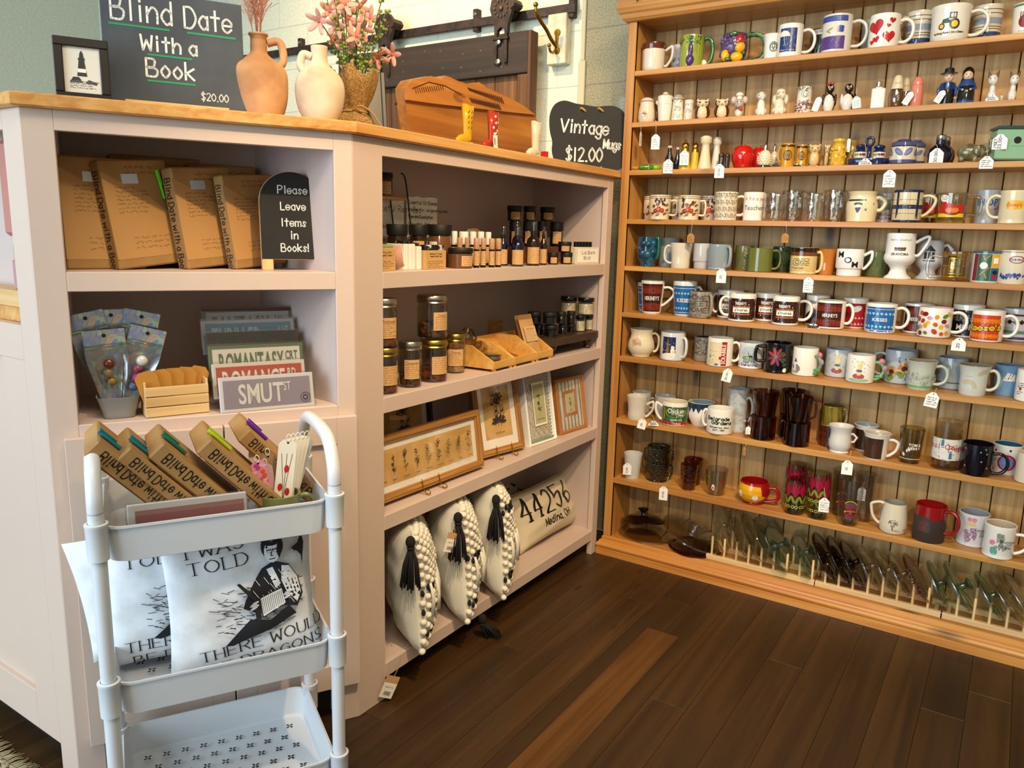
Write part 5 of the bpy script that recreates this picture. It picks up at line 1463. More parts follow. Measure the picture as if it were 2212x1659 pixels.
# row 6
CHOC=mat('#35140f',.25,coat=.2)
def hersplaid(word=True,u0=-1.1,u1=.95):
 def f(D,R,H):
  D.rect(u0*R,.08*H,u1*R,.92*H,mat('#3c1710',.25))
  for v_ in (.16,.62):D.rect(u0*R,v_*H,u1*R,(v_+.18)*H,mat('#7a2c18',.3))
  for u in (-.75,-.2,.35,.8):
   if u0<u<u1:D.rect(u*R,.1*H,(u+.02)*R,.9*H,mat('#2a0d0a',.3))
  for v_ in (.13,.82):D.rect(u0*R,v_*H,u1*R,(v_+.02)*H,mat('#a32622',.3))
  if word:D.text("HERSHEY'S",-.05*R,.43*H,.12*H,WHT,'bold',sx=.62)
 return f
def kisses(tall=False):
 def f(D,R,H):
  D.rect(-1.2*R,.06*H,.95*R,.88*H,mat('#1c5f9e',.25))
  for v_ in (.1,.8):D.rect(-1.2*R,v_*H,.95*R,(v_+.015)*H,WHT)
  for i in range(8):
   for v_,up in ((.66,i % 2),(.23,i % 2)):drop(D,(-1.05+.27*i)*R,v_*H,.12*R,mat('#9cc4dc',.3),bool(up))
  D.text('KISSES',-.05*R,.41*H,.11*H,WHT,'bold',sx=1.05)
 return f
mug(6,1376,1424,609,'tall blue candy-drop mug almost hidden behind the tall brown plaid mug',G('#d8dad8'),'taper',.125,hd=None,deco=kisses())
mug(6,1384,1436,605,'tall tapered brown plaid chocolate mug at the left end',G('#dcdad4'),'taper',.045,rim=G('#dcdad4'),hd=(-12,22),deco=hersplaid(),hs='ear',hz=(.25,.8))
mug(6,1453,1506,606,'tall tapered blue candy-drop mug with white lettering',G('#d6d8d8'),'taper',.065,hd=(10,14),deco=kisses(),hz=(.4,.8))
GRM=noisy('grey_speckled_glaze','#7d7668','#928b7c',40,.3,0)
def home(D,R,H):
 for t_,v_ in (('HOME',.70),('SWEET',.48),('HOME',.24)):D.text(t_,-.35*R,v_*H,.17*H,mat('#3c3026',.4),'hand',w=.06*R,jit=.1)
 for k in range(8):D.ell(random.uniform(-.9,.6)*R,random.choice((.9,.12))*H,.05*R,.03*H,mat('#5a4a38',.4),6)
mug(6,1489,1539,628,'grey mug lettered HOME SWEET HOME with its handle in front',GRM,'cyl',.04,ins=G('#39342c'),hd=(-50,12),deco=home,hz=(.12,.88))
def smores(u=-.1):
 def f(D,R,H):
  D.rect(-1.25*R,.09*H,1.25*R,.84*H,CHOC)
  o=mat('#b0683a',.3)
  D.text("HERSHEY'S",(u-.05)*R,.62*H,.1*H,WHT,'bold',sx=.55)
  D.rect((u-.7)*R,.53*H,(u+.68)*R,.57*H,o);D.rect((u-.65)*R,.34*H,(u+.62)*R,.52*H,WHT);D.rect((u-.7)*R,.26*H,(u+.68)*R,.30*H,o)
  D.text("s'mores",u*R,.39*H,.11*H,BLKI,'bold',sx=.9)
 return f
for a,b_,c,y_,hd,lab in ((1549,1607,625,.118,(185,12),"dark brown s'mores mug, back left of the four"),(1574,1633,632,.04,(180,19),"dark brown s'mores mug in front with its handle to the left"),
                              (1630,1688,631,.118,None,"dark brown s'mores mug, back right of the four"),(1668,1728,638,.04,(0,25),"dark brown s'mores mug in front with its handle to the right")):
 mug(6,a,b_,c,lab,WHT,'cyl',y_,hd=hd,deco=smores(-.05))
mug(6,1740,1792,636,'white mug with brown chocolate splash behind the brown plaid mug',WHT,'cyl',YB,hd=None,deco=lambda D,R,H:[D.poly([(-1.2*R,.05*H),(-1.2*R,.3*H),(-.3*R,.6*H),(.2*R,.35*H),(.8*R,.5*H),(1*R,.05*H)],CHOC),D.text("HERSHEY'S",-.3*R,.74*H,.09*H,BRN,'bold',sx=.6)])
mug(6,1763,1827,646,'short brown plaid chocolate mug with its handle right',WHT,'cyl',.045,rim=G('#33201c'),hd=(0,16),deco=hersplaid(True,-1.2,.8))
mug(6,1820,1876,642,'white mug with a red candy-drop panel behind, between brown and blue mugs',WHT,'cyl',YB,hd=None,deco=lambda D,R,H:[D.rect(-.9*R,.06*H,.85*R,.84*H,mat('#9c1a20',.3)),[drop(D,(-.2+.28*k)*R,(.36 if j else .16)*H,.12*R,mat('#d8a8a4',.3)) for k in range(4) for j in (0,1)],D.ell(.1*R,.66*H,.45*R,.1*H,mat('#c4ccd4',.3),12,.4)])
mug(6,1870,1938,652,'blue candy-drop mug with white lettering and right handle',WHT,'cyl',.045,rim=G('#20242c'),hd=(0,24),deco=kisses())
mug(6,1952,2018,653,'brown plaid chocolate mug behind the jelly bean mug',WHT,'cyl',.12,rim=G('#33201c'),hd=None,deco=hersplaid())
def beans(D,R,H):
 cs_=['#c9521a','#7a1c1c','#c98a94','#d8941a','#5d7d2c','#b03a14','#d8b21e']
 for i,(u,v_) in enumerate([(-.9,.8),(-.62,.78),(-.3,.66),(.1,.7),(.62,.73),(-.75,.55),(-.4,.5),(.05,.45),(.55,.56),(-.9,.35),(-.55,.4),(-.5,.16),(.02,.22),(.4,.38),(.45,.15),(-.88,.14),(.8,.42),(.78,.18),(-1.15,.3),(-1.1,.6),(.9,.8)]):
  D.ell(u*R,v_*H,random.uniform(.13,.21)*R,random.uniform(.11,.16)*R,mat(cs_[i % 7],.25),14,random.uniform(-.8,.8))
mug(6,1983,2058,661,'white mug dotted with orange, red and green jelly beans',WHT,'cyl',.045,rim=G('#c0503a'),ins=WHT,hd=(0,28),deco=beans)
mug(6,2057,2127,656,'black mug with big white capital letters behind the jelly bean mug',WHT,'cyl',.12,hd=None,deco=lambda D,R,H:[D.rect(-1.2*R,.07*H,1.2*R,.85*H,mat('#17100f',.25)),D.text('HERSHEY',-.1*R,.52*H,.2*H,mat('#8f8a86',.3),'bold',sx=.7),D.text('MORE',0,.25*H,.17*H,WHT,'bold',sx=.95)])
def reese(D,R,H):
 D.rect(-1.2*R,.07*H,.8*R,.87*H,mat('#c8380c',.25))
 for v_ in (.2,.68):
  for k in range(9):D.ell((-1.05+.22*k)*R,v_*H,.12*R,.08*H,mat('#d9780f',.25),12)
 D.rect(-1.2*R,.16*H,.8*R,.22*H,mat('#d9780f',.25));D.rect(-1.2*R,.66*H,.8*R,.74*H,mat('#d9780f',.25))
 D.text("Reese's",-.2*R,.38*H,.17*H,mat('#2a1408',.3),'hand',w=.15*R,sx=1.0,rot=.06);D.text("Reese's",-.2*R,.38*H,.17*H,mat('#e8c21a',.3),'hand',w=.08*R,sx=1.0,rot=.06)
mug(6,2098,2171,668,'bright orange candy cup mug with yellow script',WHT,'cyl',.045,hd=(0,25),deco=reese)
mug(6,2165,2232,664,'white mug with black, green and purple zigzag bands behind the orange one',G('#bfc0c2'),'cyl',.12,rim=G('#222630'),hd=None,bands=((.07,.15,G('#4a3566')),(.24,.34,G('#57837a')),(.78,.84,G('#6a1f3c'))),deco=lambda D,R,H:[D.poly([((-.7+.4*k)*R,.6*H),((-.5+.4*k)*R,.68*H),((-.3+.4*k)*R,.6*H),((-.5+.4*k)*R,.52*H)],BLKI) for k in range(4)])
# row 7
mug(7,1357,1415,707,'pot-bellied cream mug with faded pink flowers',G('#d8cdae'),'belly',.045,ins=G('#9aa5a5'),rim=G('#c49a80'),hd=(0,13),deco=lambda D,R,H:flowers(D,R,H,-.75,-.05,.45,.7,11,[mat('#c09a88',.4),mat('#c8ad94',.4),mat('#b58a7c',.4)],mat('#a8a07c',.4),.13))
def snow(D,R,H):
 D.rect(-.9*R,.18*H,.22*R,.86*H,mat('#1a2450',.25));D.ell(-.35*R,.17*H,.6*R,.12*H,WHT,18)
 D.poly([(-.55*R,.3*H),(-.42*R,.88*H),(-.3*R,.3*H)],mat('#8a6a28',.4))
 for k in range(26):D.ell(random.uniform(-.85,.1)*R,random.uniform(.35,.8)*H,.025*R,.025*R,mat(random.choice(('#e0c23a','#c9d8e8','#5fa05a')),.3),6)
 for v_,s_ in ((.25,.22),(.38,.18),(.49,.14)):D.ell(-.0*R,v_*H,s_*R,s_*R,WHT,14)
 for v_ in (.3,.36,.5):D.ell(.02*R,v_*H,.03*R,.03*R,BLKI,7)
mug(7,1427,1481,714,'white mug with a snowman in a dark blue night',G('#ccd0d2'),'cyl',.05,hd=(-40,12),deco=snow,hz=(.15,.8))
mug(7,1499,1542,725,'grey HOME SWEET HOME mug behind the letter tile mug',GRM,'cyl',.1,ins=G('#39342c'),hd=None,deco=lambda D,R,H:[D.text(t_,-.1*R,v_*H,.17*H,mat('#3c3026',.4),'hand',w=.06*R) for t_,v_ in (('HOME',.72),('SWEET',.5),('HOME',.28))])
def tiles(D,R,H):
 D.rect(-.95*R,.08*H,.1*R,.88*H,mat('#d6c49c',.4))
 for t_,u,v_ in (('T',-.5,.72),('M',-.75,.55),('U',-.5,.55),('G',-.25,.55),('M',-.5,.38),('E',-.5,.25),('X',-.78,.2)):
  D.rect((u-.1)*R,(v_-.05)*H,(u+.1)*R,(v_+.08)*H,mat('#e3d5b0',.4));D.text(t_,u*R,(v_-.02)*H,.07*H,mat('#5a4a38',.4),'sans')
 D.rect(.12*R,.06*H,.52*R,.9*H,mat('#9c1a1e',.3));D.rect(-.05*R,.28*H,.14*R,.38*H,mat('#9c1a1e',.3));D.rect(-.35*R,.07*H,-.1*R,.13*H,mat('#3a56a0',.3));D.rect(-.85*R,.33*H,-.7*R,.42*H,mat('#5a9cc0',.3))
 D.text('SCRABBLE',.42*R,.47*H,.13*H,WHT,'bold',rot=PI/2,sx=.8)
mug(7,1528,1584,726,'white mug with letter tiles and a red vertical word strip',WHT,'cyl',.04,hd=(0,16),deco=tiles)
def nc(D,R,H):
 D.ell(-.1*R,.6*H,.75*R,.28*H,mat('#a9bcc6',.3),24);D.ell(-.1*R,.42*H,.65*R,.1*H,mat('#6a8a50',.3),18);D.line([(-.7*R,.6*H),(.5*R,.58*H)],.04*R,mat('#c08a88',.3))
 k=mat('#2a2420',.4);D.ell(-.02*R,.5*H,.16*R,.04*H,k,10); 
 for u in (-.12,-.05,.05,.11):D.line([(u*R,.48*H),(u*R,.4*H)],.025*R,k)
 D.line([(-.12*R,.5*H),(-.2*R,.62*H)],.05*R,k);D.line([(-.2*R,.62*H),(-.26*R,.7*H)],.02*R,k);D.line([(-.2*R,.62*H),(-.14*R,.7*H)],.02*R,k)
 D.text('North',-.1*R,.23*H,.1*H,mat('#2a3f8a',.4),'hand',w=.045*R);D.text('Carolina',-.1*R,.11*H,.1*H,mat('#2a3f8a',.4),'hand',w=.045*R)
mug(7,1595,1650,736,'white souvenir mug with a deer and North Carolina script',G('#d6d8d6'),'ftd' if False else 'can',.075,hd=None,deco=nc)
def poin(D,R,H):
 for k in range(8):
  a=2*PI*k/8+.3
  D.ell(-.1*R+.42*R*math.cos(a),.56*H+.42*R*math.sin(a),.34*R,.14*R,mat(random.choice(('#7a1f24','#8f2a2a','#5a1a3a')),.3),14,a)
  D.line([(-.1*R,.56*H),(-.1*R+.66*R*math.cos(a),.56*H+.66*R*math.sin(a))],.018*R,mat('#b9a8a0',.3))
 for k in range(5):D.ell(random.uniform(.3,.9)*R,random.uniform(.3,.9)*H,.2*R,.1*R,mat('#2f4a34',.3),10,random.uniform(-1,1))
 D.ell(.62*R,.12*H,.17*R,.17*R,WHT,14)
mug(7,1651,1710,736,'shiny black mug with red poinsettia leaves and left handle',G('#0d0b12'),'can',.045,hd=(180,18),deco=poin,hs='loop',hz=(.35,.82),ht=.0055)
def tulipm(row,pl,pr,pt,label,deco,y,ang):
 t=mug(row,pl,pr,pt,label,WHT,'cyl',y,hd=None,deco=deco)
 R,H=t['_R'],t['_H']
 b=MB();Rm=Matrix.Rotation(math.radians(ang),4,'Z')
 b.tube(smooth_path([(R*.95,0,.12*H),(R*1.35,0,.22*H),(R*1.6,0,.45*H),(R*1.5,0,.65*H),(R*1.2,0,.76*H),(R*.95,0,.74*H)],5),.0052,G('#5d9a68'),10,T=Rm)
 b.ell((R*1.42,0,.8*H),(.24*R,.16*R,.12*H),G('#b5707e'),T=Rm);b.ell((R*1.66,0,.56*H),(.22*R,.16*R,.12*H),G('#9a7a98'),T=Rm);b.ell((R*1.3,-.05*R,.25*H),(.34*R,.1*R,.07*H),G('#4d8a58'),T=Rm)
 b.build('handle',t,'handle shaped like tulips')
def bunny(D,R,H,dress='#a83a54',g=True):
 if g:D.ell(-.1*R,.12*H,.75*R,.07*H,mat('#8fb58a',.4),18)
 y_=mat('#d8c47a',.4)
 D.ell(-.1*R,.26*H,.42*R,.1*H,mat(dress,.4),16);D.ell(-.08*R,.42*H,.2*R,.14*H,y_,12);D.ell(-.05*R,.62*H,.18*R,.09*H,y_,12)
 for s_ in (-1,1):D.ell((-.05+s_*.12)*R,.76*H,.05*R,.1*H,y_,10,s_*-.2)
 D.ell(-.08*R,.46*H,.22*R,.05*H,mat('#4a5a9a',.4),12)
 for k in range(16):D.ell(random.uniform(-.8,.7)*R,random.uniform(.2,.9)*H,.04*R,.03*R,mat(random.choice(('#8a6a94','#6a8ab0','#c08a94','#7a9a70')),.4),6)
tulipm(7,1712,1768,747,'white cottage mug with a tulip handle turned to the viewer',lambda D,R,H:[D.poly([(-.95*R,.5*H),(-.8*R,.66*H),(-.62*R,.5*H)],mat('#5a5a70',.4)),D.ell(-.8*R,.14*H,.35*R,.06*H,mat('#8fb58a',.4)),flowers(D,R,H,-1.1,-.4,.18,.4,9,[mat('#a83a44',.4),mat('#5a6aa8',.4)],mat('#6a9a5a',.4),.09)],.05,-42)
mug(7,1783,1842,750,'pale blue mug with small painted yellow rabbits, behind',G('#b4bcbd'),'cyl',.1,hd=None,deco=lambda D,R,H:bunny(D,R,H,'#8a4a54',False))
tulipm(7,1829,1891,762,'white mug with a rabbit in a pink skirt and a tulip handle',lambda D,R,H:bunny(D,R,H),.04,-5)
def sunf(D,R,H):
 for u,v_ in ((-.5,.36),(.25,.48)):
  for j in range(16):D.ell(u*R+.3*R*math.cos(j*.393),v_*H+.3*R*math.sin(j*.393),.12*R,.055*R,mat(random.choice(('#c98a1c','#d8a028','#b0701a')),.4),8,j*.393)
  D.ell(u*R,v_*H,.17*R,.17*R,mat('#3a2414',.5),14)
 for k in range(10):D.ell(random.uniform(-.7,.5)*R,random.uniform(.1,.35)*H,.16*R,.09*R,mat(random.choice(('#4a7a3a','#6a8a3a','#345a2c')),.4),9,random.uniform(-1.5,1.5))
 for k in range(6):D.ell(random.uniform(-.1,.5)*R,random.uniform(.65,.8)*H,.06*R,.04*R,DKGRN,7,random.uniform(-1,1))
mug(7,1911,1982,751,'blue-grey mug with two sunflowers, behind the tulip handle',G('#a9b1b9'),'cyl',.115,hd=(180,26),deco=sunf)
mug(7,1955,2026,775,'pale green mug with tiny meadow flowers and a green foot band',G('#b9bfae'),'flare',.045,ins=G('#a09a84'),rim=G('#cfc3a4'),hd=(0,23),bands=((.05,.15,G('#6fa070')),),deco=lambda D,R,H:flowers(D,R,H,-1.1,1.1,.22,.62,50,[mat(c,.4) for c in ('#8aa5b5','#a8b5a0','#b59aa8','#9ab0c0')],mat('#9ab094',.4),.06))
mug(7,2024,2091,768,'blue-grey mug with a ringed foot behind, handle to the left',G('#9aa3a6'),'cyl',.12,hd=(178,22),bands=((.2,.24,G('#5d5148')),))
def rainb(D,R,H):
 for (u,v_,r_,a0,a1) in ((-.35,.2,.62,.2,2.3),(.75,.62,.5,1.2,2.8)):
  for k,c_ in enumerate(('#b58a9c','#d8c26a','#c8bc4a','#9cc0c4')):D.ring(u*R,v_*H,(r_-.07*k)*R,(r_-.07*k+.045)*R,mat(c_,.4),a0,a1,18)
 D.scribble(-.55*R,.62*H,-.2*R,.68*H,1,mat('#7a8aa0',.4),.012*R)
mug(7,2067,2142,784,'pale mug with pastel rainbows and a flared tan rim',G('#c6c8bc'),'flare',.045,rim=G('#b5a88c'),ins=G('#8a8474'),hd=(0,19),deco=rainb)
mug(7,2143,2213,784,'light blue mug with a striped kite, behind',G('#6f97b8'),'flare',.115,rim=G('#a9b8be'),hd=None,deco=lambda D,R,H:[D.poly([(-.35*R,.5*H),(-.05*R,.78*H),(.55*R,.72*H),(.6*R,.5*H)],WHT),[D.poly([((-.2+.2*k)*R,.55*H),((-.05+.2*k)*R,.74*H),((.03+.2*k)*R,.74*H),((-.12+.2*k)*R,.55*H)],mat(c_,.4)) for k,c_ in enumerate(('#a83a34','#3a5a9a','#c08a2c'))],[D.ell((-.4-.05*k)*R,(.45-.08*k)*H,.07*R,.05*R,mat('#b8c49a',.4),7) for k in range(4)]])
mug(7,2195,2264,795,'white mug with a red and black flower print, cut by the right photo edge',WHT,'cyl',.045,hd=None,deco=lambda D,R,H:[D.ell(-.7*R,.4*H,.12*R,.05*H,RED,8),D.scribble(-.95*R,.42*H,-.5*R,.6*H,3,BLKI,.03*R),D.scribble(-.95*R,.2*H,-.4*R,.34*H,2,BRN,.03*R)])
# row 8
MILK=mat('#cfc9bd',.2,coat=.3,bump=.6,bscale=90)
mug(8,1353,1399,850,'cream milk glass mug with raised texture, in front at the left end',MILK,'pear' if False else 'waist',.04,hd=(0,15),hs='seven',hz=(.12,.7))
mug(8,1365,1408,842,'grey-white milk glass mug behind the cream textured one',G('#b7b6b2'),'waist',.122,hd=(0,12),hz=(.3,.7))
mug(8,1413,1460,850,'grey-white milk glass mug behind the green tuna mug',G('#b7b6b2'),'waist',.118,hd=None)
def tuna(D,R,H):
 D.rect(-1.25*R,.06*H,1.25*R,.2*H,mat('#a31c1e',.3));D.rect(-1.25*R,.2*H,1.25*R,.84*H,mat('#235a34',.3))
 D.ring(.1*R,.58*H,.8*R,.84*R,mat('#d8c21e',.3),sq=.42,n=30)
 D.text('Chicken',.1*R,.58*H,.2*H,WHT,'bold',sx=.75);D.text('OF THE',.0,.5*H,.06*H,WHT,'sans');D.text('Sea',.5*R,.46*H,.12*H,WHT,'bold');D.text('DINNER SIZE',.15*R,.25*H,.08*H,mat('#c9d8c0',.3),'bold',sx=.8);D.text('TUNA',.2*R,.085*H,.09*H,mat('#e0d8b0',.3),'bold')
 for k in range(5):D.ell((-.9+.05*(k % 2))*R,(.34+.1*k)*H,.07*R,.05*H,mat('#c8841c',.3),8)
mug(8,1430,1486,861,'green and red tuna can mug with white lettering and square left handle',WHT,'cyl',.05,ins=G('#d8cfb4'),hd=(180,14),deco=tuna,hs='seven',hz=(.2,.82))
mug(8,1485,1544,862,'bowl-shaped white mug with dark blue drips',WHT,'bowl',.1,ins=G('#8fa0ab'),hd=None,bands=((.78,1,G('#17354a')),),deco=lambda D,R,H:[D.poly([((-1.2+.4*k)*R,.8*H),((-.8+.4*k)*R,.8*H),((-1.0+.4*k+random.uniform(-.1,.1))*R,random.uniform(.5,.62)*H)],mat('#17354a',.15,coat=.4)) for k in range(6)])
mug(8,1527,1585,875,'white garden shop mug with green script and left handle',WHT,'cyl',.035,hd=(178,10),hz=(.25,.85),deco=lambda D,R,H:[D.text('Belgrade',-.15*R,.58*H,.13*H,mat('#1f3a24',.4),'hand',w=.07*R),D.text('Gardens',.15*R,.42*H,.13*H,mat('#1f3a24',.4),'hand',w=.07*R),D.text('Barberton, Ohio',-.02*R,.27*H,.06*H,BLKI,'hand',w=.03*R),D.text('EST. 1957',-.05*R,.16*H,.06*H,BLKI,'hand',w=.03*R)])
t=mug(8,1570,1619,835,'tall pearly white stein with raised pattern',noisy('pearl_glass','#a9a9a9','#c3bcc4',80,.08,.8,.003,c3='#aebdb9',coat=.5),'stein',.105,hd=(-20,14),hz=(.25,.78))
def stack(pl,pr,pt,pl2,pr2,y,lab_top,lab_low,hd1,hd2,m):
 p,R,H,rz=stand(pl,pr,pt,SH[8],y)
 h1=H*.53
 for k in (0,1):
  t=thing('glass_cup',(lab_low,lab_top)[k],'cup',(p.x,p.y,SH[8]+(k*H*.475 if k else 0)),rz,'brown glass cups in stacks')
  b=MB();rf=vessel(b,R*(.96 if k==0 else 1),h1 if k else h1*.9,'tumbler' if k else 'straight',m,wall=.003,floor_=.09)
  random.seed(k)
  b.build('body',t)
  hd=(hd2,hd1)[k]
  if hd is not None:handle(t,rf,h1,hd,.016,m,.2,.85,.004)
BGL=glass('#c49c88',add=.05)
stack(1624,1683,839,0,0,.05,'upper brown glass cup of the left stack','lower brown glass cup of the left stack, price tag at its handle',None,195,BGL)
stack(1686,1741,838,0,0,.125,'upper brown glass cup of the back stack','lower brown glass cup of the back stack',None,None,BGL)
stack(1697,1757,851,0,0,.036,'upper brown glass cup of the right front stack','lower brown glass cup of the right front stack, handle to the left',-20,180,BGL)
OLV=noisy('olive_ribbed_glaze','#5a4a14','#8a7a2c',30,.15,.4,.002,stretch=(6,6,.6),coat=.4)
OBR=noisy('brown_relief_glaze','#2a0f08','#5a2412',60,.12,.6,.002,coat=.4)
p,R,H,rz=stand(1774,1822,871,SH[8],.1)
for k,(m_,lab) in enumerate(((OBR,'red-brown relief mug under the olive mug'),(OLV,'olive ribbed mug stacked on the red-brown mug'))):
 t=thing('mug',lab,'mug',(p.x,p.y,SH[8]+k*H*.5),rz,MUGG)
 b=MB();rf=vessel(b,R,H*.5,'straight' if not k else 'can',m_,G('#5a4a2a') if k else m_);b.build('body',t)
 if k:handle(t,rf,H*.5,-10,.014,G('#8a8050'),.15,.85,.004)
mug(8,1788,1844,913,'matte white tulip-shaped footed mug with small handle',mat('#cbc8c4',.35),'tulip',.035,hd=(0,11),hz=(.42,.68),ht=.0035)
BRS=mat('#38221a',.25,coat=.2)
mug(8,1843,1898,911,'brown mug with a white rim, behind the white footed mug',G('#d0cec8'),'flare',.118,ins=G('#9dabb0'),hd=None,bands=((.05,.84,G('#38221a')),))
mug(8,1863,1925,928,'white mug with a plain brown panel and right handle',G('#d9d4ca'),'flare',.035,ins=G('#b5ab98'),hd=(0,19),hz=(.1,.75),hs='ear',deco=lambda D,R,H:[D.rect(-1.3*R,.04*H,.55*R,.84*H,mat('#3d2515',.3)),[D.line([((-.8+.25*k)*R,.2*H),((-.5+.25*k)*R,.6*H)],.01*R,mat('#5a4030',.3)) for k in range(4)]])
gmug(8,1942,1999,918,'ribbed clear jelly jar glass with white print',glass('#dcd6bd',add=.08),'tumbler',.05,deco=lambda D,R,H:[D.text('TOM &',.35*R,.52*H,.08*H,WHT,'bold'),D.text('JERRY',.4*R,.42*H,.08*H,WHT,'bold'),D.rect(-1.2*R,.14*H,1.2*R,.155*H,WHT),[D.ell(random.uniform(-.8,-.1)*R,random.uniform(.22,.45)*H,.08*R,.05*H,mat(random.choice(('#d8d4c8','#4a4640')),.4),8) for k in range(10)]])
def pepsi(D,R,H):
 D.rect(-1.35*R,.22*H,1.35*R,.66*H,mat('#d9d4ca',.4));r_=mat('#a83a38',.4);bl=mat('#34708c',.4)
 D.text('Pepsi-Cola',-.45*R,.45*H,.1*H,r_,'hand',w=.06*R,sx=.95);D.text('Pepsi',.95*R,.42*H,.1*H,r_,'hand',w=.06*R)
 for u,v_ in ((-.3,.6),(.3,.34)):D.rect((u-.1)*R,(v_-.09)*H,(u+.1)*R,(v_+.03)*H,bl);D.rect((u-.04)*R,(v_+.03)*H,(u+.04)*R,(v_+.08)*H,bl)
 for k in range(7):u=random.uniform(-1,.8);v_=random.uniform(.25,.6);D.line([(u*R,v_*H),((u+.3)*R,v_*H),((u+.3)*R,(v_-.06)*H)],.015*R,mat('#5a6a78',.4))
gmug(8,2018,2083,903,'tall clear cola glass with a white, red and blue printed band',glass('#ece8de',add=.07),'straight',.05,deco=pepsi)
mug(8,2076,2148,950,'glossy black mug with white stars and right handle',G('#0c0b14'),'straight',.04,hd=(0,28),hz=(.1,.7),deco=lambda D,R,H:[[D.line([((u-.06)*R,v_*H),((u+.06)*R,v_*H)],.015*R,WHT),D.line([(u*R,v_*H-.06*R),(u*R,v_*H+.06*R)],.015*R,WHT)] for u,v_ in ((-.8,.85),(.6,.75),(.3,.5),(.7,.3),(-.7,.3),(.5,.9),(.2,.8))])
mug(8,2142,2210,952,'white mug with a red and blue round badge and blue inside, behind the black one',G('#d8d4ca'),'straight',.115,ins=G('#2f6278'),hd=None,deco=lambda D,R,H:[D.ell(.05*R,.42*H,.62*R,.62*R,mat('#a31c2c',.3),24),D.ell(.05*R,.42*H,.48*R,.48*R,mat('#5a86b8',.3),24),[D.ell(u*R,v_*H,.08*R,.04*H,BLKI,8) for u,v_ in ((-.8,.8),(.2,.85),(.85,.2),(-.9,.15))]])
mug(8,2195,2262,973,'cream mug at the right photo edge, beside the badge mug',G('#d9cdb0'),'cyl',.04,hd=None)
# row 9
gmug(9,1347,1387,973,'plain white milk glass tumbler with a price tag, left end of the lowest shelf',G('#c6c9c4'),'tumbler',.05,name='tumbler',cat='tumbler')
GRG=glass('#97a574',add=.07,bump=.8,bscale=160)
p,R,H,rz=stand(1397,1449,955,SH[9],.085)
for k,lab in enumerate(('lower dark green pebbled glass mug of the stack','upper dark green pebbled glass mug of the stack')):
 t=thing('glass_mug',lab,'mug',(p.x,p.y,SH[9]+k*H*.44),rz,'green pebbled glass mugs')
 b=MB();rf=vessel(b,R,H*.54,'belly' if False else 'can',GRG,wall=.004,floor_=.1);b.build('body',t)
 for a in ((0,) if not k else (0,180)):handle(t,rf,H*.54,a,.012,GRG,.2,.8,.004)
AMT=glass('#d6a06c',add=.06,bump=.6,bscale=110)
gmug(9,1469,1508,997,'amber textured glass tumbler, the front one',AMT,'tumbler',.05,name='tumbler',cat='tumbler')
gmug(9,1476,1519,985,'amber textured glass tumbler, the back one',AMT,'tumbler',.12,name='tumbler',cat='tumbler')
gmug(9,1522,1573,1005,'low clear glass tumbler with a small red and green print',glass('#e8e8e2',add=.07),'tumbler',.06,name='tumbler',cat='tumbler',deco=lambda D,R,H:[D.ell(-.25*R,.35*H,.16*R,.12*H,WHT,10),D.ell(-.25*R,.33*H,.08*R,.06*H,RED,8),D.ell(.75*R,.6*H,.14*R,.05*H,RED,8),[D.ell(random.uniform(-.9,-.3)*R,random.uniform(.5,.8)*H,.05*R,.03*H,GRN,7) for k in range(8)],D.rect(-1*R,.16*H,1*R,.175*H,RED)])
def ry(D,R,H):
 y_=mat('#dba017',.15,coat=.4)
 D.poly([(-1.35*R,.95*H),(.45*R,.88*H),(.55*R,.45*H),(.35*R,.12*H),(-.9*R,.15*H),(-1.35*R,.4*H)],y_);D.poly([(.5*R,.5*H),(.85*R,.42*H),(.4*R,.14*H)],y_)
 D.ell(-.95*R,.48*H,.17*R,.14*H,WHT,16);D.ell(.12*R,.38*H,.2*R,.15*H,WHT,16)
mug(9,1594,1664,1028,'round red mug with a yellow front and two white buttons',G('#8f0f14'),'ftd',.05,hd=(-10,20),deco=ry,hz=(.15,.75),ht=.006)
def tul(D,R,H):
 r_=mat('#8a1430',.3);g=mat('#74862c',.3);y_=mat('#c2c048',.3)
 for u in (-.75,0,.75,1.5,-1.5,2.25): 
  D.poly([((u-.33)*R,.95*H),((u-.36)*R,.66*H),(u*R,.5*H),((u+.36)*R,.66*H),((u+.33)*R,.95*H),((u+.15)*R,.8*H),(u*R,.97*H),((u-.15)*R,.8*H)],r_)
  D.ell((u-.2)*R,.45*H,.12*R,.12*H,g,8,.4);D.ell((u+.2)*R,.45*H,.12*R,.12*H,g,8,-.4)
  for s_ in (-1,1):D.ring((u+s_*.17)*R,.24*H,.11*R,.16*R,y_,n=10)
TG=glass('#e8e4da',add=.06)
def tulg(pl,pr,pt,y,lab,z=None,fixh=None):return gmug(9,pl,pr,pt,lab,TG,'straight',y,name='tumbler',cat='tumbler',deco=tul,z=z,fixh=fixh)
t=tulg(1697,1743,1027,.035,'red tulip glass in front, left of the tulip group')
hh=t['_H']
t=tulg(1700,1745,1016,.105,'red tulip glass at the bottom of the back stack',fixh=hh);tulg(1700,1745,984,.105,'red tulip glass nested on top of the back stack',SH[9]+.032,fixh=hh)
t=tulg(1748,1793,1038,.035,'red tulip glass at the bottom of the right stack',fixh=hh);tulg(1748,1796,1006,.035,'red tulip glass nested on top of the right stack',SH[9]+.035,fixh=hh)
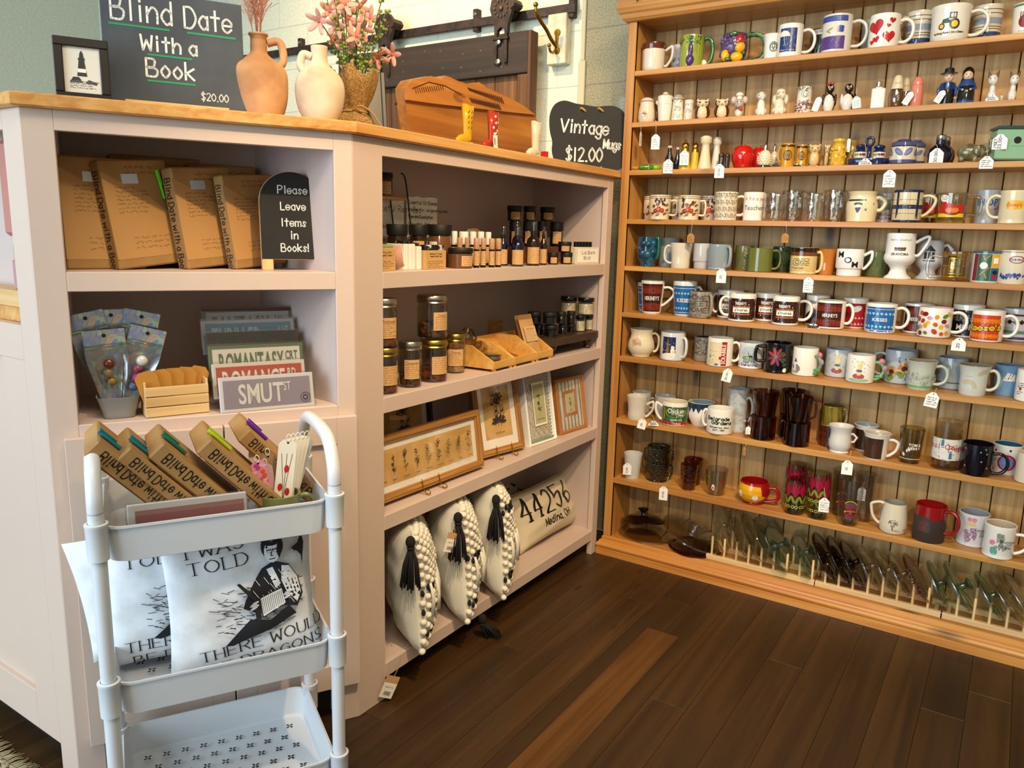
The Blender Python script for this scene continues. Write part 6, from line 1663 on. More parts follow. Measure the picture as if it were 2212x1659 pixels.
def burger(D,R,H):
 r_,p_,y_=mat('#8f1a28',.3),mat('#5d4050',.3),mat('#cdb41e',.3)
 D.ell(.1*R,.46*H,.55*R,.07*H,p_,16);D.ell(.1*R,.40*H,.6*R,.025*H,r_,14);D.ell(.1*R,.34*H,.55*R,.02*H,mat('#b5562a',.3),14);D.ell(.1*R,.25*H,.6*R,.035*H,r_,14);D.ell(.1*R,.2*H,.5*R,.03*H,p_,14)
 D.ring(.1*R,.43*H,.55*R,.62*R,y_,.5,2.6,12,.9);D.rect(-.45*R,.3*H,-.3*R,.33*H,y_)
BGX=glass('#efeeea',add=.07)
gmug(9,1812,1868,1027,'clear glass tumbler with a printed red burger, in front',BGX,'tumbler',.035,name='tumbler',cat='tumbler',deco=burger)
gmug(9,1798,1845,1008,'clear glass tumbler with a printed red burger, back left',BGX,'tumbler',.115,name='tumbler',cat='tumbler',deco=burger)
gmug(9,1848,1894,1017,'clear glass tumbler behind, with a price tag stuck inside',BGX,'tumbler',.1,name='tumbler',cat='tumbler')
mug(9,1902,1964,1076,'cream pear-shaped mug with an apple tree, handle to the left',G('#d3cab4'),'pear',.05,ins=G('#96968c'),rim=G('#7a6a5a'),hd=(178,20),hz=(.2,.9),hs='ear',deco=lambda D,R,H:[tree(D,-.02*R,.16*H,.48*R,mat('#7a4424',.4),mat('#46603c',.4),mat('#a8322c',.4)),D.ell(.85*R,.2*H,.06*R,.03*H,RED,7)])
def homer(D,R,H):
 D.rect(-.75*R,.3*H,.05*R,.62*H,mat('#3f322c',.6));D.text('HO',-.36*R,.48*H,.1*H,mat('#8f1c24',.3),'sans');D.text('ME',-.36*R,.35*H,.1*H,mat('#8f1c24',.3),'sans')
 for k in range(5):D.poly([((-.05+.25*k)*R,.76*H),((.3+.25*k)*R,.76*H),((.12+.25*k)*R,random.uniform(.52,.66)*H)],mat('#8c1414',.12,coat=.5))
mug(9,1976,2047,1080,'brown clay mug lettered HOME with red drip glaze and red handle',mat('#3a2f2a',.55),'straight',.045,ins=G('#8c1414'),rim=G('#8c1414'),hd=(-20,27),hm=G('#8c1414'),bands=((.72,1,G('#8c1414')),),deco=homer,hz=(.3,.88),ht=.0055,hlabel='red glazed handle')
mug(9,2069,2139,1097,'white mug with a pink bonnet and violet flowers, behind',G('#cfd0d0'),'can',.09,ins=G('#9aa0a2'),hd=None,deco=lambda D,R,H:[[D.ell(u*R,.86*H,.16*R,.07*H,PNK,12) for u in (-.25,.05)],D.ell(-.1*R,.72*H,.3*R,.06*H,mat('#cdb86a',.4),14),flowers(D,R,H,-.4,.2,.22,.6,18,[mat('#a87a9c',.4),mat('#c08aa0',.4),mat('#8a6a94',.4)],mat('#5a7a6a',.4),.12),D.text('Teacher',.62*R,.55*H,.07*H,BLKI,'hand'),D.text('Of',.62*R,.46*H,.07*H,BLKI,'hand'),D.text('Me',.62*R,.37*H,.07*H,BLKI,'hand')])
mug(9,2125,2197,1122,'white mug with a teal skirt, flower basket print and right handle',WHT,'can',.03,ins=G('#c0ad94'),hd=(0,30),hz=(.15,.75),hs='ear',deco=lambda D,R,H:[D.ell(-.25*R,.25*H,.24*R,.13*H,mat('#58a08a',.4),16,.3),D.ell(-.4*R,.5*H,.2*R,.08*H,PNK,14,.6),flowers(D,R,H,-.15,.35,.35,.8,20,[mat('#7a8a90',.4),mat('#b08a84',.4),mat('#5a8a84',.4)],mat('#5a7a6a',.4),.1),D.text('Number',.55*R,.56*H,.07*H,BLKI,'hand'),D.text('Of',.58*R,.47*H,.07*H,BLKI,'hand'),D.text('Me',.55*R,.38*H,.07*H,BLKI,'hand')])
# glass lids on the bottom deck
LIDG='glass lids on the bottom shelf'
LC=glass('#e9e8de',add=.10);LCB=glass('#d3e2dc',add=.11);LSM=glass('#a09080',add=.05);LAM=glass('#b47a58',add=.05);LPAT=glass('#cfae92',add=.08,bump=.8,bscale=120)
def lid(label,M,R,m,knob='glass',square=False,flat_=False,name='glass_pan_cover',bowl=.22,grp=LIDG):
 t=thing(name,label,'lid',M=M,group=grp)
 b=MB();hgt=R*(bowl if not flat_ else .1)
 P=[(R*.985,.0),(R,.003),(R,.007),(R*.97,.009),(R*.9,.010),(R*.84,hgt*.55),(R*.6,hgt*.9),(R*.3,hgt),(0,hgt*1.02),(0,hgt*1.02-.004),(R*.3,hgt-.004),(R*.6,hgt*.9-.004),(R*.82,hgt*.5-.003),(R*.88,.005),(R*.96,.004),(R*.985,0)]
 mod=None
 if square:
  def mod(x,y,z):
   a=math.atan2(y,x);r=math.hypot(x,y)
   k=(abs(math.cos(a))**5+abs(math.sin(a))**5)**(-1/5)
   return (x*k*.95,y*k*.8,z)
 b.lathe(P,m,40,mod=mod);b.build('dome',t)
 if knob:
  b=MB();km={'glass':m,'crystal':glass('#f2f2ee',add=.2),'black':BLKG,'bluegl':glass('#b8d8d8',add=.2)}[knob]
  b.lathe([(0,hgt-.002),(.011,hgt),(.009,hgt+.008),(.012,hgt+.014),(.021,hgt+.021),(.022,hgt+.025),(.012,hgt+.028),(0,hgt+.028)],km,20 if knob != 'crystal' else 10,smooth=knob != 'crystal');b.build('knob',t)
 return t
Z0=SH[0]
def TM(x,y,z,*rots):
 M=Matrix.Translation((x,y,z))
 for ax,a in rots:M=M@Matrix.Rotation(math.radians(a),4,ax)
 return M
lid('brown-tinted glass lid lying flat under the clear lids',TM(.335,.088,Z0+.001),.098,LAM,None,flat_=True)
lid('clear oval glass lid lying flat at the left end with crystal knob',TM(.135,.09,Z0+.001)@Matrix.Diagonal((1.05,.8,1,1)),.105,glass('#e4e0d4',add=.14),None,bowl=.2)
lid('smoky brown lid with a black knob tipped against the left end',TM(.12,.098,Z0+.052,('Y',-7),('X',-6))@Matrix.Diagonal((1,.72,1,1)),.088,LSM,'black',bowl=.3)
lid('large clear glass lid with crystal knob leaning over two others',TM(.32,.085,Z0+.05,('Y',20),('X',6))@Matrix.Diagonal((1.2,.86,1,1)),.1,glass('#e4e0d4',add=.16),'crystal',bowl=.24)
# racks
rack_px=[(1524,1758,[1533,1559,1585,1611,1638,1665,1693,1721,1748]),(1762,2040,[1776,1805,1835,1867,1898,1930,1963,1996,2030]),(2045,2300,[2058,2094,2128,2165,2202,2240,2280])]
YR,YR2=.026,.118
labs=['left pale wooden dish rack with dowels holding clear and square lids','middle pale wooden dish rack holding smoky and clear round lids','right pale wooden dish rack holding large clear lids at the photo edge']
M_MAPLE=wood('pale_maple','#c9a470','#dfc08c','X',50,2,.5,rnd=.05)
for (a,b_,pegs),lab in zip(rack_px,labs):
 x0=ony(a,1225,YR).x;x1=min(ony(b_,1300,YR).x,HX1-.05)
 t=thing('dish_rack',lab,'dish rack',((x0+x1)/2,YR,Z0))
 cx=(x0+x1)/2
 for yy in (0,YR2-YR):
  b=MB();b.box(x0-cx,x1-cx,yy-.008,yy+.008,0.0005,.019,M_MAPLE,.0015);b.build('rail',t)
 for xx in (x0+.02,x1-.02):
  b=MB();b.box(xx-cx-.006,xx-cx+.006,.008,YR2-YR-.008,0.0005,.012,M_MAPLE,.001);b.build('cross_bar',t)
 for pg in pegs:
  xx=ony(pg,1250+(pg-1530)*.25,YR).x
  if xx>x1-.01:continue
  for yy in (0,YR2-YR):
   b=MB();b.lathe([(0,.017),(.0042,.017),(.0042,.086),(.003,.088),(0,.088)],M_BLONDZ,10,T=Matrix.Translation((xx-cx,yy,0)));b.build('dowel',t)
def stand_lid(px,R,m,label,tilt=27,square=False,knob='glass',flat_=False,yaw=0,bowl=.16):
 x=ony(px,1210+(px-1530)*.25,.07).x
 th=math.radians(tilt+6)
 # centre so that the rim touches the rack floor
 rr=R*(.8 if square else 1)
 z=Z0+.015+rr*math.cos(th)+.004
 M=Matrix.Translation((x,.072,z))@Matrix.Rotation(math.radians(yaw),4,'Z')@Matrix.Rotation(PI/2-th,4,'Y')
 if square:M=M@Matrix.Rotation(PI/2,4,'Z')
 return lid(label,M,R,m,knob,square,flat_,bowl=bowl)
LS=[(1548,.092,LC,'clear round lid standing first at the left of the dish racks',12,False,'glass'),(1592,.088,LC,'clear round lid second from the left in the racks',20,False,None),(1620,.086,LC,'clear round lid third from the left in the racks',24,False,'glass'),(1648,.084,LC,'clear round lid left of the square blue-tinted lid',26,False,None),
      (1672,.094,LCB,'square blue-tinted glass lid, larger one near the rack front',26,True,'bluegl'),(1726,.084,LCB,'square blue-tinted glass lid with handle, left of the smoky lids',24,True,'bluegl'),
      (1772,.078,LSM,'smoky brown glass lid, left of three',26,False,'glass'),(1803,.078,LSM,'smoky brown glass lid, middle of three',27,False,'glass'),(1832,.077,LSM,'smoky brown glass lid, right of three',28,False,'glass'),
      (1867,.076,LC,'clear round lid just right of the smoky lids',27,False,'glass'),(1902,.076,LC,'clear round lid, second right of the smoky lids',28,False,'glass'),(1934,.074,LC,'clear round lid left of the brown patterned lid',29,False,'glass'),
      (1969,.078,LPAT,'rose-brown pressed glass lid with a raised pattern',29,False,None),(2012,.070,LCB,'narrow clear glass lid right of the brown patterned lid',22,False,'glass'),(2058,.080,LCB,'round blue-tinted lid with a big glass knob',29,False,'bluegl'),
      (2124,.074,LCB,'round clear lid left in the right-hand rack',30,False,'glass'),(2160,.084,LC,'large clear lid leaning in the right-hand rack',33,False,None),(2195,.092,LC,'large clear lid cut by the right photo edge',34,False,None)]
for px,R,m_,lab,tl,sq_,kn in LS:stand_lid(px,R*1.08,m_,lab,tl,sq_,kn,yaw=6)
# price tags
TAGG='string price tags on the hutch'
def ptag(px,top,y0,y1,label,y=-.008,w=20,col=WHITE,strpx=None,words=None,rot=0,edge=False,flat=None):
 """paper tag seen from pixel row y0 to y1, string from row top"""
 p=ony(px,(y0+y1)/2,y);zc=(p-CAM).dot(CF);k=zc/FPX
 hh,ww_=(y1-y0)*k/2,w*k/2
 v=CAM-p
 rz=math.atan2(v.x,-v.y)+(1.3 if edge else random.uniform(-.15,.15))
 t=thing('price_tag',label,'price tag',p,rz,TAGG)
 b=MB();c=.35*ww_
 cr,sr=math.cos(rot),math.sin(rot)
 R_=lambda a,d:(a*cr-d*sr,a*sr+d*cr)
 b.prism([R_(-ww_,-hh),R_(ww_,-hh),R_(ww_,hh-2*c),R_(ww_-2*c,hh),R_(-ww_+2*c,hh),R_(-ww_,hh-2*c)],-.0004,.0004,col)
 D=Dec(b,flatf((0,-.0004,0),(cr,0,sr),(-sr,0,cr)),e0=.00015)
 D.ell(0,hh*.78,ww_*.1,ww_*.1,BLKI,8)
 if words: 
  for i,wd in enumerate(words):D.text(wd,(-.35+.55*i)*ww_ if len(words)>1 else .1*ww_,-.2*hh,ww_*.42,INK,'hand',rot=PI/2,w=ww_*.08)
 else: 
  D.scribble(-.7*ww_,-.8*hh,.7*ww_,.4*hh,4,INK,ww_*.07)
 b.build('card',t)
 if top is not None:
  sx=strpx if strpx is not None else px
  q=ony(sx,top,y+.002)
  M=Matrix.Rotation(-rz,3,'Z')
  s0=M@(q-p);s1=Vector((R_(0,hh*.78)[0],0,R_(0,hh*.78)[1]))
  b=MB();b.tube([s0,(s0+s1)/2+Vector((.0015,0,0)),s1],.0006,mat('#cfc4ae',.8),5);b.build('string',t)
 return t
random.seed(31)
ptag(1416,258,291,322,'small white tag hanging under the white urn shaker',w=18)
ptag(1384,258,285,315,'white tag seen edge-on, hanging under the tree print shaker',w=16,edge=True)
ptag(1765,None,210,240,'grey-white tag propped beside the red flower shaker',y=.03,w=13,rot=-.3)
ptag(1850,190,209,233,'white tag hanging on the second penguin',y=.012,w=17,rot=.15)
ptag(1962,None,198,226,'pinkish tag leaning beside the pink shaker',y=.02,w=13,rot=-.5)
ptag(2031,None,195,222,'grey tag leaning beside the plain-dressed man',y=.02,w=13,rot=-.5)
ptag(2143,None,205,218,'small cream tag at the feet of the cat',y=.008,w=24)
ptag(1443,335,345,374,'white tag tied to the dark blue bottles',w=20,strpx=1449)
ptag(1478,318,326,356,'white tag tied to the yellow glass shaker',y=.015,w=19)
ptag(1554,340,355,384,'white tag priced 10.00 below the mini dark shakers',w=20,strpx=1560,words=['10.00'])
ptag(1676,None,352,362,'dark tag lying on the shelf edge before the mustard stein',y=.012,w=20,col=mat('#4a4038',.7))
ptag(1725,None,354,361,'pale tag lying in front of the second mustard stein',y=.012,w=30)
ptag(1869,310,343,359,'white tag on the cruet stand',y=.01,w=26)
ptag(1833,None,300,328,'narrow white tag between the two yellow fruit shakers',y=.06,w=7)
ptag(1921,355,368,404,'white tag hanging under the blue petal pots',w=24)
ptag(2023,312,321,351,'white tag priced 30.00 tied to the cobalt bottle',y=.014,w=27,words=['30.00'])
ptag(2131,318,338,364,'white tag hanging from the elephant trunk',y=-.004,w=26)
ptag(2160,None,291,322,'white tag stuck on the mint green box',y=.018,w=28,words=['1987','33.00'])
BT=mat('#a8783a',.7)
ptag(1492,472,504,524,'tan kraft tag hanging below the second autumn flower mug',w=15,col=BT,strpx=1495)
ptag(1696,478,504,524,'tan kraft tag hanging below the embossed glass mugs',w=14,col=BT,strpx=1698)
ptag(1558,567,581,611,'white tag priced 20 tied to the blue-grey mug',w=21,strpx=1566,words=['20'])
ptag(1746,585,599,632,'white tag tied to the tan fish mug',w=20,strpx=1753)
ptag(2071,724,730,758,'white tag priced 20 below the jelly bean mug',w=27,words=['20'])
ptag(1757,697,700,710,"pale tag lying at the foot of the s'mores mugs",y=.006,w=34)
ptag(1571,786,796,825,'white tag hanging under the letter tile mug',w=20,strpx=1583,rot=-.2,words=['20.00'])
ptag(2013,838,847,880,'white tag hanging under the pale green meadow mug',w=26,strpx=2023,rot=-.15)
ptag(1387,900,904,927,'white tag hanging under the cream milk glass mug',w=18,strpx=1395,rot=-.2,words=['20'])
ptag(1412,902,909,920,'pale tag lying on the shelf edge before the tuna can mug',w=22)
ptag(1616,918,921,938,'small white tag hanging at the handle of the brown glass cups',y=.01,w=10)
ptag(1608,958,965,984,'brown tag hanging edge-on below the brown glass cups',w=6,col=BT,strpx=1612)
ptag(1830,972,994,1026,'white tag priced 10 hanging below the white footed mug',w=22,strpx=1839,words=['10'])
ptag(1355,None,1000,1026,'white tag stuck on the milk glass tumbler',y=.012,w=18,words=['5.00'])
ptag(1433,1030,1050,1081,'white tag hanging from the green pebbled mugs',w=18,strpx=1444,words=['10.00'])
ptag(1780,1053,1075,1107,'white tag hanging before the red tulip glasses',w=21,y=-.004)
ptag(1861,None,1052,1082,'blueish tag inside the clear glass tumbler',y=.06,w=16,col=mat('#b9bcc8',.6))
# GOODS ON THE BLUSH CABINETS
def cst(name,label,cat,pl,pr,pt,z,d,group=None,rz=None,pl_='x'):
 p,R,H,a=place(pl,pr,pt,z,pl_,(XC-d) if pl_=='x' else-d)
 t=thing(name,label,cat,p,a if rz is None else rz,group)
 return t,R,H
def wrap_label(t,R,z0,z1,a0,a1,m,rows=5,name='label',hw=.0006,head=None,bar=False):
 b=MB();D=Dec(b,lambda u,v,e:((R+e)*math.sin(u/R),-(R+e)*math.cos(u/R),v),.006)
 D.rect(a0*R,z0,a1*R,z1,m)
 top=z1-(z1-z0)*(.25 if head else .05)
 if head:D.text(head,(a0+a1)/2*R,top,(z1-z0)*.16,INK,'sans',sx=.8)
 D.scribble((a0+.12)*R,z0+(z1-z0)*.06,(a1-.12)*R,top,rows,INKF,hw)
 if bar:
  for k in range(9):D.rect((a0+.2+.05*k)*R,z0+.002,(a0+.22+.05*k+.012*(k % 3))*R,z0+(z1-z0)*.3,INK)
 b.build(name,t)
JG='jars on the blush shelves'
def jar(label,pl,pr,pt,z,d,col,lab=(-.6,.7,.15,.6),lid=M_BLACK,lf=.25,grp=JG,m2=None,fill=.6,rows=4,lcol=None,bar=False):
 t,R,H=cst('jar',label,'jar',pl,pr,pt,z,d,grp)
 b=MB();b.lathe([(0,.0),(R*.85,0),(R*.95,H*.03),(R*.95,H*(1-lf)*.92),(R*.86,H*(1-lf)),(R*.86,H*(1-lf)+.002),(0,H*(1-lf)+.002)],col,28);b.build('glass_body',t)
 if m2:
  b=MB();b.lathe([(0,.003),(R*.88,.003),(R*.88,H*(1-lf)*fill),(0,H*(1-lf)*fill)],m2,20);b.build('contents',t)
 b=MB();b.lathe([(0,H*(1-lf)),(R*.97,H*(1-lf)),(R,H*(1-lf)+.002),(R,H-.002),(R*.96,H),(0,H)],lid,32);b.build('lid',t)
 if lab:wrap_label(t,R*.957,H*lab[2],H*lab[3],lab[0],lab[1],lcol or LABEL,rows,bar=bar)
 return t
Z1,Z2,Z3,Z4=ZS
AMBJ=mat('#2a1408',.12,coat=.4);BROJ=mat('#6d4526',.2,coat=.3);COB=mat('#0a0c22',.1,coat=.5)
# top shelf
p=onx(836,425,XC-.16)
t=thing('jar_stand','small wood and black wire riser at the left of the top shelf','stand',(p.x,p.y-.01,Z1),PI/2)
zt=p.z-Z1
b=MB();b.box(-.06,.055,-.03,.03,zt-.008,zt,M_OAK,.001);b.build('wood_top',t)
for yy in (-.031,.031):
 b=MB();b.tube(smooth_path([(.03,yy,zt+.06),(.045,yy,zt+.05),(.058,yy,zt-.01),(.085,yy,.003)],4),.0022,BLK,6);b.tube([(-.05,yy,zt-.01),(-.062,yy,.002)],.0022,BLK,6);b.build('wire_leg',t)
jar('brown jar with a black lid on top of the small wire riser',813,849,372,Z1+zt,.15,BROJ,(-.8,.9,.1,.62))
def card(label,x0,x1,y0,y1,d,lines,head=None):
 a=onx(x0,y1,XC-d);c=onx(x1,y0,XC-d);w_=c.y-a.y;h_=c.z-Z1
 t=thing('sign_card',label,'sign',(XC-d,(a.y+c.y)/2,Z1),PI/2)
 b=MB();b.box(-w_/2,w_/2,-.0006,.0006,.0,h_,CARD);D=Dec(b,flatf((0,-.0006,0)),e0=.0002)
 for i,(tx,v,hh,f) in enumerate(lines):D.text(tx,-w_*.46,h_*v,h_*hh,INK,f,'l',sx=.8,w=h_*.008)
 b.build('sheet',t)
 b=MB();b.box(-w_/2-.002,w_/2+.002,.001,.0025,.0,h_+.002,glass('#eeeeee',add=.06));b.box(-w_/2,w_/2,-.0,.03,.0005,.002,glass('#eeeeee',add=.06));b.build('holder',t)
card('handwritten spa product sign at the left of the top shelf',806,872,429,500,.20,[('Hopeful Rest Spa',.80,.09,'hand'),('Hand-made luxury spa',.56,.06,'hand'),('and skincare products',.36,.06,'hand'),('made with organic',.16,.06,'hand')])
card('typed list of oil blends on a card, right of the handwritten sign',878,944,430,500,.20,[('Essential Oil Blends',.90,.05,'hand'),('Breathe It In - Invigorating blend',.80,.042,'hand'),('Tree and Eucalyptus',.70,.042,'hand'),('Citrus Mint - Refreshing blend',.59,.042,'hand'),('Sweet Orange and Peppermint',.49,.042,'hand'),('Cool & Calm - Calming blend',.38,.042,'hand'),('Peppermint, Lavender and Chamomile',.28,.042,'hand'),('Blissful Rest - Calming blend',.15,.042,'hand')])
jar('dark low jar with black lid, left of three behind the soaps',835,881,484,Z1,.135,AMBJ,(-.3,1.1,.12,.62))
jar('dark low jar with black lid, middle of three behind the soaps',883,924,485,Z1,.135,AMBJ,(-.7,.7,.12,.62))
jar('brown low jar with black lid, right of three behind the soaps',923,976,485,Z1,.12,BROJ,(-1.0,-.2,.15,.6),lcol=CARD)
def box_at(name,label,cat,x0,x1,y0,z,d,depth,m,grp=None,top=None,tilt=0,rz=0,words=None,h=None):
 a=onx(x0,y0,XC-d);c=onx(x1,y0,XC-d);w_=c.y-a.y;h_=h or (a.z+c.z)/2-z
 t=thing(name,label,cat,(XC-d-.0,(a.y+c.y)/2,z),PI/2+rz,grp)
 b=MB();b.box(-w_/2,w_/2,0,depth,0,h_,m,.0012)
 D=Dec(b,flatf((0,0,0)),e0=.0003)
 if words:
  for i,wd in enumerate(words):D.text(wd,0,h_*(.78-.13*i),h_*.075,INK,'hand',w=.0007,sx=.9)
  D.scribble(-w_*.38,h_*.06,w_*.38,h_*.46,4,INK,.0006)
 b.build('wrapper',t)
 if top:
  b=MB();b.box(-w_/2+.003,w_/2-.003,.003,depth-.003,h_-.002,h_+top[1],top[0],.003);b.build('soap_bar',t)
 return t
SOAPG='soaps on the top shelf'
MARB=noisy('black_white_marbled_soap','#16130f','#d9d4cc',14,.4,0,lo=.52,hi=.56)
box_at('soap_bar','kraft-wrapped soap with a green top at the left edge of the top shelf','soap',815,855,536,Z1,.03,.03,KRAFTP,SOAPG,(mat('#8f9a62',.4),.009),words=['Citrus Mint','Hopeful Rest'])
box_at('soap_bar','kraft-wrapped black marbled soap, standing nearest the front of its row','soap',919,964,541,Z1,.035,.028,KRAFTP,SOAPG,(MARB,.014),words=['Breathe It In Soap','Hopeful Rest Spa'])
for k,(x0,x1,y0) in enumerate(((873,882,527),(884,897,527),(902,911,532))):
 box_at('soap_bar','white-wrapped marbled soap, %s of three edge-on between tin and kraft soap' % ('left','middle','right')[k],'soap',x0,x1,y0,Z1,.045,.06,CARD,SOAPG,(MARB,.008))
def tin(label,px,py,r,d,m,ry,z=Z1,rz=PI/2):
 p=onx(px,py,XC-d)
 t=thing('round_tin',label,'tin',M=Matrix.Translation((p.x,p.y,z+r+.001))@Matrix.Rotation(rz,4,'Z')@Matrix.Rotation(PI/2-ry,4,'X'))
 b=MB();b.lathe([(0,-.009),(r,-.009),(r,.009),(r*.97,.011),(r*.9,.010),(0,.010)],m,32)
 D=Dec(b,flatf((0,0,.010),(1,0,0),(0,1,0)),e0=.0003);D.scribble(-r*.6,-r*.55,r*.6,r*.3,4,INKF,.0005);b.build('tin_body',t)
tin('round pink tin standing on edge behind the left kraft soap',868,553,.031,.065,mat('#c99a84',.35),.2,rz=1.9)
tin('round grey tin leaning by the riser behind the left kraft soap',838,540,.03,.10,mat('#7d6a70',.35),.35)
p=onx(1022,495,XC-.2)
t=thing('soap_stack','stack of three pale rounded soap logs in a kraft band at the back','soap',(p.x,p.y,Z1),PI/2+.1)
b=MB();b.box(-.03,.03,-.02,.03,0,.045,M_DARKW,.001);b.build('plinth',t)
for k in range(3):
 b=MB();b.tube([(-.037,.0,.056+.021*k),(-.03,.0,.056+.021*k),(.03,0,.056+.021*k),(.037,0,.056+.021*k)],[.004,.0105,.0105,.004],mat('#a9a894',.5),12);b.build('soap_log',t)
b=MB();b.box(-.017,.017,-.0118,.0118,.0455,.1105,KRAFTP,.004);b.build('paper_band',t)
RG='roll-on tubes on the top shelf'
def roll(label,px0,px1,top,d,cap=True,z=Z1,hgt=None):
 t,R,H=cst('roll_on_tube',label,'tube',px0,px1,top,z,d,RG)
 b=MB();b.lathe([(0,0),(R,0),(R,H*.62),(0,H*.63)],BLKG,18);b.build('tube',t)
 b=MB();b.lathe([(R*.9,H*.62),(R,H*.64),(R,H*.97),(R*.9,H),(0,H)],mat('#b98f6a',.4) if cap else CARD,18);b.build('cap',t)
 wrap_label(t,R*1.01,H*.08,H*.56,-1.3,1.3,LABEL,6,hw=.0004)
for k,(a,c,top,d) in enumerate(((1023,1036,514,.035),(1038,1050,514,.035),(1056,1069,515,.03),(1070,1083,515,.03),(987,999,513,.075),(1004,1013,513,.075))):
 roll('kraft-labelled black roll-on tube, %s' % ('first of four in front, beside the low jar','second of four in front','third of four in front','fourth of four in front, nearest the spray bottles','back left one behind the low jar lid','back right one behind the low jar lid')[k],a,c,top,d)
for k,(a,c,top) in enumerate(((975,988,499),(991,1012,500),(1014,1029,500),(1031,1046,500),(1048,1061,501))):
 roll('white-capped bottle, %s of five behind the roll-on tubes' % ('first','second','third','fourth','fifth')[k],a,c,top,.105,False)
jar('low brown jar with black lid in front of the roll-on tubes',967,1022,535,Z1,.045,BROJ,(.1,1.3,.12,.62))
def spray(label,a,c,top,d,m):
 t,R,H=cst('spray_bottle',label,'bottle',a,c,top,Z1,d,'spray bottles on the top shelf')
 b=MB();b.lathe([(0,0),(R*.95,0),(R,.002),(R,H*.52),(R*.9,H*.6),(R*.42,H*.68),(R*.4,H*.72),(0,H*.72)],m,26);b.build('bottle',t)
 b=MB();b.lathe([(0,H*.7),(R*.46,H*.7),(R*.46,H*.79),(R*.3,H*.8),(R*.28,H*.9),(R*.2,H*.92),(0,H*.92)],BLK,16);b.build('pump',t)
 b=MB();b.lathe([(R*.46,H*.79),(R*.46,H*.99),(R*.4,H),(0,H)],glass('#d8d4cc',add=.15),18);b.build('clear_cap',t)
 wrap_label(t,R*1.005,H*.05,H*.42,-.9,1.0,LABEL,7,hw=.0005)
AMBB=mat('#221004',.08,coat=.5)
for a in (('cobalt spray bottle in front, left of the amber one',1105,1133,490,.035,COB),('tall amber spray bottle in front, at the middle',1138,1168,478,.04,AMBB),('amber spray bottle in front, the right and smaller one',1166,1183,490,.05,AMBB),('cobalt spray bottle at the left back',1076,1098,489,.08,COB),('tall cobalt spray bottle at the back, mostly hidden',1106,1128,478,.095,COB)):spray(*a)
p0=onx(1092,535,XC-.14);p1=onx(1232,512,XC-.14)
t=thing('wood_riser','red-brown striped wood riser carrying the black jars','riser',(XC-.205,(p0.y+p1.y)/2,Z1),PI/2);w_=(p1.y-p0.y)/2;hr=.056
b=MB();b.box(-w_,w_,-.05,.05,0,hr,wood('red_stained_wood','#2a0f08','#7a3a1c','X',20,1,.3,rnd=.02),.0015);b.build('block',t)
for a,c,top,zz,d in ((1161,1183,478,Z1+hr,.18),(1188,1217,479,Z1+hr,.175),(1129,1153,478,Z1+hr,.185),(1100,1124,478,Z1+hr,.185)):
 jar('black jar on the striped riser, %s' % {1161:'third from the left',1188:'rightmost',1129:'second from the left',1100:'leftmost'}[a],a,c,top,zz,d,BLKG,(-.6,.8,.12,.6),lf=.36)
for a,c,top,d,lab in ((1095,1128,444,.185,'left one'),(1130,1158,445,.185,'middle one'),(1166,1198,447,.18,'right one')):
 pz=onx((a+c)/2,478,XC-d-.01).z
 jar('black jar on the upper tier of the riser stack, '+lab,a,c,top,pz,d,BLKG,(-.5,.8,.12,.6),lf=.36)
for a,c,top,zo,d,lab in ((1183,1206,545,0,.06,'lower left of three'),(1210,1236,545,0,.055,'lower right of three'),(1205,1234,522,None,.06,'on top of the other two')):
 pz=Z1 if zo==0 else onx(1222,545,XC-.062).z
 jar('small black jar by the lip balm box, '+lab,a,c,top,pz,d,BLKG,(-.5,.8,.12,.6),lf=.4)
a=onx(1250,568,XC-.03);c=onx(1296,570,XC-.008)
t=thing('lip_balm_box','white wooden box lettered Lip Balm at the right end','box',((a.x+c.x)/2-.01,(a.y+c.y)/2,Z1),PI/2-.15)
w_=(c.y-a.y)/2+.008;hb=.058
b=MB();wm=mat('#d8cfb8',.5)
for q in ((-w_,w_,-.001,.004),(-w_,w_,.036,.041)):b.box(*q,0,hb,wm,.001)
for q in ((-w_,-w_+.004,.004,.036),(w_-.004,w_,.004,.036),(-w_,w_,.004,.036)):b.box(*q,0,hb if q[1]-q[0]<.01 else .004,wm,.0008)
b.build('box',t)
b=MB();b.box(-w_+.012,w_-.004,-.0022,-.001,.006,hb-.006,CARD);D=Dec(b,flatf((0,-.0022,0)),e0=.0003);D.text('Lip Balm',.004,hb*.58,hb*.19,INK,'hand',w=.0014);D.text('$5.00',-.004,hb*.26,hb*.17,INK,'hand',w=.0012);b.build('card',t)
for k in range(6):
 yy=(a.y+c.y)/2-w_+.014+k*(2*w_-.024)/5
 u=thing('lip_balm_tube','black-capped lip balm tube, number %s from the left in the white box' % ('one','two','three','four','five','six')[k],'tube',((a.x+c.x)/2-.03,yy,Z1+.0045),0,'lip balm tubes in the white box')
 b=MB();b.lathe([(0,0),(.0055,0),(.0055,.052),(0,.052)],mat('#a9824a',.4),12);b.build('tube',u)
 b=MB();b.lathe([(.006,.052),(.006,.071),(0,.072)],BLKG,12);b.build('cap',u)
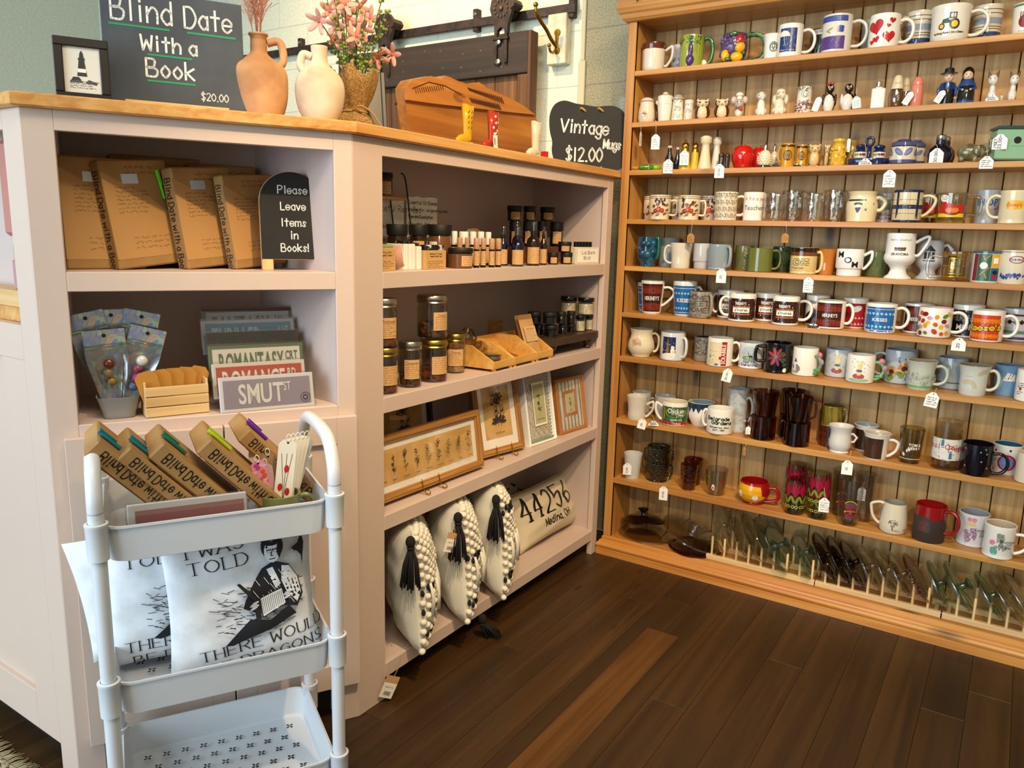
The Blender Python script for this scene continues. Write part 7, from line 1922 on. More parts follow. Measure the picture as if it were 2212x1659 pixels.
# second shelf
MJG=glass('#dcd6c8',add=.07)
HERB=noisy('dried_herbs','#1c100a','#7a4a24',70,.8,1.0,.006,c3='#3f2312');HERB2=noisy('dried_red_peel','#2a120a','#8a4a2a',60,.8,1.0,.006);SAND=noisy('pale_mix','#8a6a40','#c9ab7a',50,.8,.8,.004)
def mason(label,a,c,top,z,d,m2,fill,lidm,la,head):
 t,R,H=cst('mason_jar',label,'jar',a,c,top,z,d,'mason jars on the second shelf')
 b=MB();b.lathe([(0,0),(R*.85,0),(R*.95,H*.03),(R*.96,H*.1),(R*.95,H*.72),(R*.86,H*.8),(R*.86,H*.84)],MJG,32);b.build('glass_body',t)
 b=MB();random.seed(int(a));b.lathe([(0,.004),(R*.86,.004),(R*.9,H*.06),(R*.9,H*fill*.9),(R*.5,H*fill),(0,H*fill*.95)],m2,26,mod=lambda x,y,z_:(x,y,z_+(random.uniform(-.006,.006) if z_>H*fill*.5 else 0)));b.build('contents',t)
 b=MB();b.lathe([(R*.9,H*.82),(R*.98,H*.83),(R*.94,H*.86),(R*.98,H*.89),(R*.98,H*.97),(R*.92,H),(R*.8,H*.995),(0,H*.99)],lidm,36);b.build('lid',t)
 wrap_label(t,R*.965,H*.2,H*.62,la[0],la[1],LABEL,7,head=head,hw=.0006)
GZ=mat('#b9a24a',.3,1.0)
mason('lower mason jar at the far left with a gold lid ring',800,861,745,Z2,.045,HERB2,.2,GZ,(-.1,1.2),None)
mason('mason jar of dark herbs, second from the left in the lower row',860,912,733,Z2,.05,HERB,.3,ZINC,(-.5,.9),'Cinnamon')
mason('mason jar of red peel under the tall stacked jar',905,968,728,Z2,.055,HERB2,.32,GZ,(-.1,1.2),None)
mason('mason jar of pale mix, rightmost and half behind the others',960,1006,717,Z2,.09,SAND,.6,GZ,(-.7,.9),"S'mores")
zz=onx(845,745,XC-.05).z-.0
mason('upper mason jar at the far left labelled Old Fashioned',796,860,641,zz,.045,HERB2,.22,ZINC,(-.6,1.1),'Old Fashioned')
zz=onx(937,727,XC-.06).z
mason('upper mason jar of orange and dark herbs stacked at the middle',899,968,634,zz,.055,HERB,.36,ZINC,(.1,1.3),'Cosmo')
def bag(label,px0,px1,py,d,z,seed,m,hgt):
 a=onx(px0,py,XC-d);c=onx(px1,py,XC-d);w_=(c.y-a.y)/2
 t=thing('plastic_bag',label,'bag',(a.x,(a.y+c.y)/2,z),PI/2)
 random.seed(seed);b=MB()
 jj={}
 def f(u,v):
  k=(round(u*14) % 14,round(v*9))
  if k not in jj:jj[k]=random.uniform(.75,1.2)
  an=2*PI*u;r=math.sin(PI*min(max(v,.02),.98))**.55*jj[k]*.8
  return (w_*r*math.cos(an),.03*r*math.sin(an),hgt*v)
 b.grid(f,14,9,m,smooth=False,closed_u=True);b.build('film',t)
bag('crumpled clear plastic bag behind the rightmost mason jar',985,1030,745,.15,Z2,5,glass('#cfc4b0',add=.14),.115)
bag('crumpled clear bag of mix behind the left bamboo bin',1003,1062,770,.11,Z2,8,glass('#d8cfba',add=.2),.075)
def bin_(label,ax,ay,bx,by,z,depth,h0,h1,d0=None):
 A=onz(ax,ay,z);B=onz(bx,by,z);v=B-A;w_=v.length;rz=math.atan2(v.y,v.x)
 t=thing('bamboo_bin',label,'bin',M=Matrix.Translation(A)@Matrix.Rotation(rz,4,'Z'),group='bamboo bins on the second shelf')
 s_=.005;f=.008
 for x0 in (0,w_-s_):
  b=MB();vs=[(0,h0),(0,f),(depth,f),(depth,h1),(depth*.5,h1)]
  b.prism([(-q[0],q[1]) for q in vs][::-1],x0,x0+s_,M_BAMBOO,T=Matrix.Rotation(PI/2,4,'Z')@Matrix.Scale(-1,4,(1,0,0))@Matrix.Scale(-1,4,(0,1,0)) if 0 else Matrix(((0,1,0,0),(-1,0,0,0),(0,0,1,0),(0,0,0,1))));b.build('side',t)
 b=MB();b.box(s_,w_-s_,0,s_,f,h0,M_BAMBOO,.0008);b.build('front',t)
 b=MB();b.box(s_,w_-s_,depth-s_,depth,f,h1,M_BAMBOO,.0008);b.build('back',t)
 b=MB();b.box(s_,w_-s_,s_,depth-s_,f,f+.004,M_BAMBOO);b.build('bottom',t)
 for x0 in (.012,w_-.012):
  b=MB();b.box(x0-.006,x0+.006,.002,.012,0,f,M_BAMBOO,.001);b.build('foot',t)
 return t,w_,rz,A
tA,wA,rzA,A1=bin_('left bamboo bin holding a crinkly wrapped tin',1066,805,1110,794,Z2,.16,.03,.072)
tB,wB,rzB,A2=bin_('middle bamboo bin, nearly empty',1110,794,1158,782,Z2,.16,.03,.078)
tC,wC,rzC,A3=bin_('right bamboo bin holding kraft tea packets',1158,782,1194,774,Z2,.16,.03,.078)
tD,wD,rzD,A4=bin_('upper bamboo bin stacked behind with dark packets',1063,750,1112,735,Z2+.0,.13,.09,.125)
def loc(A,rz,x,y,z,*rots):
 M=Matrix.Translation(A)@Matrix.Rotation(rz,4,'Z')@Matrix.Translation((x,y,z))
 for ax,a in rots:M=M@Matrix.Rotation(a,4,ax)
 return M
def packet(label,M,w_,h_,lab=True,m=KRAFTP):
 t=thing('tea_packet',label,'packet',M=M,group='kraft packets in the bamboo bins')
 b=MB();b.grid(lambda u,v:((u-.5)*w_,-.006*math.sin(PI*u)*math.sin(PI*min(1,v*1.15)),v*h_),8,8,m);b.grid(lambda u,v:((.5-u)*w_,.006*math.sin(PI*u)*math.sin(PI*min(1,v*1.15)),v*h_),8,8,m);b.build('pouch',t)
 if lab:
  b=MB();b.box(-w_*.4,w_*.4,-.0075,-.0068,h_*.3,h_*.68,mat('#d8b480',.6));D=Dec(b,flatf((0,-.0075,0)),e0=.0003);D.text('Earl Grey',0,h_*.6,h_*.04,INK,'hand');D.scribble(-w_*.36,h_*.32,w_*.36,h_*.58,6,INKF,.0005);b.build('label',t)
packet('kraft tea packet with label leaning at the front of the right bin',loc(A3,rzC,wC*.42,.035,.02,('X',-.35)),wC*.8,.13)
packet('kraft packet just behind the labelled one in the right bin',loc(A3,rzC,wC*.55,.06,.02,('X',-.32)),wC*.8,.125,False)
packet('dark kraft packet leaning left in the upper bin',loc(A4,rzD,wD*.3,.06,.03,('X',-.3),('Y',-.25)),.05,.14,False,mat('#8a6538',.7))
packet('dark kraft packet leaning right in the upper bin',loc(A4,rzD,wD*.75,.075,.03,('X',-.3),('Y',-.1)),.065,.14,False,mat('#8a6538',.7))
t=thing('metal_tin','flat silver tin in crinkled plastic inside the left bamboo bin','tin',M=loc(A1,rzA,wA*.5,.05,.014))
b=MB();b.lathe([(0,0),(.03,0),(.031,.012),(.033,.013),(.033,.026),(.03,.028),(0,.028)],ZINC,28);b.build('tin_body',t)
t=thing('tea_scoop','small wooden scoop lying in the middle bamboo bin','scoop',M=loc(A2,rzB,wB*.5,.07,.03,('X',.3)))
b=MB();b.ell((0,-.03,0),(.014,.02,.008),mat('#8a5424',.5));b.tube([(0,-.015,.002),(0,.05,.006)],[.005,.004],mat('#8a5424',.5),8);b.build('scoop',t)
# dark riser with black jars
q0=onz(1200,768,Z2);zr=.062
t=thing('display_riser','espresso wood riser with turned feet at the right of the second shelf','riser',(-.118,-.222,Z2),PI/2)
b=MB();b.box(-.165,.163,-.085,.085,zr-.026,zr,M_DARKW,.002);b.build('top',t)
for x_ in (-.13,.125):
 for y_ in (-.06,.06):
  b=MB();b.lathe([(0,0),(.012,0),(.014,.006),(.009,.014),(.016,.022),(.02,zr-.026),(0,zr-.026)],M_DARKW,14,T=Matrix.Translation((x_,y_,0)));b.build('foot',t)
ZR=Z2+zr
JB=[(1152,1173,699,.11,0),(1175,1205,700,.06,0),(1206,1224,699,.06,0),(1225,1242,698,.065,0),(1140,1169,672,.11,1),(1172,1202,673,.06,1),(1201,1223,672,.06,1),(1224,1242,671,.065,1)]
for k,(a,c,top,d,up) in enumerate(JB):
 z_=ZR if not up else onx((a+c)/2,699,XC-d).z+.001
 jar('black-lidded dark jar on the espresso riser, %s row, %s' % (('lower','upper')[up],('leftmost','second','third','rightmost')[k % 4]),a,c,top,z_,d,BLKG,None,lf=.35)
WHP=noisy('white_salt_flakes','#cfc8b4','#efe9da',60,.8,.8,.003)
for a,c,top,z_,d,lab in ((1243,1264,680,ZR,.05,'lower left'),(1264,1281,678,ZR,.047,'lower right'),(1210,1246,638,None,.11,'upper left, behind the black jars'),(1248,1284,641,None,.05,'upper right')):
 z_=z_ or onx((a+c)/2,679,XC-d).z
 jar('clear jar of white flakes with black lid, %s of four' % lab,a,c,top,z_,d,glass('#e8e4d8',add=.08),None,lid=BLKG,lf=.24,m2=WHP,fill=.85)
# third shelf: frames
def frame(label,x0,y0_,z0,x1,y1_,hgt,lean,fw,fm,build,thick=.02,cat='picture frame',name='picture_frame',easel=False,lift=0):
 A=Vector((x0,y0_,z0+lift));v=Vector((x1-x0,y1_-y0_,0));w_=v.length;rz=math.atan2(v.y,v.x)
 M=Matrix.Translation(A+v*.5)@Matrix.Rotation(rz,4,'Z')@Matrix.Rotation(-lean,4,'X')
 t=thing(name,label,cat,M=M)
 b=MB();W=w_/2
 for (xa,xb,za,zb,m_) in ((-W,W,0,fw,fm[0]),(-W,W,hgt-fw,hgt,fm[0]),(-W,-W+fw,fw,hgt-fw,fm[1]),(W-fw,W,fw,hgt-fw,fm[1])):
  b.box(xa,xb,0,thick,za,zb,m_,.0015)
 for (xa,xb,za,zb,m_) in ((-W+fw*.35,W-fw*.35,fw*.35,fw*.75,fm[0]),(-W+fw*.35,W-fw*.35,hgt-fw*.75,hgt-fw*.35,fm[0]),(-W+fw*.35,-W+fw*.75,fw*.5,hgt-fw*.5,fm[1]),(W-fw*.75,W-fw*.35,fw*.5,hgt-fw*.5,fm[1])):
  b.box(xa,xb,-.003,0.001,za,zb,m_,.0012)
 b.build('frame',t)
 b=MB();b.box(-W+fw*.9,W-fw*.9,thick*.4,thick*.5,fw*.9,hgt-fw*.9,CARD)
 D=Dec(b,flatf((0,thick*.4,0)),e0=.0004);build(D,W-fw,fw,hgt-fw);b.build('print',t)
 b=MB();b.box(-W+fw,W-fw,thick*.22,thick*.26,fw,hgt-fw,glass('#ffffff',add=.015));b.build('pane',t)
 b=MB();b.box(-W+.004,W-.004,thick*.9,thick,.004,hgt-.004,M_DARKW);b.build('backing',t)
 if easel:
  e=thing('plate_easel','little brass wire easel under the '+easel,'easel',M=Matrix.Translation(A+v*.5-Vector((0,0,lift)))@Matrix.Rotation(rz,4,'Z'))
  for s_ in (-1,1):
   b=MB();b.tube(smooth_path([(s_*.035,.0,lift+.03),(s_*.035,-.012,lift-.004),(s_*.035,-.03,.006),(s_*.035,-.026,lift+.004),(s_*.04,.0,lift-.004),(s_*.042,.05,.0025)],4),.0014,BRASS,6);b.build('wire_leg',e)
 return t
PAPER=noisy('aged_paper','#c69c58','#d9b274',9,.7,0)
IK=mat('#2e2a22',.7)
def sprig(D,u,v0,h_,kind,m=IK,w=.0011):
 random.seed(kind*13+1)
 D.line([(u,v0),(u+random.uniform(-.06,.06)*h_,v0+h_*.5),(u,v0+h_)],w,m)
 for k in range(16):
  z=v0+h_*(.15+.8*random.random());s_=random.choice((-1,1));l=h_*random.uniform(.08,.22)*(1.1-(z-v0)/h_*.6)
  e=(u+s_*l,z+l*random.uniform(.2,.9));D.line([(u,z),e],w*.8,m)
  if kind % 2:D.ell(e[0],e[1],h_*.03,h_*.018,m,7,s_*.6)
  else:D.ell((u+e[0])/2,(z+e[1])/2,l*.55,h_*.02,m,8,math.atan2(e[1]-z,e[0]-u))
 if kind % 3==0: 
  for k in range(5):D.ell(u+h_*.1*math.cos(k*1.26),v0+h_+h_*.1*math.sin(k*1.26),h_*.06,h_*.03,m,8,k*1.26)
def herbs(D,W,z0,z1):
 mw=.017
 D.rect(-W+mw,z0+mw,W-mw,z1-mw,PAPER)
 h_=z1-z0
 for k in range(9):
  u=-W+.06+k*(2*W-.11)/8
  sprig(D,u,z0+.32*h_,.42*h_,k+1);D.text(('Lavender','Basil','Chamomile','Dandelion','Evening','Foxglove','Valerian','Poppy','Arnica')[k][:8],u,z0+.22*h_,.028*h_,IK,'hand',w=.0006)
frame('long oak-framed row of pressed herb drawings on the third shelf',-.063,-1.235,Z3,-.052,-.735,.172,.14,.022,(M_FRAMEW,M_FRAMEZ),herbs,easel='long herb print',lift=.012)
def worm(D,W,z0,z1):
 mw=.022;D.rect(-W+mw,z0+mw*1.3,W-mw,z1-mw*1.3,PAPER);h_=z1-z0
 for q in (-.012,.0,.012):sprig(D,q,z0+.3*h_,.42*h_,int(abs(q)*1000)+3,w=.0013)
 for k in range(6):a=PI*k/5;D.ell(.02*math.cos(a),z0+.36*h_+.012*math.sin(a),.014,.004,IK,9,a)
 D.text('Wormwood',0,z0+.2*h_,.022*h_,IK,'hand',w=.0007)
frame('oak-framed wormwood drawing on a wire easel',-.10,-.69,Z3,-.066,-.482,.265,.2,.022,(M_FRAMEW,M_FRAMEZ),worm,easel='wormwood print',lift=.012)
frame('dark wood frame with a herb drawing at the back',-.26,-.98,Z3,-.25,-.72,.27,.1,.022,(M_DARKW,M_DARKW),worm)
def greenp(D,W,z0,z1):
 g=mat('#5d8a68',.6);h_=z1-z0
 D.rect(-W,z0,W,z1,WHITE)
 for k in range(22):
  z=z0+h_*(k+.5)/22
  for s_ in (-1,1):D.ell(s_*(W-.006),z,.006,.003,g,8,s_*.7)
 for k in range(16):
  u=-W+2*W*(k+.5)/16
  for z in (z0+.006,z1-.006):D.ell(u,z,.006,.003,g,8,.7)
 i=mat('#c9c3b4',.6);i2=mat('#8a7a5c',.6)
 D.rect(-W+.014,z0+.014,W-.014,z1-.014,i)
 nx,nz=4,8
 for a in range(nx):
  for c_ in range(nz):
   u0=-W+.016+a*(2*W-.032)/nx;u1=u0+(2*W-.032)/nx;v0=z0+.016+c_*(h_-.032)/nz;v1=v0+(h_-.032)/nz
   D.line([(u0,v0),(u1,v1)],.0014,i2);D.line([(u0,v1),(u1,v0)],.0014,i2);D.ell((u0+u1)/2,v0,.0025,.0025,i2,6)
 D.rect(-W*.5,z0+h_*.22,W*.5,z1-h_*.2,mat('#f1efe6',.5));D.rect(-W*.42,z0+h_*.25,W*.42,z1-h_*.23,mat('#b9b585',.7))
 sprig(D,0,z0+h_*.36,h_*.3,2,mat('#3f4a34',.7));D.ell(-.008,z0+h_*.62,.006,.004,mat('#a8604a',.6),8);D.text('Leaf Spray',0,z0+.3*h_,.018*h_,IK,'hand',w=.0006)
frame('white photo frame with green leaf border and diamond pattern',-.073,-.44,Z3,-.062,-.283,.268,.17,.006,(WHITE,WHITE),greenp,.028)
def stripep(D,W,z0,z1):
 D.rect(-W,z0,W,z1,mat('#d8cfc4',.6));h_=z1-z0
 for k in range(7):u=-W+(k+.5)*2*W/7;D.rect(u-.004,z0,u+.004,z1,mat('#7d8b7a',.6))
 o=mat('#b0733c',.5);D.rect(-W*.55,z0+h_*.26,W*.55,z0+h_*.8,o);D.rect(-W*.38,z0+h_*.33,W*.38,z0+h_*.73,mat('#c9c09a',.6))
 sprig(D,0,z0+h_*.43,h_*.22,4,mat('#3f4a34',.7));D.text('Leaf',0,z0+.38*h_,.02*h_,IK,'hand',w=.0006)
frame('small oak photo frame with green and pink striped mat at the right end',-.07,-.243,Z3,-.055,-.065,.20,.17,.013,(mat('#b0733c',.45),mat('#b0733c',.45)),stripep)
# bottom shelf: cushions
LINEN=mat('#d3c4a6',.9,bump=.25,bscale=500);COTT=mat('#e3e0d2',.9,bump=.2,bscale=400)
BLKT=mat('#100e0e',.9)
def pil(b,W,Hh,T_,m,cur=.35,seed=1,M=None,side='both'):
 random.seed(seed);ph=[random.uniform(0,6) for k in range(6)]
 def prof_(u,v):
  x,z=u*2-1,v*2-1
  k=max(0,(1-abs(x)**3.0)*(1-abs(z)**3.0))**.55
  rp=1+.05*math.sin(9*x+ph[0]+4*z)+.04*math.sin(13*z+ph[1]-5*x)
  pin=1-.07*(1-abs(x)**2*1)*abs(z)**4 ,1-.07*(1-abs(z)**2)*abs(x)**4
  return x*W/2*pin[1],z*Hh/2*pin[0],T_/2*k*rp
 if side in ('both','front'):b.grid(lambda u,v:(prof_(u,v)[0],-prof_(u,v)[2],prof_(u,v)[1]),22,22,m,T=M)
 if side in ('both','back'):b.grid(lambda u,v:(prof_(1-u,v)[0],prof_(1-u,v)[2],prof_(1-u,v)[1]),22,22,m,T=M)
 return lambda u,v,e:((lambda q:(q[0],-q[2]-e,q[1]))(prof_(u/W+.5,v/Hh+.5)))
def lumbar(label,ax,ay,bx,by,hgt,lean,d=0,z=None):
 A=onz(ax,ay,Z4);B=onz(bx,by,Z4);A.x -= d;B.x -= d;v=B-A;w_=v.length*.98;rz=math.atan2(v.y,v.x)
 M=Matrix.Translation(A+v*.5+Vector((-.03,0,.008)))@Matrix.Rotation(rz,4,'Z')@Matrix.Rotation(-lean,4,'X')@Matrix.Translation((0,0,hgt/2))
 t=thing('lumbar_pillow',label,'pillow',M=M,group='zip code lumbar pillows')
 b=MB();f=pil(b,w_,hgt,.11,LINEN,seed=3);D=Dec(b,f,.012,.0012,iso=True)
 x=-w_*.43
 for ch in '44256':D.text(ch,x,-hgt*.04,hgt*.42,BLKI,'serif','l',sx=.8,w=hgt*.06);x+=w_*.165
 D.text('Medina, OH',w_*.04,-hgt*.25,hgt*.13,BLKI,'hand',w=hgt*.022,sx=.75);b.build('cover',t)
 b=MB();P=[f((.5-.0)*w_*math.cos(a)*0+x_*w_,z_*hgt,0) for a in (0,) for x_,z_ in [(-.5+k/12,-.5) for k in range(12)]+[(.5,-.5+k/8) for k in range(8)]+[(.5-k/12,.5) for k in range(12)]+[(-.5,.5-k/8) for k in range(8)]]
 b.tube(P,.0022,LINEN,6,closed=True);b.build('piping',t)
lumbar('beige lumbar pillow printed 44256 in front on the bottom shelf',1137,1207,1262,1131,.20,.42)
lumbar('beige lumbar pillow printed 44256 behind the front one',1085,1190,1215,1105,.25,.3,.12)
def knit(b,f,S,black):
 """chunky woven front of a cushion: rows of knots with black bands"""
 random.seed(int(black[0]*99))
 for r_ in range(26):
  v=r_/25;z=(v-.5)*S*.96
  m=BLKT if any(abs(v-q)<.035 for q in black) else mat('#e2dccb',.95)
  for c_ in range(13):
   x=((c_+.5*(r_ % 2))/12.5-.5)*S*.97
   b.ell(f(x,z,.002),(.0115,.010 if m is not BLKT else .006,.0085),m,7,5)
def tassel(t,p,L,m=BLKT,lean=(0,0)):
 b=MB();x,y,z=p
 b.ell((x,y,z),(.013,.013,.016),m,12,8);b.lathe([(.007,0),(.011,-.006),(.008,-.012)],m,10,T=Matrix.Translation((x,y,z-.01)))
 random.seed(5)
 for k in range(46):
  a=random.uniform(0,2*PI);r_=.024*math.sqrt(random.random())
  b.tube([(x+r_*.25*math.cos(a),y+r_*.25*math.sin(a),z-.018),(x+r_*.8*math.cos(a)+lean[0]*.4,y+r_*.8*math.sin(a)+lean[1]*.4,z-L*.5),(x+r_*1.15*math.cos(a)+lean[0],y+r_*1.1*math.sin(a)+lean[1],z-L+random.uniform(-.008,.008))],.0017,m,4)
 b.build('tassel',t)
def macrame(label,px,py,S,T_,black,rz=2.42):
 A=onz(px,py,Z4)
 M=Matrix.Translation((.03+S/2*math.cos(rz),A.y+S/2*math.sin(rz),Z4+.006))@Matrix.Rotation(rz,4,'Z')@Matrix.Rotation(-.06,4,'X')@Matrix.Translation((0,0,S/2))
 t=thing('woven_pillow',label,'pillow',M=M,group='white woven tassel pillows')
 b=MB();f=pil(b,S,S,T_,COTT,seed=int(px));b.build('cover',t)
 b=MB();knit(b,f,S,black);b.build('woven_front',t,'chunky cream knotted front with black bands')
 tassel(t,(-S*.5,.006,S*.43),.115,lean=(-.015,.01))
 b=MB();random.seed(9)
 for k in range(6):
  q=Vector(f((-.46+.1*k)*S,.05*S,.012));b.tube([q,q+Vector((-.002,-.006,-.04)),q+Vector((0,-.003,-.09))],[.004,.005,.007],mat('#e2dccb',.95),6)
 b.build('fringe',t)
 return t
macrame('white woven pillow with a black tassel, leftmost beside the cabinet corner',893,1415,.345,.125,(.12,.32,.5))
macrame('white woven pillow with a black tassel and kraft tag, middle of three',992,1350,.35,.135,(.14,.55))
macrame('white woven pillow with a black tassel, right of three by the linen pillow',1072,1298,.35,.13,(.18,.82))
def htag(label,px,py,y0,rz,tilt,top,w_=.038,h_=.06,x=None):
 p=onx(px,py,XC+.02) if x is None else onx(px,py,x)
 t=thing('hang_tag',label,'tag',M=Matrix.Translation(p)@Matrix.Rotation(rz,4,'Z')@Matrix.Rotation(tilt,4,'Y'))
 b=MB();b.prism([(-w_/2,-h_/2),(w_/2,-h_/2),(w_/2,h_/2),(-w_/2,h_/2)],0,.001,KRAFTP)
 D=Dec(b,flatf((0,0,0)),e0=.0003);D.rect(-w_/2,-h_/2,w_/2,h_*.18,CARD);D.text('Medina',0,-h_*.04,h_*.07,INK,'hand')
 for k in range(12):D.rect(-w_*.25+k*.0016,-h_*.38,-w_*.25+k*.0016+.0005+.0004*(k % 3),-h_*.2,INK)
 b.build('card',t)
 b=MB();b.tube(smooth_path([(0,.0,h_*.42),(.004,.004,h_*.42+top*.5),(0,.01,h_*.42+top)],4),.0009,mat('#a98c5a',.8),5);b.build('string',t)
htag('kraft and white hang tag dangling near the floor by the cabinet corner',841,1484,0,1.1,.45,.06)
htag('kraft and white hang tag on the middle woven pillow',974,1172,0,1.2,.35,.02,.034,.055,XC+.035)
t=thing('fallen_tassel','black tassel drooping from the shelf edge under the right woven pillow','tassel',onx(1042,1345,XC+.03))
tassel(t,(0,0,.012),.06,lean=(.015,.035))
# ANGLED BAY, CART, COUNTER TOP
RL=math.radians(60.16)
def lp(s,off,z):return CO+DL*s+NL*off+Vector((0,0,z))
def sL(px,py,off):
 p=onl(px,py,off);return (p-CO).dot(DL),p.z
BKG='kraft-wrapped mystery books'
def book(label,M,w_,h_,t_,text,notes=True,pen=None,card=None,spine_left=True,lenw=1.0):
 t=thing('wrapped_book',label,'book',M=M,group=BKG)
 b=MB();random.seed(int(w_*9999+h_*777))
 b.box(0,w_,0,t_,0,h_,KRAFT,.003)
 D=Dec(b,flatf((0,0,0)),e0=.0005)
 D.poly([(0,.02),(w_,.02),(w_,h_*.45),(w_*.62,h_*.66),(0,h_*.9)],mat('#b58a52',.75))
 if notes:
  D.scribble(w_*.16,h_*.5,w_*.6,h_*.76,7,INKF,.0008);D.scribble(w_*.3,h_*.16,w_*.78,h_*.3,3,INKF,.0008);D.scribble(w_*.35,h_*.85,w_*.8,h_*.95,2,INKF,.0008)
 D=Dec(b,flatf((0,t_/2,0),(0,0,-1),(0,-1,0)),e0=.0005)
 D.text(text,-h_*.9,-t_*.28,t_*.52,INK,'hand','l',sx=h_*.8/(t_*.52/6*98)*lenw,w=t_*.06)
 b.build('kraft_wrap',t)
 if card:c=MB();c.box(w_*.28,w_*.52,-.0015,.0,h_*.78,h_*.87,card,.0005);c.build('sticker',t)
 if pen:
  c=MB();M2=Matrix.Translation((w_*.86,-.004,h_*.62))@Matrix.Rotation(-.12,4,'Y');c.lathe([(0,0),(.003,.002),(.0035,.06),(.003,.062),(0,.064)],pen,8,T=M2);c.box(-.0016,.0016,-.006,-.004,.03,.064,pen,T=M2);c.build('pen',t)
 return t
def bM(s,off,yaw,tilt=0,lean=.08,z=1.1075):return Matrix.Translation(lp(s,off,z))@Matrix.Rotation(RL+yaw,4,'Z')@Matrix.Rotation(tilt,4,'Y')@Matrix.Rotation(-lean,4,'X')
NEON,TEAL=mat('#5fd41e',.3),mat('#17707c',.2)
BD='Blind Date with a Book'
book('wrapped mystery book face-on, leftmost on its shelf',bM(.563,-.085,.25,0,.06),.15,.225,.03,BD,True,None,mat('#d8e0e0',.5))
book('wrapped mystery book with a neon green pen, front left of the chalk sign',bM(.468,-.075,.55,-.09,.1),.152,.22,.034,BD,True,NEON,mat('#c9d4e4',.4))
book('wrapped mystery book with a clear pen, next to the chalk sign',bM(.335,-.10,.55,-.08,.1),.15,.215,.036,BD,True,mat('#9a8a70',.2),mat('#aab4c4',.4))
book('wrapped mystery book mostly hidden behind the arched chalk sign',bM(.235,-.11,.55,-.08,.1),.145,.205,.03,BD)
book('wrapped mystery book at the back with green sticker and blue pen',bM(.475,-.245,.1,0,.04),.19,.245,.032,BD,True,mat('#1c4aa8',.2),mat('#8fae94',.5))
book('wrapped mystery book at the back right, behind the chalk sign',bM(.315,-.25,.1,0,.04),.155,.235,.032,BD)
# arched chalk sign
a0,z0=sL(567,557,-.085);a1,_=sL(703,557,-.085);w_=a0-a1
t=thing('chalk_sign','arched chalk sign reading Please Leave Items in Books','chalkboard',M=Matrix.Translation(lp((a0+a1)/2,-.085,1.1072))@Matrix.Rotation(RL,4,'Z')@Matrix.Rotation(-.08,4,'X'))
hb=.2 ;W=w_/2
arch=lambda W_,y0,y1:[(-W_,y0),(W_,y0)]+[(W_*math.cos(a),y1-W_*.95+W_*.95*math.sin(a)) for a in [PI*k/20 for k in range(21)]]
b=MB();b.prism(arch(W,.025,hb+.018),0,.004,SLATE);D=Dec(b,flatf((0,0,0)),e0=.0003)
for tx,v in (('Please',.80),('Leave',.62),('Items',.44),('in',.30),('Books!',.16)):D.text(tx,.002,hb*v+.01,hb*.085,CHALK,'hand',w=.0024,sx=.72)
b.build('board',t)
b=MB();b.prism(arch(W+.001,.025,hb+.019),.0045,.010,M_BLOND);b.build('frame',t)
for s_ in (-1,1):
 b=MB();b.box(s_*(W-.012)-.012,s_*(W-.012)+.012,.0,.009,0,.0248,M_BLONDZ,.001);b.build('leg',t)
b=MB();TT=Matrix.Translation((0,.014,0))@Matrix.Rotation(-.0,4,'X');b.prism(arch(W-.002,.024,hb+.012),.0105,.016,M_BLOND);[b.box(q*(W-.012)-.012,q*(W-.012)+.012,.0105,.016,0,.024,M_BLOND) for q in (-1,1)];b.build('back_leg_frame',t)
# lower shelf: pot of pouches, crate, street signs
p,R,H,rz=place(206,308,845,.804,'l',-.055)
pot=thing('tapered_pot','grey tapered square pot holding shiny zip pouches','pot',p,RL)
sqm=lambda x,y,z:(lambda a,r:(lambda k:(x*k,y*k*.85,z))((abs(math.cos(a))**4+abs(math.sin(a))**4)**-.25))(math.atan2(y,x),1)
b=MB();g_=mat('#8a8782',.4);R *= .95
b.lathe([(0,0),(R*.66,0),(R*.72,.003),(R*.74,.01),(R*.98,H),(R*1.0,H+.001),(R*.95,H),(R*.7,.006),(0,.006)],g_,40,mod=sqm);b.build('body',pot)
HOLO=bpy.data.materials.new('holographic_film');HOLO.use_nodes=True
nt=HOLO.node_tree;bs=nt.nodes['Principled BSDF'];bs.inputs['Metallic'].default_value=.75;bs.inputs['Roughness'].default_value=.22
n_=nt.nodes.new('ShaderNodeTexNoise');n_.inputs['Scale'].default_value=14;n_.inputs['Distortion'].default_value=3;tc=nt.nodes.new('ShaderNodeTexCoord');rp=nt.nodes.new('ShaderNodeValToRGB')
for k,(pos,c_) in enumerate(((.3,'#a9b4c4'),(.42,'#b8b4ae'),(.5,'#8f9ad8'),(.56,'#a8dcc4'),(.62,'#e8b49a'),(.7,'#b9b6b4'))):
 e=rp.color_ramp.elements[k] if k<2 else rp.color_ramp.elements.new(pos);e.position=pos;e.color=hx(c_)
nt.links.new(tc.outputs['Object'],n_.inputs['Vector']);nt.links.new(n_.outputs['Fac'],rp.inputs[0]);nt.links.new(rp.outputs[0],bs.inputs['Base Color'])
CLR=glass('#efeeec',add=.10,rough=.1)
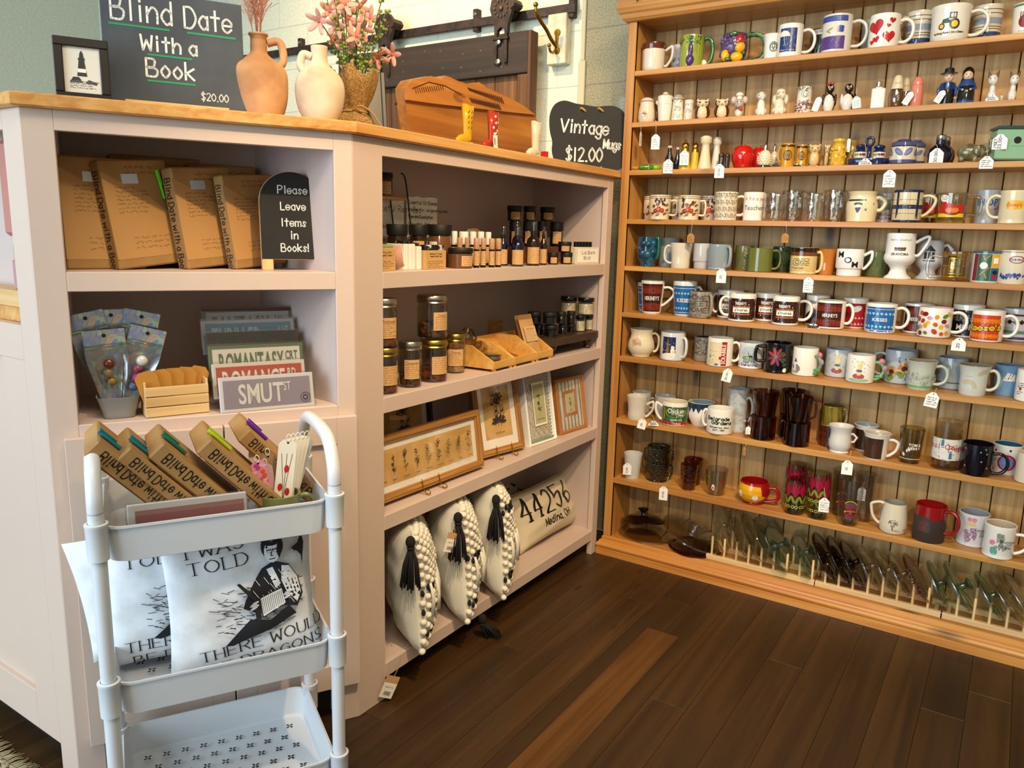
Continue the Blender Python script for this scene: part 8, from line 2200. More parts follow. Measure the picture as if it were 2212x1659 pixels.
def pouch(label,px,py,off,ang,hgt,w_,holo,beads=None,lean=0.0):
 s_,zt=sL(px,py,off)
 t=thing('zip_pouch',label,'pouch',M=Matrix.Translation(lp(s_,off,zt))@Matrix.Rotation(RL,4,'Z')@Matrix.Rotation(math.radians(ang),4,'Y')@Matrix.Rotation(-lean,4,'X'),group='shiny zip pouches in the grey pot')
 th=lambda u,v:.010*math.sin(PI*u)**.6*math.sin(PI*min(1,v*1.25)) if v<.8 else .0006
 wd=lambda v:w_*(.45+.55*min(1,v*1.6))
 b=MB();b.grid(lambda u,v:((u-.5)*wd(v),-th(u,v),(v-1)*hgt),10,12,CLR)
 b.build('clear_front',t)
 b=MB();b.grid(lambda u,v:((.5-u)*wd(v),th(u,v)+.0008,(v-1)*hgt),10,12,HOLO)
 b.box(-w_/2,w_/2,-.0012,.0012,-.03,0,HOLO,.0005);b.build('foil_back',t)
 b=MB();b.tube([(-w_/2,-.001,-.034),(w_/2,-.001,-.034)],.0016,CLR,6);b.tube([(-w_/2,-.001,-.040),(w_/2,-.001,-.040)],.0012,CLR,6);b.build('zip',t)
 b=MB();b.lathe([(0,.0015),(.004,.0015),(.004,0)],BLK,12,T=Matrix.Translation((0,-.001,-.012))@Matrix.Rotation(PI/2,4,'X'));b.build('hang_hole',t)
 if beads:
  b=MB()
  for k,(c_,r_) in enumerate(beads):b.ell((.002*(-1)**k,-.002,-hgt*.42-k*.019),(r_,r_*.8,r_),mat(c_,.25,coat=.3),12,8)
  b.build('beads',t)
for a in (('holographic zip pouch at the left back of the grey pot',180,675,-.07,-12,.2,.07,1),('silver zip pouch at the middle back of the grey pot',238,668,-.075,-2,.2,.07,1),('blue-violet holographic zip pouch at the right back of the grey pot',308,672,-.072,13,.2,.07,1),
          ('clear zip pouch with gold beads in front',222,712,-.055,-4,.17,.078,0,[('#5a2418',.012),('#8a6a2a',.010),('#a8842f',.008)]),('clear zip pouch with white and pink beads, front right',322,708,-.057,16,.17,.07,0,[('#c9ccc4',.012),('#8f1d50',.010),('#c0308a',.011),('#4a6a90',.009)])):pouch(*a)
c0,_=sL(311,900,-.02);c1,_=sL(451,900,-.02);W=c0-c1
cr=thing('small_crate','little slatted blond wood crate of kraft cards','crate',M=Matrix.Translation(lp((c0+c1)/2,-.05,.8045))@Matrix.Rotation(RL+.12,4,'Z'))
for yy in (-.03,.026):
 for k in range(3):b=MB();b.box(-W/2,W/2,yy,yy+.004,.001+k*.0215,.0205+k*.0215,M_BLOND,.0008);b.build('slat',cr)
for s_ in (-1,1):b=MB();b.box(s_*(W/2-.002)-.002,s_*(W/2-.002)+.002,-.026,.026,.001,.074,M_BLONDZ,.0008);b.build('end_panel',cr)
for k in range(5):
 t=thing('kraft_card','kraft paper card fanned in the little crate, %s' % ('leftmost','second from left','middle','fourth from left','rightmost')[k],'card',M=cr.matrix_world@Matrix.Translation((-W*.36+k*W*.17,-.018+.006*k,.036))@Matrix.Rotation((k-2)*.12,4,'Y'),group='kraft cards in the little crate')
 b=MB();b.prism([(-.02,0),(.02,0),(.022,.05),(.012,.062),(-.012,.062),(-.022,.05)],0,.001,mat('#b8802f',.7));b.build('card',t)
SGG='little bookish street signs'
for k,(x0,x1,y0,tx,sf,fc,bc,tcol) in enumerate(((476,683,814,'SMUT','ST','#e4e2e2','#9a8d9e','#e6e2da'),(461,665,782,'ROMANCE','RD','#dcd4c8','#b5452c','#e6ddd0'),(453,661,744,'ROMANTASY','CRT','#5b6e4c','#dcd8cc','#55684a'),
                                                       (450,647,716,'DARK ROMANCE','BLVD','#4a1618','#23251e','#5a1a1c'),(438,641,690,'THRILLER','AVE','#d4dade','#6f9db8','#dfe3e4'),(440,636,666,'FANTASY','LN','#54201f','#b5b7c4','#6a2a26'))):
 off=-.012-.03*k
 s0,zt=sL((x0+x1)/2,y0,off);W=abs(sL(x0,y0,off)[0]-sL(x1,y0,off)[0]);h_=.077
 zb=max(zt-h_,.8045)
 t=thing('street_sign','small sign reading %s %s, %s in the tilted stack' % (tx,sf,('front','second from front','third','fourth','fifth','rearmost')[k]),'sign',M=Matrix.Translation(lp(s0,off,zb))@Matrix.Rotation(RL+.06,4,'Z')@Matrix.Rotation(-.22,4,'X'),group=SGG)
 b=MB();b.box(-W/2,W/2,0,.008,0,h_,mat(fc,.4),.001);b.build('border_panel',t)
 b=MB();b.box(-W/2+.008,W/2-.008,-.0012,.0,.008,h_-.008,mat(bc,.5));b.build('colour_panel',t)
 b=MB();D=Dec(b,flatf((0,-.0012,0)),e0=.0012);n=len(tx)
 sx=min(.66,W*min(.66,.13*n)/(n*.70*h_*.57/.73));D.text(tx,-W*(.40 if n>5 else .31),h_*.22,h_*.57,mat(tcol,.5),'bold','l',sx=sx)
 D.text(sf,W*(.30 if n>5 else .17),h_*.52,h_*.26,mat(tcol,.5),'bold','l',sx=.5)
 if k==0:D.ring(W*.4,h_*.28,.010,.011,INK);D.ring(W*.4,h_*.28,.004,.006,INK)
 b.build('lettering',t)
 b=MB();b.box(-W/2-.003,W/2+.003,-.004,-.0035,-.000,h_+.004,glass('#f4f4f4',add=.05));b.build('clear_sleeve',t)
b=MB();pz=[sL(726,1162,.021),sL(726,1208,.021)]
b.box(-.008,.008,-.012,0,0,pz[0][1]-pz[1][1],mat('#dcdad6',.35),.004);o=b.build('door_latch',loc=lp(pz[0][0],.0205,pz[1][1]));o.rotation_euler=(0,0,RL);tag(o,'white plastic child latch on the cabinet door behind the cart','latch')
# white cart
cart=thing('utility_cart','white three-tier rolling cart in front of the cabinet doors','cart',M=ML)
PLA=mat('#d6dade',.38)
S0,S1,O0,O1=.148,.522,.075,.352
def rr(s0,s1,o0,o1,r_,z,n=5):
 P=[]
 for (cx,cy,a0) in ((s1-r_,o1-r_,0),(s0+r_,o1-r_,90),(s0+r_,o0+r_,180),(s1-r_,o0+r_,270)):
  for k in range(n+1):a=math.radians(a0+90*k/n);P.append((cx+r_*math.cos(a),cy+r_*math.sin(a),z))
 return P
POSTS=[(.139,.352),(.531,.352),(.139,.085),(.531,.085)]
for zr in (.708,.424,.168):
 b=MB();rings=[rr(S0-.004,S1+.004,O0-.004,O1+.004,.035,zr-.004),rr(S0-.004,S1+.004,O0-.004,O1+.004,.035,zr),rr(S0,S1,O0,O1,.032,zr),rr(S0+.006,S1-.006,O0+.006,O1-.006,.03,zr-.060),rr(S0+.012,S1-.012,O0+.012,O1-.012,.028,zr-.064)]
 out=[rr(S0-.004,S1+.004,O0-.004,O1+.004,.035,zr-.004),rr(S0-.001,S1+.001,O0-.001,O1+.001,.034,zr-.006),rr(S0+.004,S1-.004,O0+.004,O1-.004,.032,zr-.064),rr(S0+.012,S1-.012,O0+.012,O1-.012,.028,zr-.068)]
 for R_,fl_ in ((rings,0),(out,1)):
  n=len(R_[0])
  for k in range(len(R_)-1):b.add(R_[k]+R_[k+1],[((i,(i+1) % n,n+(i+1) % n,n+i)[::-1] if fl_ else (i,(i+1) % n,n+(i+1) % n,n+i)) for i in range(n)],PLA,True)
  b.add(R_[-1],[tuple(range(n))[::-1] if fl_ else tuple(range(n))],PLA)
 D=Dec(b,lambda u,v,e:(u,v,zr-.064+e),e0=.0004)
 for i in range(9):
  for j in range(6):
   cx,cy=S0+.045+.036*i+(.018 if j % 2 else 0),O0+.045+.036*j
   if cx<S1-.03:
    for a in range(4):D.ell(cx+.0052*math.cos(a*PI/2+.6),cy+.0052*math.sin(a*PI/2+.6),.0038,.0022,BLK,8,a*PI/2+.6)
 b.build('tray',cart)
 for q in POSTS:
  b=MB();b.lathe([(.0135,-.055),(.0165,-.053),(.0175,.004),(.0185,.006),(.0185,.010),(.0135,.011)],PLA,20,T=Matrix.Translation((q[0],q[1],zr)));b.build('collar',cart)
for q in POSTS:b=MB();b.lathe([(0,.03),(.0125,.03),(.0125,.735),(0,.735)],PLA,18,T=Matrix.Translation((q[0],q[1],0)));b.build('post',cart)
for s_ in (.139,.531):
 b=MB();b.tube(smooth_path([(s_,.352,.735),(s_,.35,.765),(s_,.325,.803),(s_,.28,.82),(s_,.16,.82),(s_,.112,.803),(s_,.087,.765),(s_,.085,.735)],5),.0125,PLA,14);b.build('handle',cart)
for q in POSTS:
 b=MB();b.tube([(q[0]-.008,q[1],.022),(q[0]+.008,q[1],.022)],.021,BLK,16);b.lathe([(.005,.02),(.006,.035)],ZINC,8,T=Matrix.Translation((q[0],q[1],0)));b.build('caster',cart)
ZT_=.708-.064
pens=[TEAL,TEAL,mat('#1c6a54',.2),mat('#a8c41e',.3),mat('#5a1f90',.2)]
for k,(px,py,off,th,lab) in enumerate(((176,982,.30,.034,'leftmost'),(247,994,.30,.032,'second from left'),(316,988,.295,.036,'third from left'),(419,978,.285,.036,'fourth from left'),(509,952,.215,.032,'rearmost, at the right'))):
 s_,z=sL(px,py,off)
 # spine toward the viewer, top end up and to the left
 an=math.radians(43)
 ax=DL*math.sin(an)+Vector((0,0,math.cos(an)));bx_=-DL*math.cos(an)+Vector((0,0,math.sin(an)))
 P0=CO+DL*s_+NL*off+Vector((0,0,z))          # top left corner of the spine
 L_=.205;dn=(-NL*.995+Vector((0,0,.1))).normalized()
 # local x runs from spine into the book, local y across the spine, local z along it
 M=Matrix(((dn.x,bx_.x,ax.x,P0.x),(dn.y,bx_.y,ax.y,P0.y),(dn.z,bx_.z,ax.z,P0.z),(0,0,0,1)))@Matrix.Translation((0,0,-L_))
 t=book('wrapped mystery book leaning in the cart top tray, '+lab,M,.13,L_,th,BD,k>2,None)
 b=MB();M2=Matrix.Translation((.035,th+.004,L_-.05));b.lathe([(0,0),(.0038,0),(.0038,.05),(.003,.054),(0,.055)],pens[k],10,T=M2);b.box(-.0018,.0018,.004,.007,.02,.056,pens[k],.0005,T=M2);b.build('pen',t)
s0,_=sL(275,1120,.335);s1,_=sL(536,1100,.335)
t=thing('street_sign','pink sleeved sign standing in the front of the cart top tray','sign',M=Matrix.Translation(lp((s0+s1)/2,.325,ZT_+.002))@Matrix.Rotation(RL,4,'Z')@Matrix.Rotation(-.1,4,'X'),group=SGG)
W=s0-s1;h_=.084
b=MB();b.box(-W/2,W/2,0,.008,0,h_,mat('#dcd8d4',.4),.001);b.build('border_panel',t)
b=MB();b.box(-W/2+.012,W/2-.005,-.0012,0,.008,h_-.011,mat('#a86a62',.5));b.build('colour_panel',t)
b=MB();b.box(-W/2-.003,W/2+.003,-.004,-.0035,0,h_+.005,glass('#f4f4f4',add=.06));b.build('clear_sleeve',t)
p,R,H,rz=place(558,650,1050,ZT_+.001,'l',.27)
t=thing('mug','plain olive green mug of bookmarks in the cart top tray','mug',p,rz);b=MB();rf=vessel(b,R,H,'straight',G('#6f7446'));b.build('body',t);handle(t,rf,H,0,.026,G('#6f7446'),.2,.85,.0045)
def bmark(label,px,pyt,ang,off,m,w_,L_,deco,lean=.0):
 s_,zt=sL(px,pyt,off)
 t=thing('bookmark',label,'bookmark',M=Matrix.Translation(lp(s_,off,zt))@Matrix.Rotation(RL,4,'Z')@Matrix.Rotation(math.radians(ang),4,'Y')@Matrix.Rotation(-lean,4,'X'),group='bookmarks in the green mug')
 b=MB();c=w_*.25;b.prism([(-w_/2,-L_),(w_/2,-L_),(w_/2,-c),(w_/2-c,0),(-w_/2+c,0),(-w_/2,-c)],0,.0012,m);D=Dec(b,flatf((0,0,0)),e0=.0003);D.ell(0,-.006,.002,.002,BLK,8);deco(D,w_,L_);b.build('card',t)
 b=MB();b.tube([(.004*math.cos(a),-.001,.004+.007*math.sin(a)) for a in [2*PI*k/12 for k in range(12)]],.0007,CARD,5,closed=True);b.build('loop',t)
def twig(D,w_,L_):
 for q in (-.3,0,.3):D.line([(0,-L_*.85),(q*w_*.4,-L_*.5),(q*w_,-L_*.18)],.0009,IK)
 for u,v in ((.05,-.38),(-.22,-.62),(.2,-.68)):D.ell(u*w_,v*L_,w_*.13,w_*.22,mat('#b5241c',.5),14)
IVO=mat('#e8e3d4',.5);nod=lambda D,w_,L_:None
for k in range(5):bmark('ivory bookmark, %s of five fanned in the green mug' % ('front one with red berries','second','third','fourth','rearmost')[k],623+9.5*k,950-2*k,7+2.5*k,.268-.008*k,IVO,.034,.15,twig if k==0 else nod)
dots=lambda D,w_,L_:[D.ell(random.uniform(-.4,.4)*w_,-random.uniform(.05,.55)*L_,.0045,.0035,mat(random.choice(('#d8501c','#c0308a','#e0a0b0')),.4),8) for k in range(24)] and [D.rect(-w_*.4,-L_*.95,w_*.4,-L_*.58,CARD),D.text('Book Lover',0,-L_*.74,.004,INK,'hand'),D.ring(0,-L_*.72,.0,.0001,INK)]
for k,(px,py,a,m_,dc) in enumerate(((556,995,-9,mat('#d88aa4',.5),dots),(572,1003,-7,mat('#c9a0a4',.5),nod),(578,980,-5,mat('#9a7a5c',.6),nod))):bmark(('pink and orange patterned bookmark with white sleeve','mauve bookmark behind the patterned one','tan bookmark with black cord behind the mauve one')[k],px,py,a,.27-.01*k,m_,.026,.125,dc)
# pillows in the middle tray
PW_=noisy('white_canvas','#dfe3e8','#ebeef2',30,.85,.3,.002)
def woman(D,W,H):
 k=mat('#17171c',.8);P=lambda a:[(x*W,y*H) for x,y in a];random.seed(8)
 D.text('I WAS',-.16*W,.345*H,.078*H,k,'serif',sx=1.05,w=.009*H,rot=.07);D.text('TOLD',-.15*W,.235*H,.078*H,k,'serif',sx=1.1,w=.009*H,rot=.07)
 D.text('THERE WOULD',.12*W,-.335*H,.078*H,k,'serif',sx=.92,w=.009*H,rot=.1);D.text('BE DRAGONS',.14*W,-.455*H,.078*H,k,'serif',sx=.92,w=.009*H,rot=.1)
 # grass strokes
 for i in range(150):
  x,y=random.uniform(-.17,.42),random.uniform(-.26,.1)
  if y>-.26+abs(x-.1)*.2:D.line([(x*W,y*H),((x-random.uniform(.02,.07))*W,(y+random.uniform(-.015,.03))*H)],.0012,k)
 D.poly(P([(-.15,-.27),(.02,-.12),(.15,-.15),(.28,-.08),(.33,-.15),(.2,-.2),(.05,-.24),(-.1,-.28)]),k)
 # shawl and body
 D.poly(P([(.12,.2),(.2,.24),(.3,.2),(.36,.1),(.39,-.02),(.34,-.1),(.18,-.06),(.05,-.08),(-.02,-.04),(.0,.02),(.06,.12)]),k)
 D.poly(P([(.25,.2),(.3,.19),(.355,.1),(.375,-.01),(.34,-.07),(.27,.02),(.24,.1)]),PW_);D.poly(P([(.15,.19),(.19,.2),(.235,.08),(.2,.05)]),PW_)
 for i in range(26):x=random.uniform(.03,.3);y=random.uniform(-.02,.18);D.line([(x*W,y*H),((x+.03)*W,(y-.05)*H)],.0009,PW_)
 # head and cap
 D.ell(.2*W,.34*H,.075*W,.085*H,k,20);D.ell(.195*W,.305*H,.052*W,.075*H,PW_,18);D.ell(.2*W,.385*H,.07*W,.04*H,k,16)
 for i in range(9):D.ell((.135+.016*i)*W,(.41+.014*math.sin(i*.39))*H,.013*W,.014*H,k if i % 2 else PW_,9)
 for u in (.175,.215):D.line([((u-.013)*W,.318*H),((u+.013)*W,.322*H)],.0022,k);D.ring(u*W,.31*H,.011*W,.0125*W,k)
 D.line([(.196*W,.315*H),(.186*W,.28*H),(.2*W,.277*H)],.0014,k);D.line([(.175*W,.255*H),(.21*W,.257*H)],.0018,k);D.poly(P([(.235,.36),(.262,.3),(.24,.25),(.225,.3)]),k)
 # open book in both hands
 D.poly(P([(-.05,.13),(-.03,.135),(.09,.0),(.09,-.13),(.055,-.12),(.05,.0)]),k);D.poly(P([(.09,.01),(.24,.05),(.26,-.06),(.1,-.12)]),PW_);D.line(P([(.09,.01),(.24,.05),(.26,-.06),(.1,-.12),(.09,.01)]),.002,k)
 for i in range(12):D.line([((.1+.012*i)*W,(.0+.003*i)*H),((.11+.012*i)*W,(-.1+.004*i)*H)],.0008,k)
 for hx_,hy in ((.045,-.05),(.27,-.02)):
  for i in range(4):D.ell((hx_+.012*(i % 2))*W,(hy+.012*i)*H,.026*W,.008*H,PW_,10,.3);D.line([((hx_-.02)*W,(hy+.012*i-.006)*H),((hx_+.025)*W,(hy+.012*i)*H)],.0008,k)
 # little dragon
 D.poly(P([(.33,.30),(.37,.315),(.385,.345),(.41,.39),(.425,.32),(.42,.28),(.41,.24),(.4,.17),(.395,.24),(.37,.27)]),k);D.poly(P([(.385,.33),(.3,.29),(.33,.3),(.35,.275),(.38,.29)]),k)
ZM=.424-.064
def cpil(label,s0,off,W,H,T_,rot,lean,deco,seed):
 t=thing('printed_pillow',label,'pillow',M=Matrix.Translation(lp(s0,off,ZM+H/2+.004))@Matrix.Rotation(RL,4,'Z')@Matrix.Rotation(rot,4,'Y')@Matrix.Rotation(-lean,4,'X'),group='white pillows in the cart')
 b=MB();f=pil(b,W,H,T_,PW_,seed=seed)
 if deco:deco(Dec(b,f,.012,.0012,iso=True),W,H)
 b.build('cover',t)
cpil('white pillow printed with a woman reading, in front in the cart',.298,.262,.28,.285,.08,-.03,.12,woman,4)
cpil('white pillow with the same reading print, left and behind in the cart',.415,.18,.25,.275,.08,.05,.12,woman,6)
cpil('white pillow with pink flowers poking out left of the cart',.475,.105,.22,.25,.07,-.16,.1,lambda D,W,H:[D.ell(-.3*W,(-.1-.07*k)*H,.04*W,.03*H,mat('#c98a94',.8),9,k) for k in range(4)],9)
# on the counter top
ZC=1.4305
t=thing('picture_frame','small black framed lighthouse print on the counter','picture frame',M=Matrix.Translation(lp(.51,-.05,ZC))@Matrix.Rotation(RL,4,'Z')@Matrix.Rotation(-.1,4,'X'))
W,h_=.047,.118;bw_=mat('#1c120c',.35)
b=MB()
for q in ((-W,W,0,.016),(-W,W,h_-.016,h_),(-W,-W+.016,.016,h_-.016),(W-.016,W,.016,h_-.016)):b.box(q[0],q[1],0,.014,q[2],q[3],bw_,.0015)
b.build('frame',t)
b=MB();b.box(-W+.014,W-.014,.006,.012,.014,h_-.014,mat('#dcd8cc',.4));D=Dec(b,flatf((0,.006,0)),e0=.0004);k_=mat('#2c2a28',.6)
D.poly([(-.009,.048),(.008,.048),(.0045,.078),(-.005,.078)],k_);D.rect(-.0075,.055,.0065,.062,CARD);D.rect(-.006,.078,.0055,.082,k_);D.poly([(-.004,.082),(.004,.082),(.003,.09),(0,.096),(-.003,.09)],k_)
D.poly([(-.022,.036),(-.016,.046),(-.006,.046),(0,.036)],k_);D.poly([(.004,.036),(.01,.042),(.024,.038),(.024,.033)],k_);D.scribble(-.022,.024,.024,.04,4,mat('#8a8478',.6),.0008);b.build('print',t)
b=MB();b.box(-.01,.01,.014,.05,.001,.004,bw_);b.build('strut',t)
cb=thing('chalkboard','large grey chalkboard lettered Blind Date With a Book','chalkboard',M=Matrix.Translation(lp(.338,-.10,ZC))@Matrix.Rotation(RL,4,'Z')@Matrix.Rotation(-.06,4,'X'))
W,h_=.134,.232;GRN_=mat('#2f8f62',.8)
b=MB();b.box(-W,W,0,.006,.008,h_,SLATEB,.001);D=Dec(b,flatf((0,0,0)),e0=.0003)
for tx,u,v,s_ in (('Blind',-.06,.172,.045),('Date',.066,.172,.04),('With a',-.012,.118,.029),('Book',-.012,.068,.034),('$20.00',.072,.030,.015)):D.text(tx,u,v,s_,CHALK,'hand',w=.0042 if s_>.02 else .002,sx=.62 if s_>.038 else .72)
for (u0,u1,v) in ((-.12,-.01,.162),(.025,.118,.162),(-.052,.03,.110),(-.055,.034,.059)):D.line([(u0,v),(u1,v)],.004,GRN_)
b.build('board',cb)
b=MB();b.box(-.10,.098,-.014,.02,0,.016,M_BLOND,.001);b.build('wood_base',cb)
CLAY=noisy('sandy_clay','#a8794e','#c99e70',9,.8,.7,.01,c3='#bb8c60');CLAYW=noisy('whitewashed_clay','#a08668','#d9cbb2',7,.8,.7,.01,c3='#c9b698',lo=.3)
def vase(label,a,c,top,off,prof,m,hang,hz0,hz1,ext):
 p,R,H,rz=place(a,c,top,ZC,'l',off)
 t=thing('clay_vase',label,'vase',p,rz)
 b=MB();random.seed(3);P=smooth_path([(q[0],0,q[1]) for q in prof],4);P=[(0,0)]+[(v.x*R,v.z*H) for v in P];rt=P[-1][0]
 P+=[(rt*.85,H*1.0),(rt*.8,H*.9),(rt*.8,H*.7)]
 b.lathe(P,m,36,mod=lambda x,y,z:(x*(1+.025*math.sin(9*z/H+2*math.atan2(y,x))),y*(1+.03*math.sin(7*z/H-math.atan2(y,x))),z));b.build('body',t)
 b=MB();T=Matrix.Rotation(math.radians(hang),4,'Z');b.tube(smooth_path([(rt*.9,0,hz1*H),(rt+ext*.7,0,(hz1+.03)*H),(rt+ext,0,(hz1-.06)*H),(rt+ext*1.02,0,(hz0+.06)*H),(rt+ext*.8,0,hz0*H),(rt+ext*.4,0,(hz0-.04)*H)],5),.0085,m,12,sq=1.2,T=T);b.build('handle',t)
 return t,R,H
t,R,H=vase('tall tan clay jug with a right handle holding pink pampas grass',494,622,58,-.135,[(.62,0),(.72,.03),(.92,.25),(1,.48),(.9,.62),(.5,.72),(.3,.78),(.28,.86),(.27,.95),(.33,.98),(.33,1)],CLAY,0,.66,.9,.03)
pg=thing('pampas_plumes','pink dried pampas grass plumes in the tall tan jug','pampas plumes',t.location+Vector((0,0,H*.74)))
random.seed(6)
for k in range(7):
 b=MB();a=random.uniform(0,2*PI);ln=random.uniform(.2,.3);sp=random.uniform(.01,.05);tip=Vector((sp*math.cos(a),sp*math.sin(a),ln));pm=mat(random.choice(('#c48a70','#b87a60','#d0a088')),.9)
 b.tube([(0,0,0),tip*.5,tip],.0012,pm,5)
 for j in range(70):
  v=random.uniform(.25,1);q=tip*v;d=Vector((random.uniform(-1,1),random.uniform(-1,1),1.6)).normalized()*random.uniform(.03,.06);b.tube([q,q+d*.6,q+d+Vector((d.x*.2,d.y*.2,-.004))],.0006,pm,3,caps=False)
 b.build('plume',pg)
vase('short whitewashed clay jug with a small left handle',634,745,88,-.09,[(.52,0),(.62,.03),(.86,.2),(1,.42),(.96,.55),(.75,.66),(.45,.74),(.33,.8),(.31,.9),(.33,1)],CLAYW,180,.68,.86,.022)
p=onx(765,245,XC-.15);fb=thing('flower_bundle','burlap-wrapped bundle of pink artificial flowers','flowers',(p.x,p.y,ZC))
sack=lambda P,m:MB().lathe(P,m,30,mod=lambda x,y,z:(x*(1+.08*math.sin(7*math.atan2(y,x)+20*z)),y*(1+.08*math.sin(7*math.atan2(y,x)+20*z)),z+.012*math.sin(5*math.atan2(y,x))*(z>.12)))
sack([(0,0),(.042,0),(.05,.012),(.05,.03),(.036,.042),(.026,.05),(.03,.06),(.042,.085),(.05,.11),(.056,.14),(.054,.141),(.044,.11),(.02,.07)],BURLAP).build('burlap_wrap',fb)
b=MB();b.tube([(.03*math.cos(a),.03*math.sin(a),.05) for a in [2*PI*k/20 for k in range(20)]],.003,mat('#a98549',.9),6,closed=True);b.tube(smooth_path([(.02,-.025,.05),(.04,-.02,.06),(.06,.0,.045),(.075,.02,.01),(.08,.03,.002)],4),.0022,mat('#a98549',.9),6);b.build('twine',fb)
random.seed(14);STM=mat('#4f6a2c',.6);PKF=mat('#e0a08c',.55);PKC=mat('#c8584a',.5);LFG=mat('#7f8f3a',.6)
def bloom(b,c,n,s_):
 q=n.to_track_quat('Z','Y').to_matrix()
 for k in range(5):
  a=2*PI*k/5;R3=q@Matrix.Rotation(a,3,'Z')@Matrix.Rotation(-.45,3,'Y')
  b.ell(Vector(c)+R3@Vector((s_*.62,0,0)),(s_*.6,s_*.24,s_*.06),PKF,9,6,R=R3)
 b.ell(c,s_*.2,PKC,8,6)
tgt=[(712,25),(728,55),(752,40),(775,15),(722,85),(750,95),(765,105),(690,45),(783,62),(815,122),(848,118),(745,10),(800,40),(735,5),(770,80),(760,158)]
for k,(px,py) in enumerate(tgt):
 q=onx(px,py,p.x+random.uniform(-.05,.05))-Vector((p.x,p.y,ZC));b=MB();base=Vector((random.uniform(-.02,.02),random.uniform(-.02,.02),.07))
 b.tube(smooth_path([base,base*.4+q*.6+Vector((0,0,.02)),q],4),.0014,STM,5)
 n=(CAM-(q+Vector((p.x,p.y,ZC)))).normalized()+Vector((random.uniform(-.6,.6),random.uniform(-.6,.6),random.uniform(-.3,.6)))
 bloom(b,q,n,.027)
 for j in range(5):
  v=base.lerp(q,random.uniform(.45,.9))+Vector((random.uniform(-.02,.02),)*3);b.ell(v,(.008,.003,.004),LFG,7,5,R=Matrix.Rotation(random.uniform(0,3),3,'Z'))
 b.build('flower_stem',fb)
for k in range(9):
 b=MB();a=random.uniform(0,2*PI);q=Vector((.07*math.cos(a),.09*math.sin(a),random.uniform(.25,.42)));b.tube(smooth_path([(0,0,.07),q*.6+Vector((0,0,.03)),q],4),.0013,STM,5)
 for j in range(14):v=q*random.uniform(.5,1);b.ell(v+Vector((random.uniform(-.012,.012),random.uniform(-.012,.012),0)),.0042,LFG,6,4)
 b.build('leaf_stem',fb)
p=onx(806,200,XC-.235);t=thing('easel_frame','black wooden tabletop easel behind the flower bundle','easel',M=Matrix.Translation((p.x,p.y,ZC))@Matrix.Rotation(1.0,4,'Z')@Matrix.Rotation(-.2,4,'X'))
b=MB();b.box(-.03,.03,0,.012,0,.2,BLK,.002);b.box(-.04,-.028,-.004,.016,0,.21,BLK,.002);b.box(.028,.04,-.004,.016,0,.19,BLK,.002);b.build('panel',t);b=MB();b.box(-.012,.012,.016,.03,.1,.125,BLK,.002);b.build('clip',t)
# carved slab
xs=XC-.16;ol=[(890,278),(878,240),(872,190),(884,173),(925,165),(948,171),(956,164),(968,168),(978,173),(1000,181),(1030,178),(1046,190),(1082,206),(1118,224),(1138,238),(1151,248),(1164,265),(1166,285),(1150,315),(1120,322)]
P=[onx(a,c,xs) for a,c in ol];y0=P[0].y;P=[(v.y-y0,max(v.z-ZC,.001)) for v in P];P[0]=(P[0][0],.001);P[-1]=(P[-1][0],.001)
t=thing('carved_board','carved live-edge wood board with leaf carvings behind the boots','carving',(xs,y0,ZC),PI/2)
CW=wood('carved_acacia','#a3642a','#dba04e','X',30,1.6,.4,rnd=.02,c3='#c07f38',knots=.5,coat=.2);CW2=wood('carved_acacia_dark','#8a5420','#c8883a','X',30,1.6,.4,rnd=.02)
b=MB();b.prism(P[::-1],0,.03,CW2);b.build('slab',t)
up=[(874,216),(872,190),(884,173),(925,165),(948,171),(956,164),(968,168),(978,173),(1000,181),(1030,178),(1046,190),(1082,206),(1118,224),(1138,238),(1151,248),(1100,243),(1000,232),(930,224)]
U=[(onx(a,c,xs).y-y0,onx(a,c,xs).z-ZC) for a,c in up];b=MB();b.prism(U[::-1],-.010,0,CW);D=Dec(b,flatf((0,-.010,0)),e0=.0005);dk=mat('#3a1a08',.7)
qq=lambda a,c:(onx(a,c,xs).y-y0,onx(a,c,xs).z-ZC)
for k in range(14):D.line([qq(890+4.5*k,192-.6*k),qq(893+4.5*k,202-.6*k)],.0022,dk)
D.line([qq(884,192),qq(920,178),qq(955,186),qq(990,205)],.002,dk)
for k in range(18):D.line([qq(1004+4.2*k,190+1.2*k),qq(1010+4.2*k,197+1.6*k)],.003,dk);D.line([qq(1008+3.6*k,212+.8*k),qq(1014+3.6*k,222+.9*k)],.003,dk)
for k in range(3):c_=qq(985,210);D.ring(c_[0],c_[1],.008+.008*k,.0098+.008*k,dk,0,5.5,20,.5)
b.build('carved_leaf_layer',t)
p=onx(872,265,XC-.24);t=thing('amber_bottle','tiny dark amber glass bottle left of the carved board','bottle',(p.x,p.y,ZC));b=MB();b.lathe([(0,0),(.014,0),(.015,.02),(.008,.032),(.007,.05),(.009,.052),(0,.053)],AMBB,18);b.build('glass_body',t)
p=onx(858,207,XC-.22);t=thing('plant_sprig','single long green leaf behind the left end of the carved board','leaf',(p.x,p.y+.03,ZC));b=MB();q=Vector((0,-.02,p.z-ZC));b.tube(smooth_path([(0,.05,0),(0,.045,.1),(0,.02,p.z-ZC+.012),q],4),.0013,STM,5);b.build('stem',t)
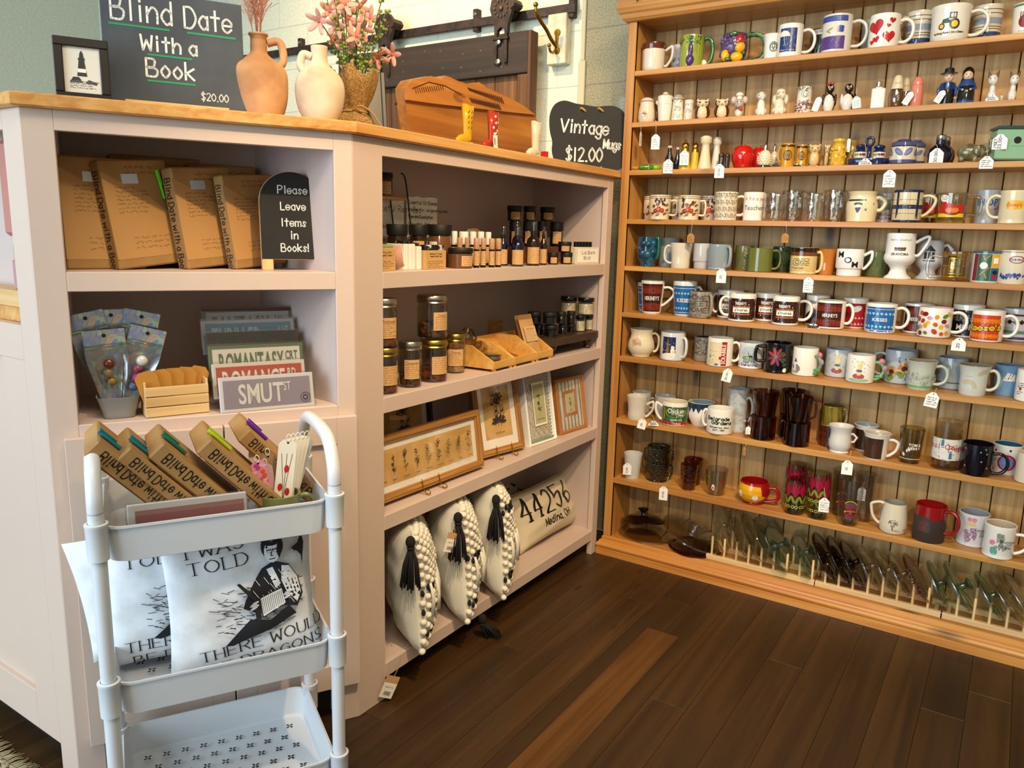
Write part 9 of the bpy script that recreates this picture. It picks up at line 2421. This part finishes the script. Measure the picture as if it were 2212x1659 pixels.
b=MB();gl_=mat('#5f8f2a',.45);b.grid(lambda u,v:(.004+(u-.5)*.006,.02-.065*v,p.z-ZC+.012-.035*v+(u-.5)*.03*math.sin(PI*max(v,.02)) ),6,10,gl_);b.grid(lambda u,v:(.0028+(.5-u)*.006,.02-.065*v,p.z-ZC+.012-.035*v+(.5-u)*.03*math.sin(PI*max(v,.02))),6,10,gl_);b.build('leaf_blade',t)
def boot(label,px,py,pyt,c,deco,d=.05):
 p=onx(px,py,XC-d);H=onx(px,pyt,XC-d).z-ZC;k=H/.078
 t=thing('ceramic_boot',label,'figurine',M=Matrix.Translation((p.x,p.y,ZC))@Matrix.Rotation(PI/2+.1,4,'Z')@Matrix.Scale(k,4),group='ceramic cowboy boots')
 m=G(c);b=MB();b.lathe([(.011,.012),(.012,.03),(.0135,.05),(.016,.078),(.0145,.078),(.012,.05),(.01,.03),(0,.02)],m,22,mod=lambda x,y,z:(x,y*.72,z+(.006*abs(x)/.016-.003 if z>.07 else 0)),T=Matrix.Translation((.008,0,0)));D=Dec(b,lambda u,v,e:(.008+(.0125+.055*(v-.03)*1.2+e)*math.sin(u/.014),-.72*(.0125+.055*(v-.03)*1.2+e)*math.cos(u/.014),v),.004,.0006);random.seed(4);deco(D);b.build('shaft',t)
 b=MB();b.ell((-.006,0,.0125),(.023,.009,.0105),m);b.ell((-.022,0,.010),(.012,.007,.007),m);b.build('foot',t);b=MB();b.box(.008,.019,-.008,.008,0,.009,m,.001);b.box(-.034,.008,-.008,.008,.001,.004,mat('#5a3a1c',.5),.002);b.build('sole',t)
 return t
boot('mustard yellow ceramic cowboy boot before the carved board',1005,300,228,'#c99a14',lambda D:[D.line([(u,v),(u+.002,v+.004)],.0016,mat('#3a2a0c',.5)) for u in (-.010,-.002,.006) for v in (.034,.044,.054,.064)])
boot('red ceramic cowboy boot with white flowers and a tag',1060,308,242,'#a8321a',lambda D:[D.ell(random.uniform(-.012,.012),random.uniform(.03,.072),.0026,.0026,CARD,8) for k in range(14)])
boot('white ceramic cowboy boot at the right end',1153,328,264,'#d8cbb0',lambda D:[D.line([(u,.035),(u+.003,.06)],.0005,mat('#b5a88c',.5)) for u in (-.006,.004)])
p=onx(1072,303,XC-.02);t=thing('price_tag','white barcode tag standing against the red boot','price tag',M=Matrix.Translation((p.x,p.y,ZC+.001))@Matrix.Rotation(PI/2,4,'Z')@Matrix.Rotation(-.15,4,'Y'))
b=MB();b.box(-.010,.010,0,.0008,0,.038,CARD);D=Dec(b,flatf((0,0,0)),e0=.0002);[D.rect(-.007,.012+.0022*k,-.001,.0132+.0022*k,INK) for k in range(9)];D.scribble(.001,.006,.008,.03,4,INK,.0005);b.build('card',t)
p=onx(1166,325,XC-.09);b=MB();b.box(-.01,.01,-.008,.008,0,.035,mat('#c0201c',.4),.001);o=b.build('small_box',loc=(p.x,p.y+.03,ZC));tag(o,'little bright red box behind the white boot','box')
# vintage mugs sign
p=ony(1270,330,-.045);v=CAM-p;t=thing('chalk_sign','scalloped black chalk sign reading Vintage Mugs $12.00','chalkboard',M=Matrix.Translation((p.x,p.y,ZC+.004))@Matrix.Rotation(math.atan2(v.x,-v.y)+.02,4,'Z')@Matrix.Rotation(-.12,4,'X'))
k=(p-CAM).dot(CF)/FPX;qx=lambda a,c:((a-1270)*k,(357-c)*k)
q_=[(1215,212),(1240,218),(1262,221),(1285,224),(1305,222),(1325,223),(1342,233),(1349,250),(1351,270),(1356,290),(1355,325),(1351,345),(1340,355),(1322,358),(1290,352),(1262,352),(1230,350),(1202,343),(1192,322),(1192,300),(1187,282),(1184,262),(1185,240),(1195,220)]
sp=smooth_path([(*qx(*c),0) for c in q_],3,True);b=MB();b.prism([(s_.x,s_.y) for s_ in sp][::-1],0,.005,SLATE);D=Dec(b,flatf((0,0,0)),e0=.0003)
for tx,x_,y_,s_,w2 in (('Vintage',1260,281,27,.6),('Mugs',1321,313,19,.5),('$12.00',1262,340,28,.6)):D.text(tx,*qx(x_,y_),s_*k,CHALK,'hand',sx=w2,w=3.6*k,rot=-.06 if tx != '$12.00' else 0)
b.build('board',t)
for x_ in (1256,1294):
 b=MB();c=qx(x_,231);b.tube(smooth_path([(c[0]-.01,.003,c[1]+.003),(c[0]-.006,-.006,c[1]+.004),(c[0]+.006,-.006,c[1]-.004),(c[0]+.009,.003,c[1]-.006)],4),.004,mat('#a98549',.9),8);b.build('twine_knot',t)
b=MB()
for x_ in (1262,1300):c=qx(x_,350);b.tube([(c[0],-.012,.012),(c[0],-.014,0),(c[0],.03,-.002),(c[0],.05,.03)],.0015,CHROME,6)
b.tube([(qx(1262,0)[0],.03,-.002),(qx(1300,0)[0],.03,-.002)],.0015,CHROME,6);b.build('wire_stand',t)
# street end niche
def e3(s,off,z):return ME_@Vector((s,off,z))
t=thing('display_tray','stepped light wood tray in the counter end niche at the left edge','tray',M=ME_@Matrix.Translation((.26,-.052,1.0005)))
b=MB();b.box(-.17,.17,-.04,.03,0,.028,M_OAK,.001);b.build('lower_step',t);b=MB();b.box(-.165,.165,-.04,.022,.028,.062,M_BLOND,.001);b.build('upper_step',t)
for lab,s_,c in (('teal bottle with a gold cap in the left edge niche',.115,'#1f4148'),('pink bottle with a gold cap in the left edge niche',.155,'#b5808a')):
 t=thing('nail_polish',lab,'bottle',M=ME_@Matrix.Translation((s_,-.05,1.063)));b=MB();b.box(-.013,.013,-.011,.011,0,.06,mat(c,.1,coat=.5),.003);b.build('bottle',t);b=MB();b.lathe([(.008,.06),(.01,.061),(.01,.09),(0,.091)],GOLD,16);b.build('cap',t)
b=MB();b.box(-.06,.05,-.02,.0,-.10,.09,mat('#b5766a',.6),.008);b.tube(smooth_path([(-.04,-.01,.09),(-.02,-.012,.13),(.02,-.012,.13),(.04,-.01,.09)],4),.004,mat('#7a3a30',.5),8);o=b.build('pink_purse',loc=e3(.15,-.068,1.27));tag(o,'pink and brown purse hanging in the left edge niche','purse');o.rotation_euler=(0,0,0)
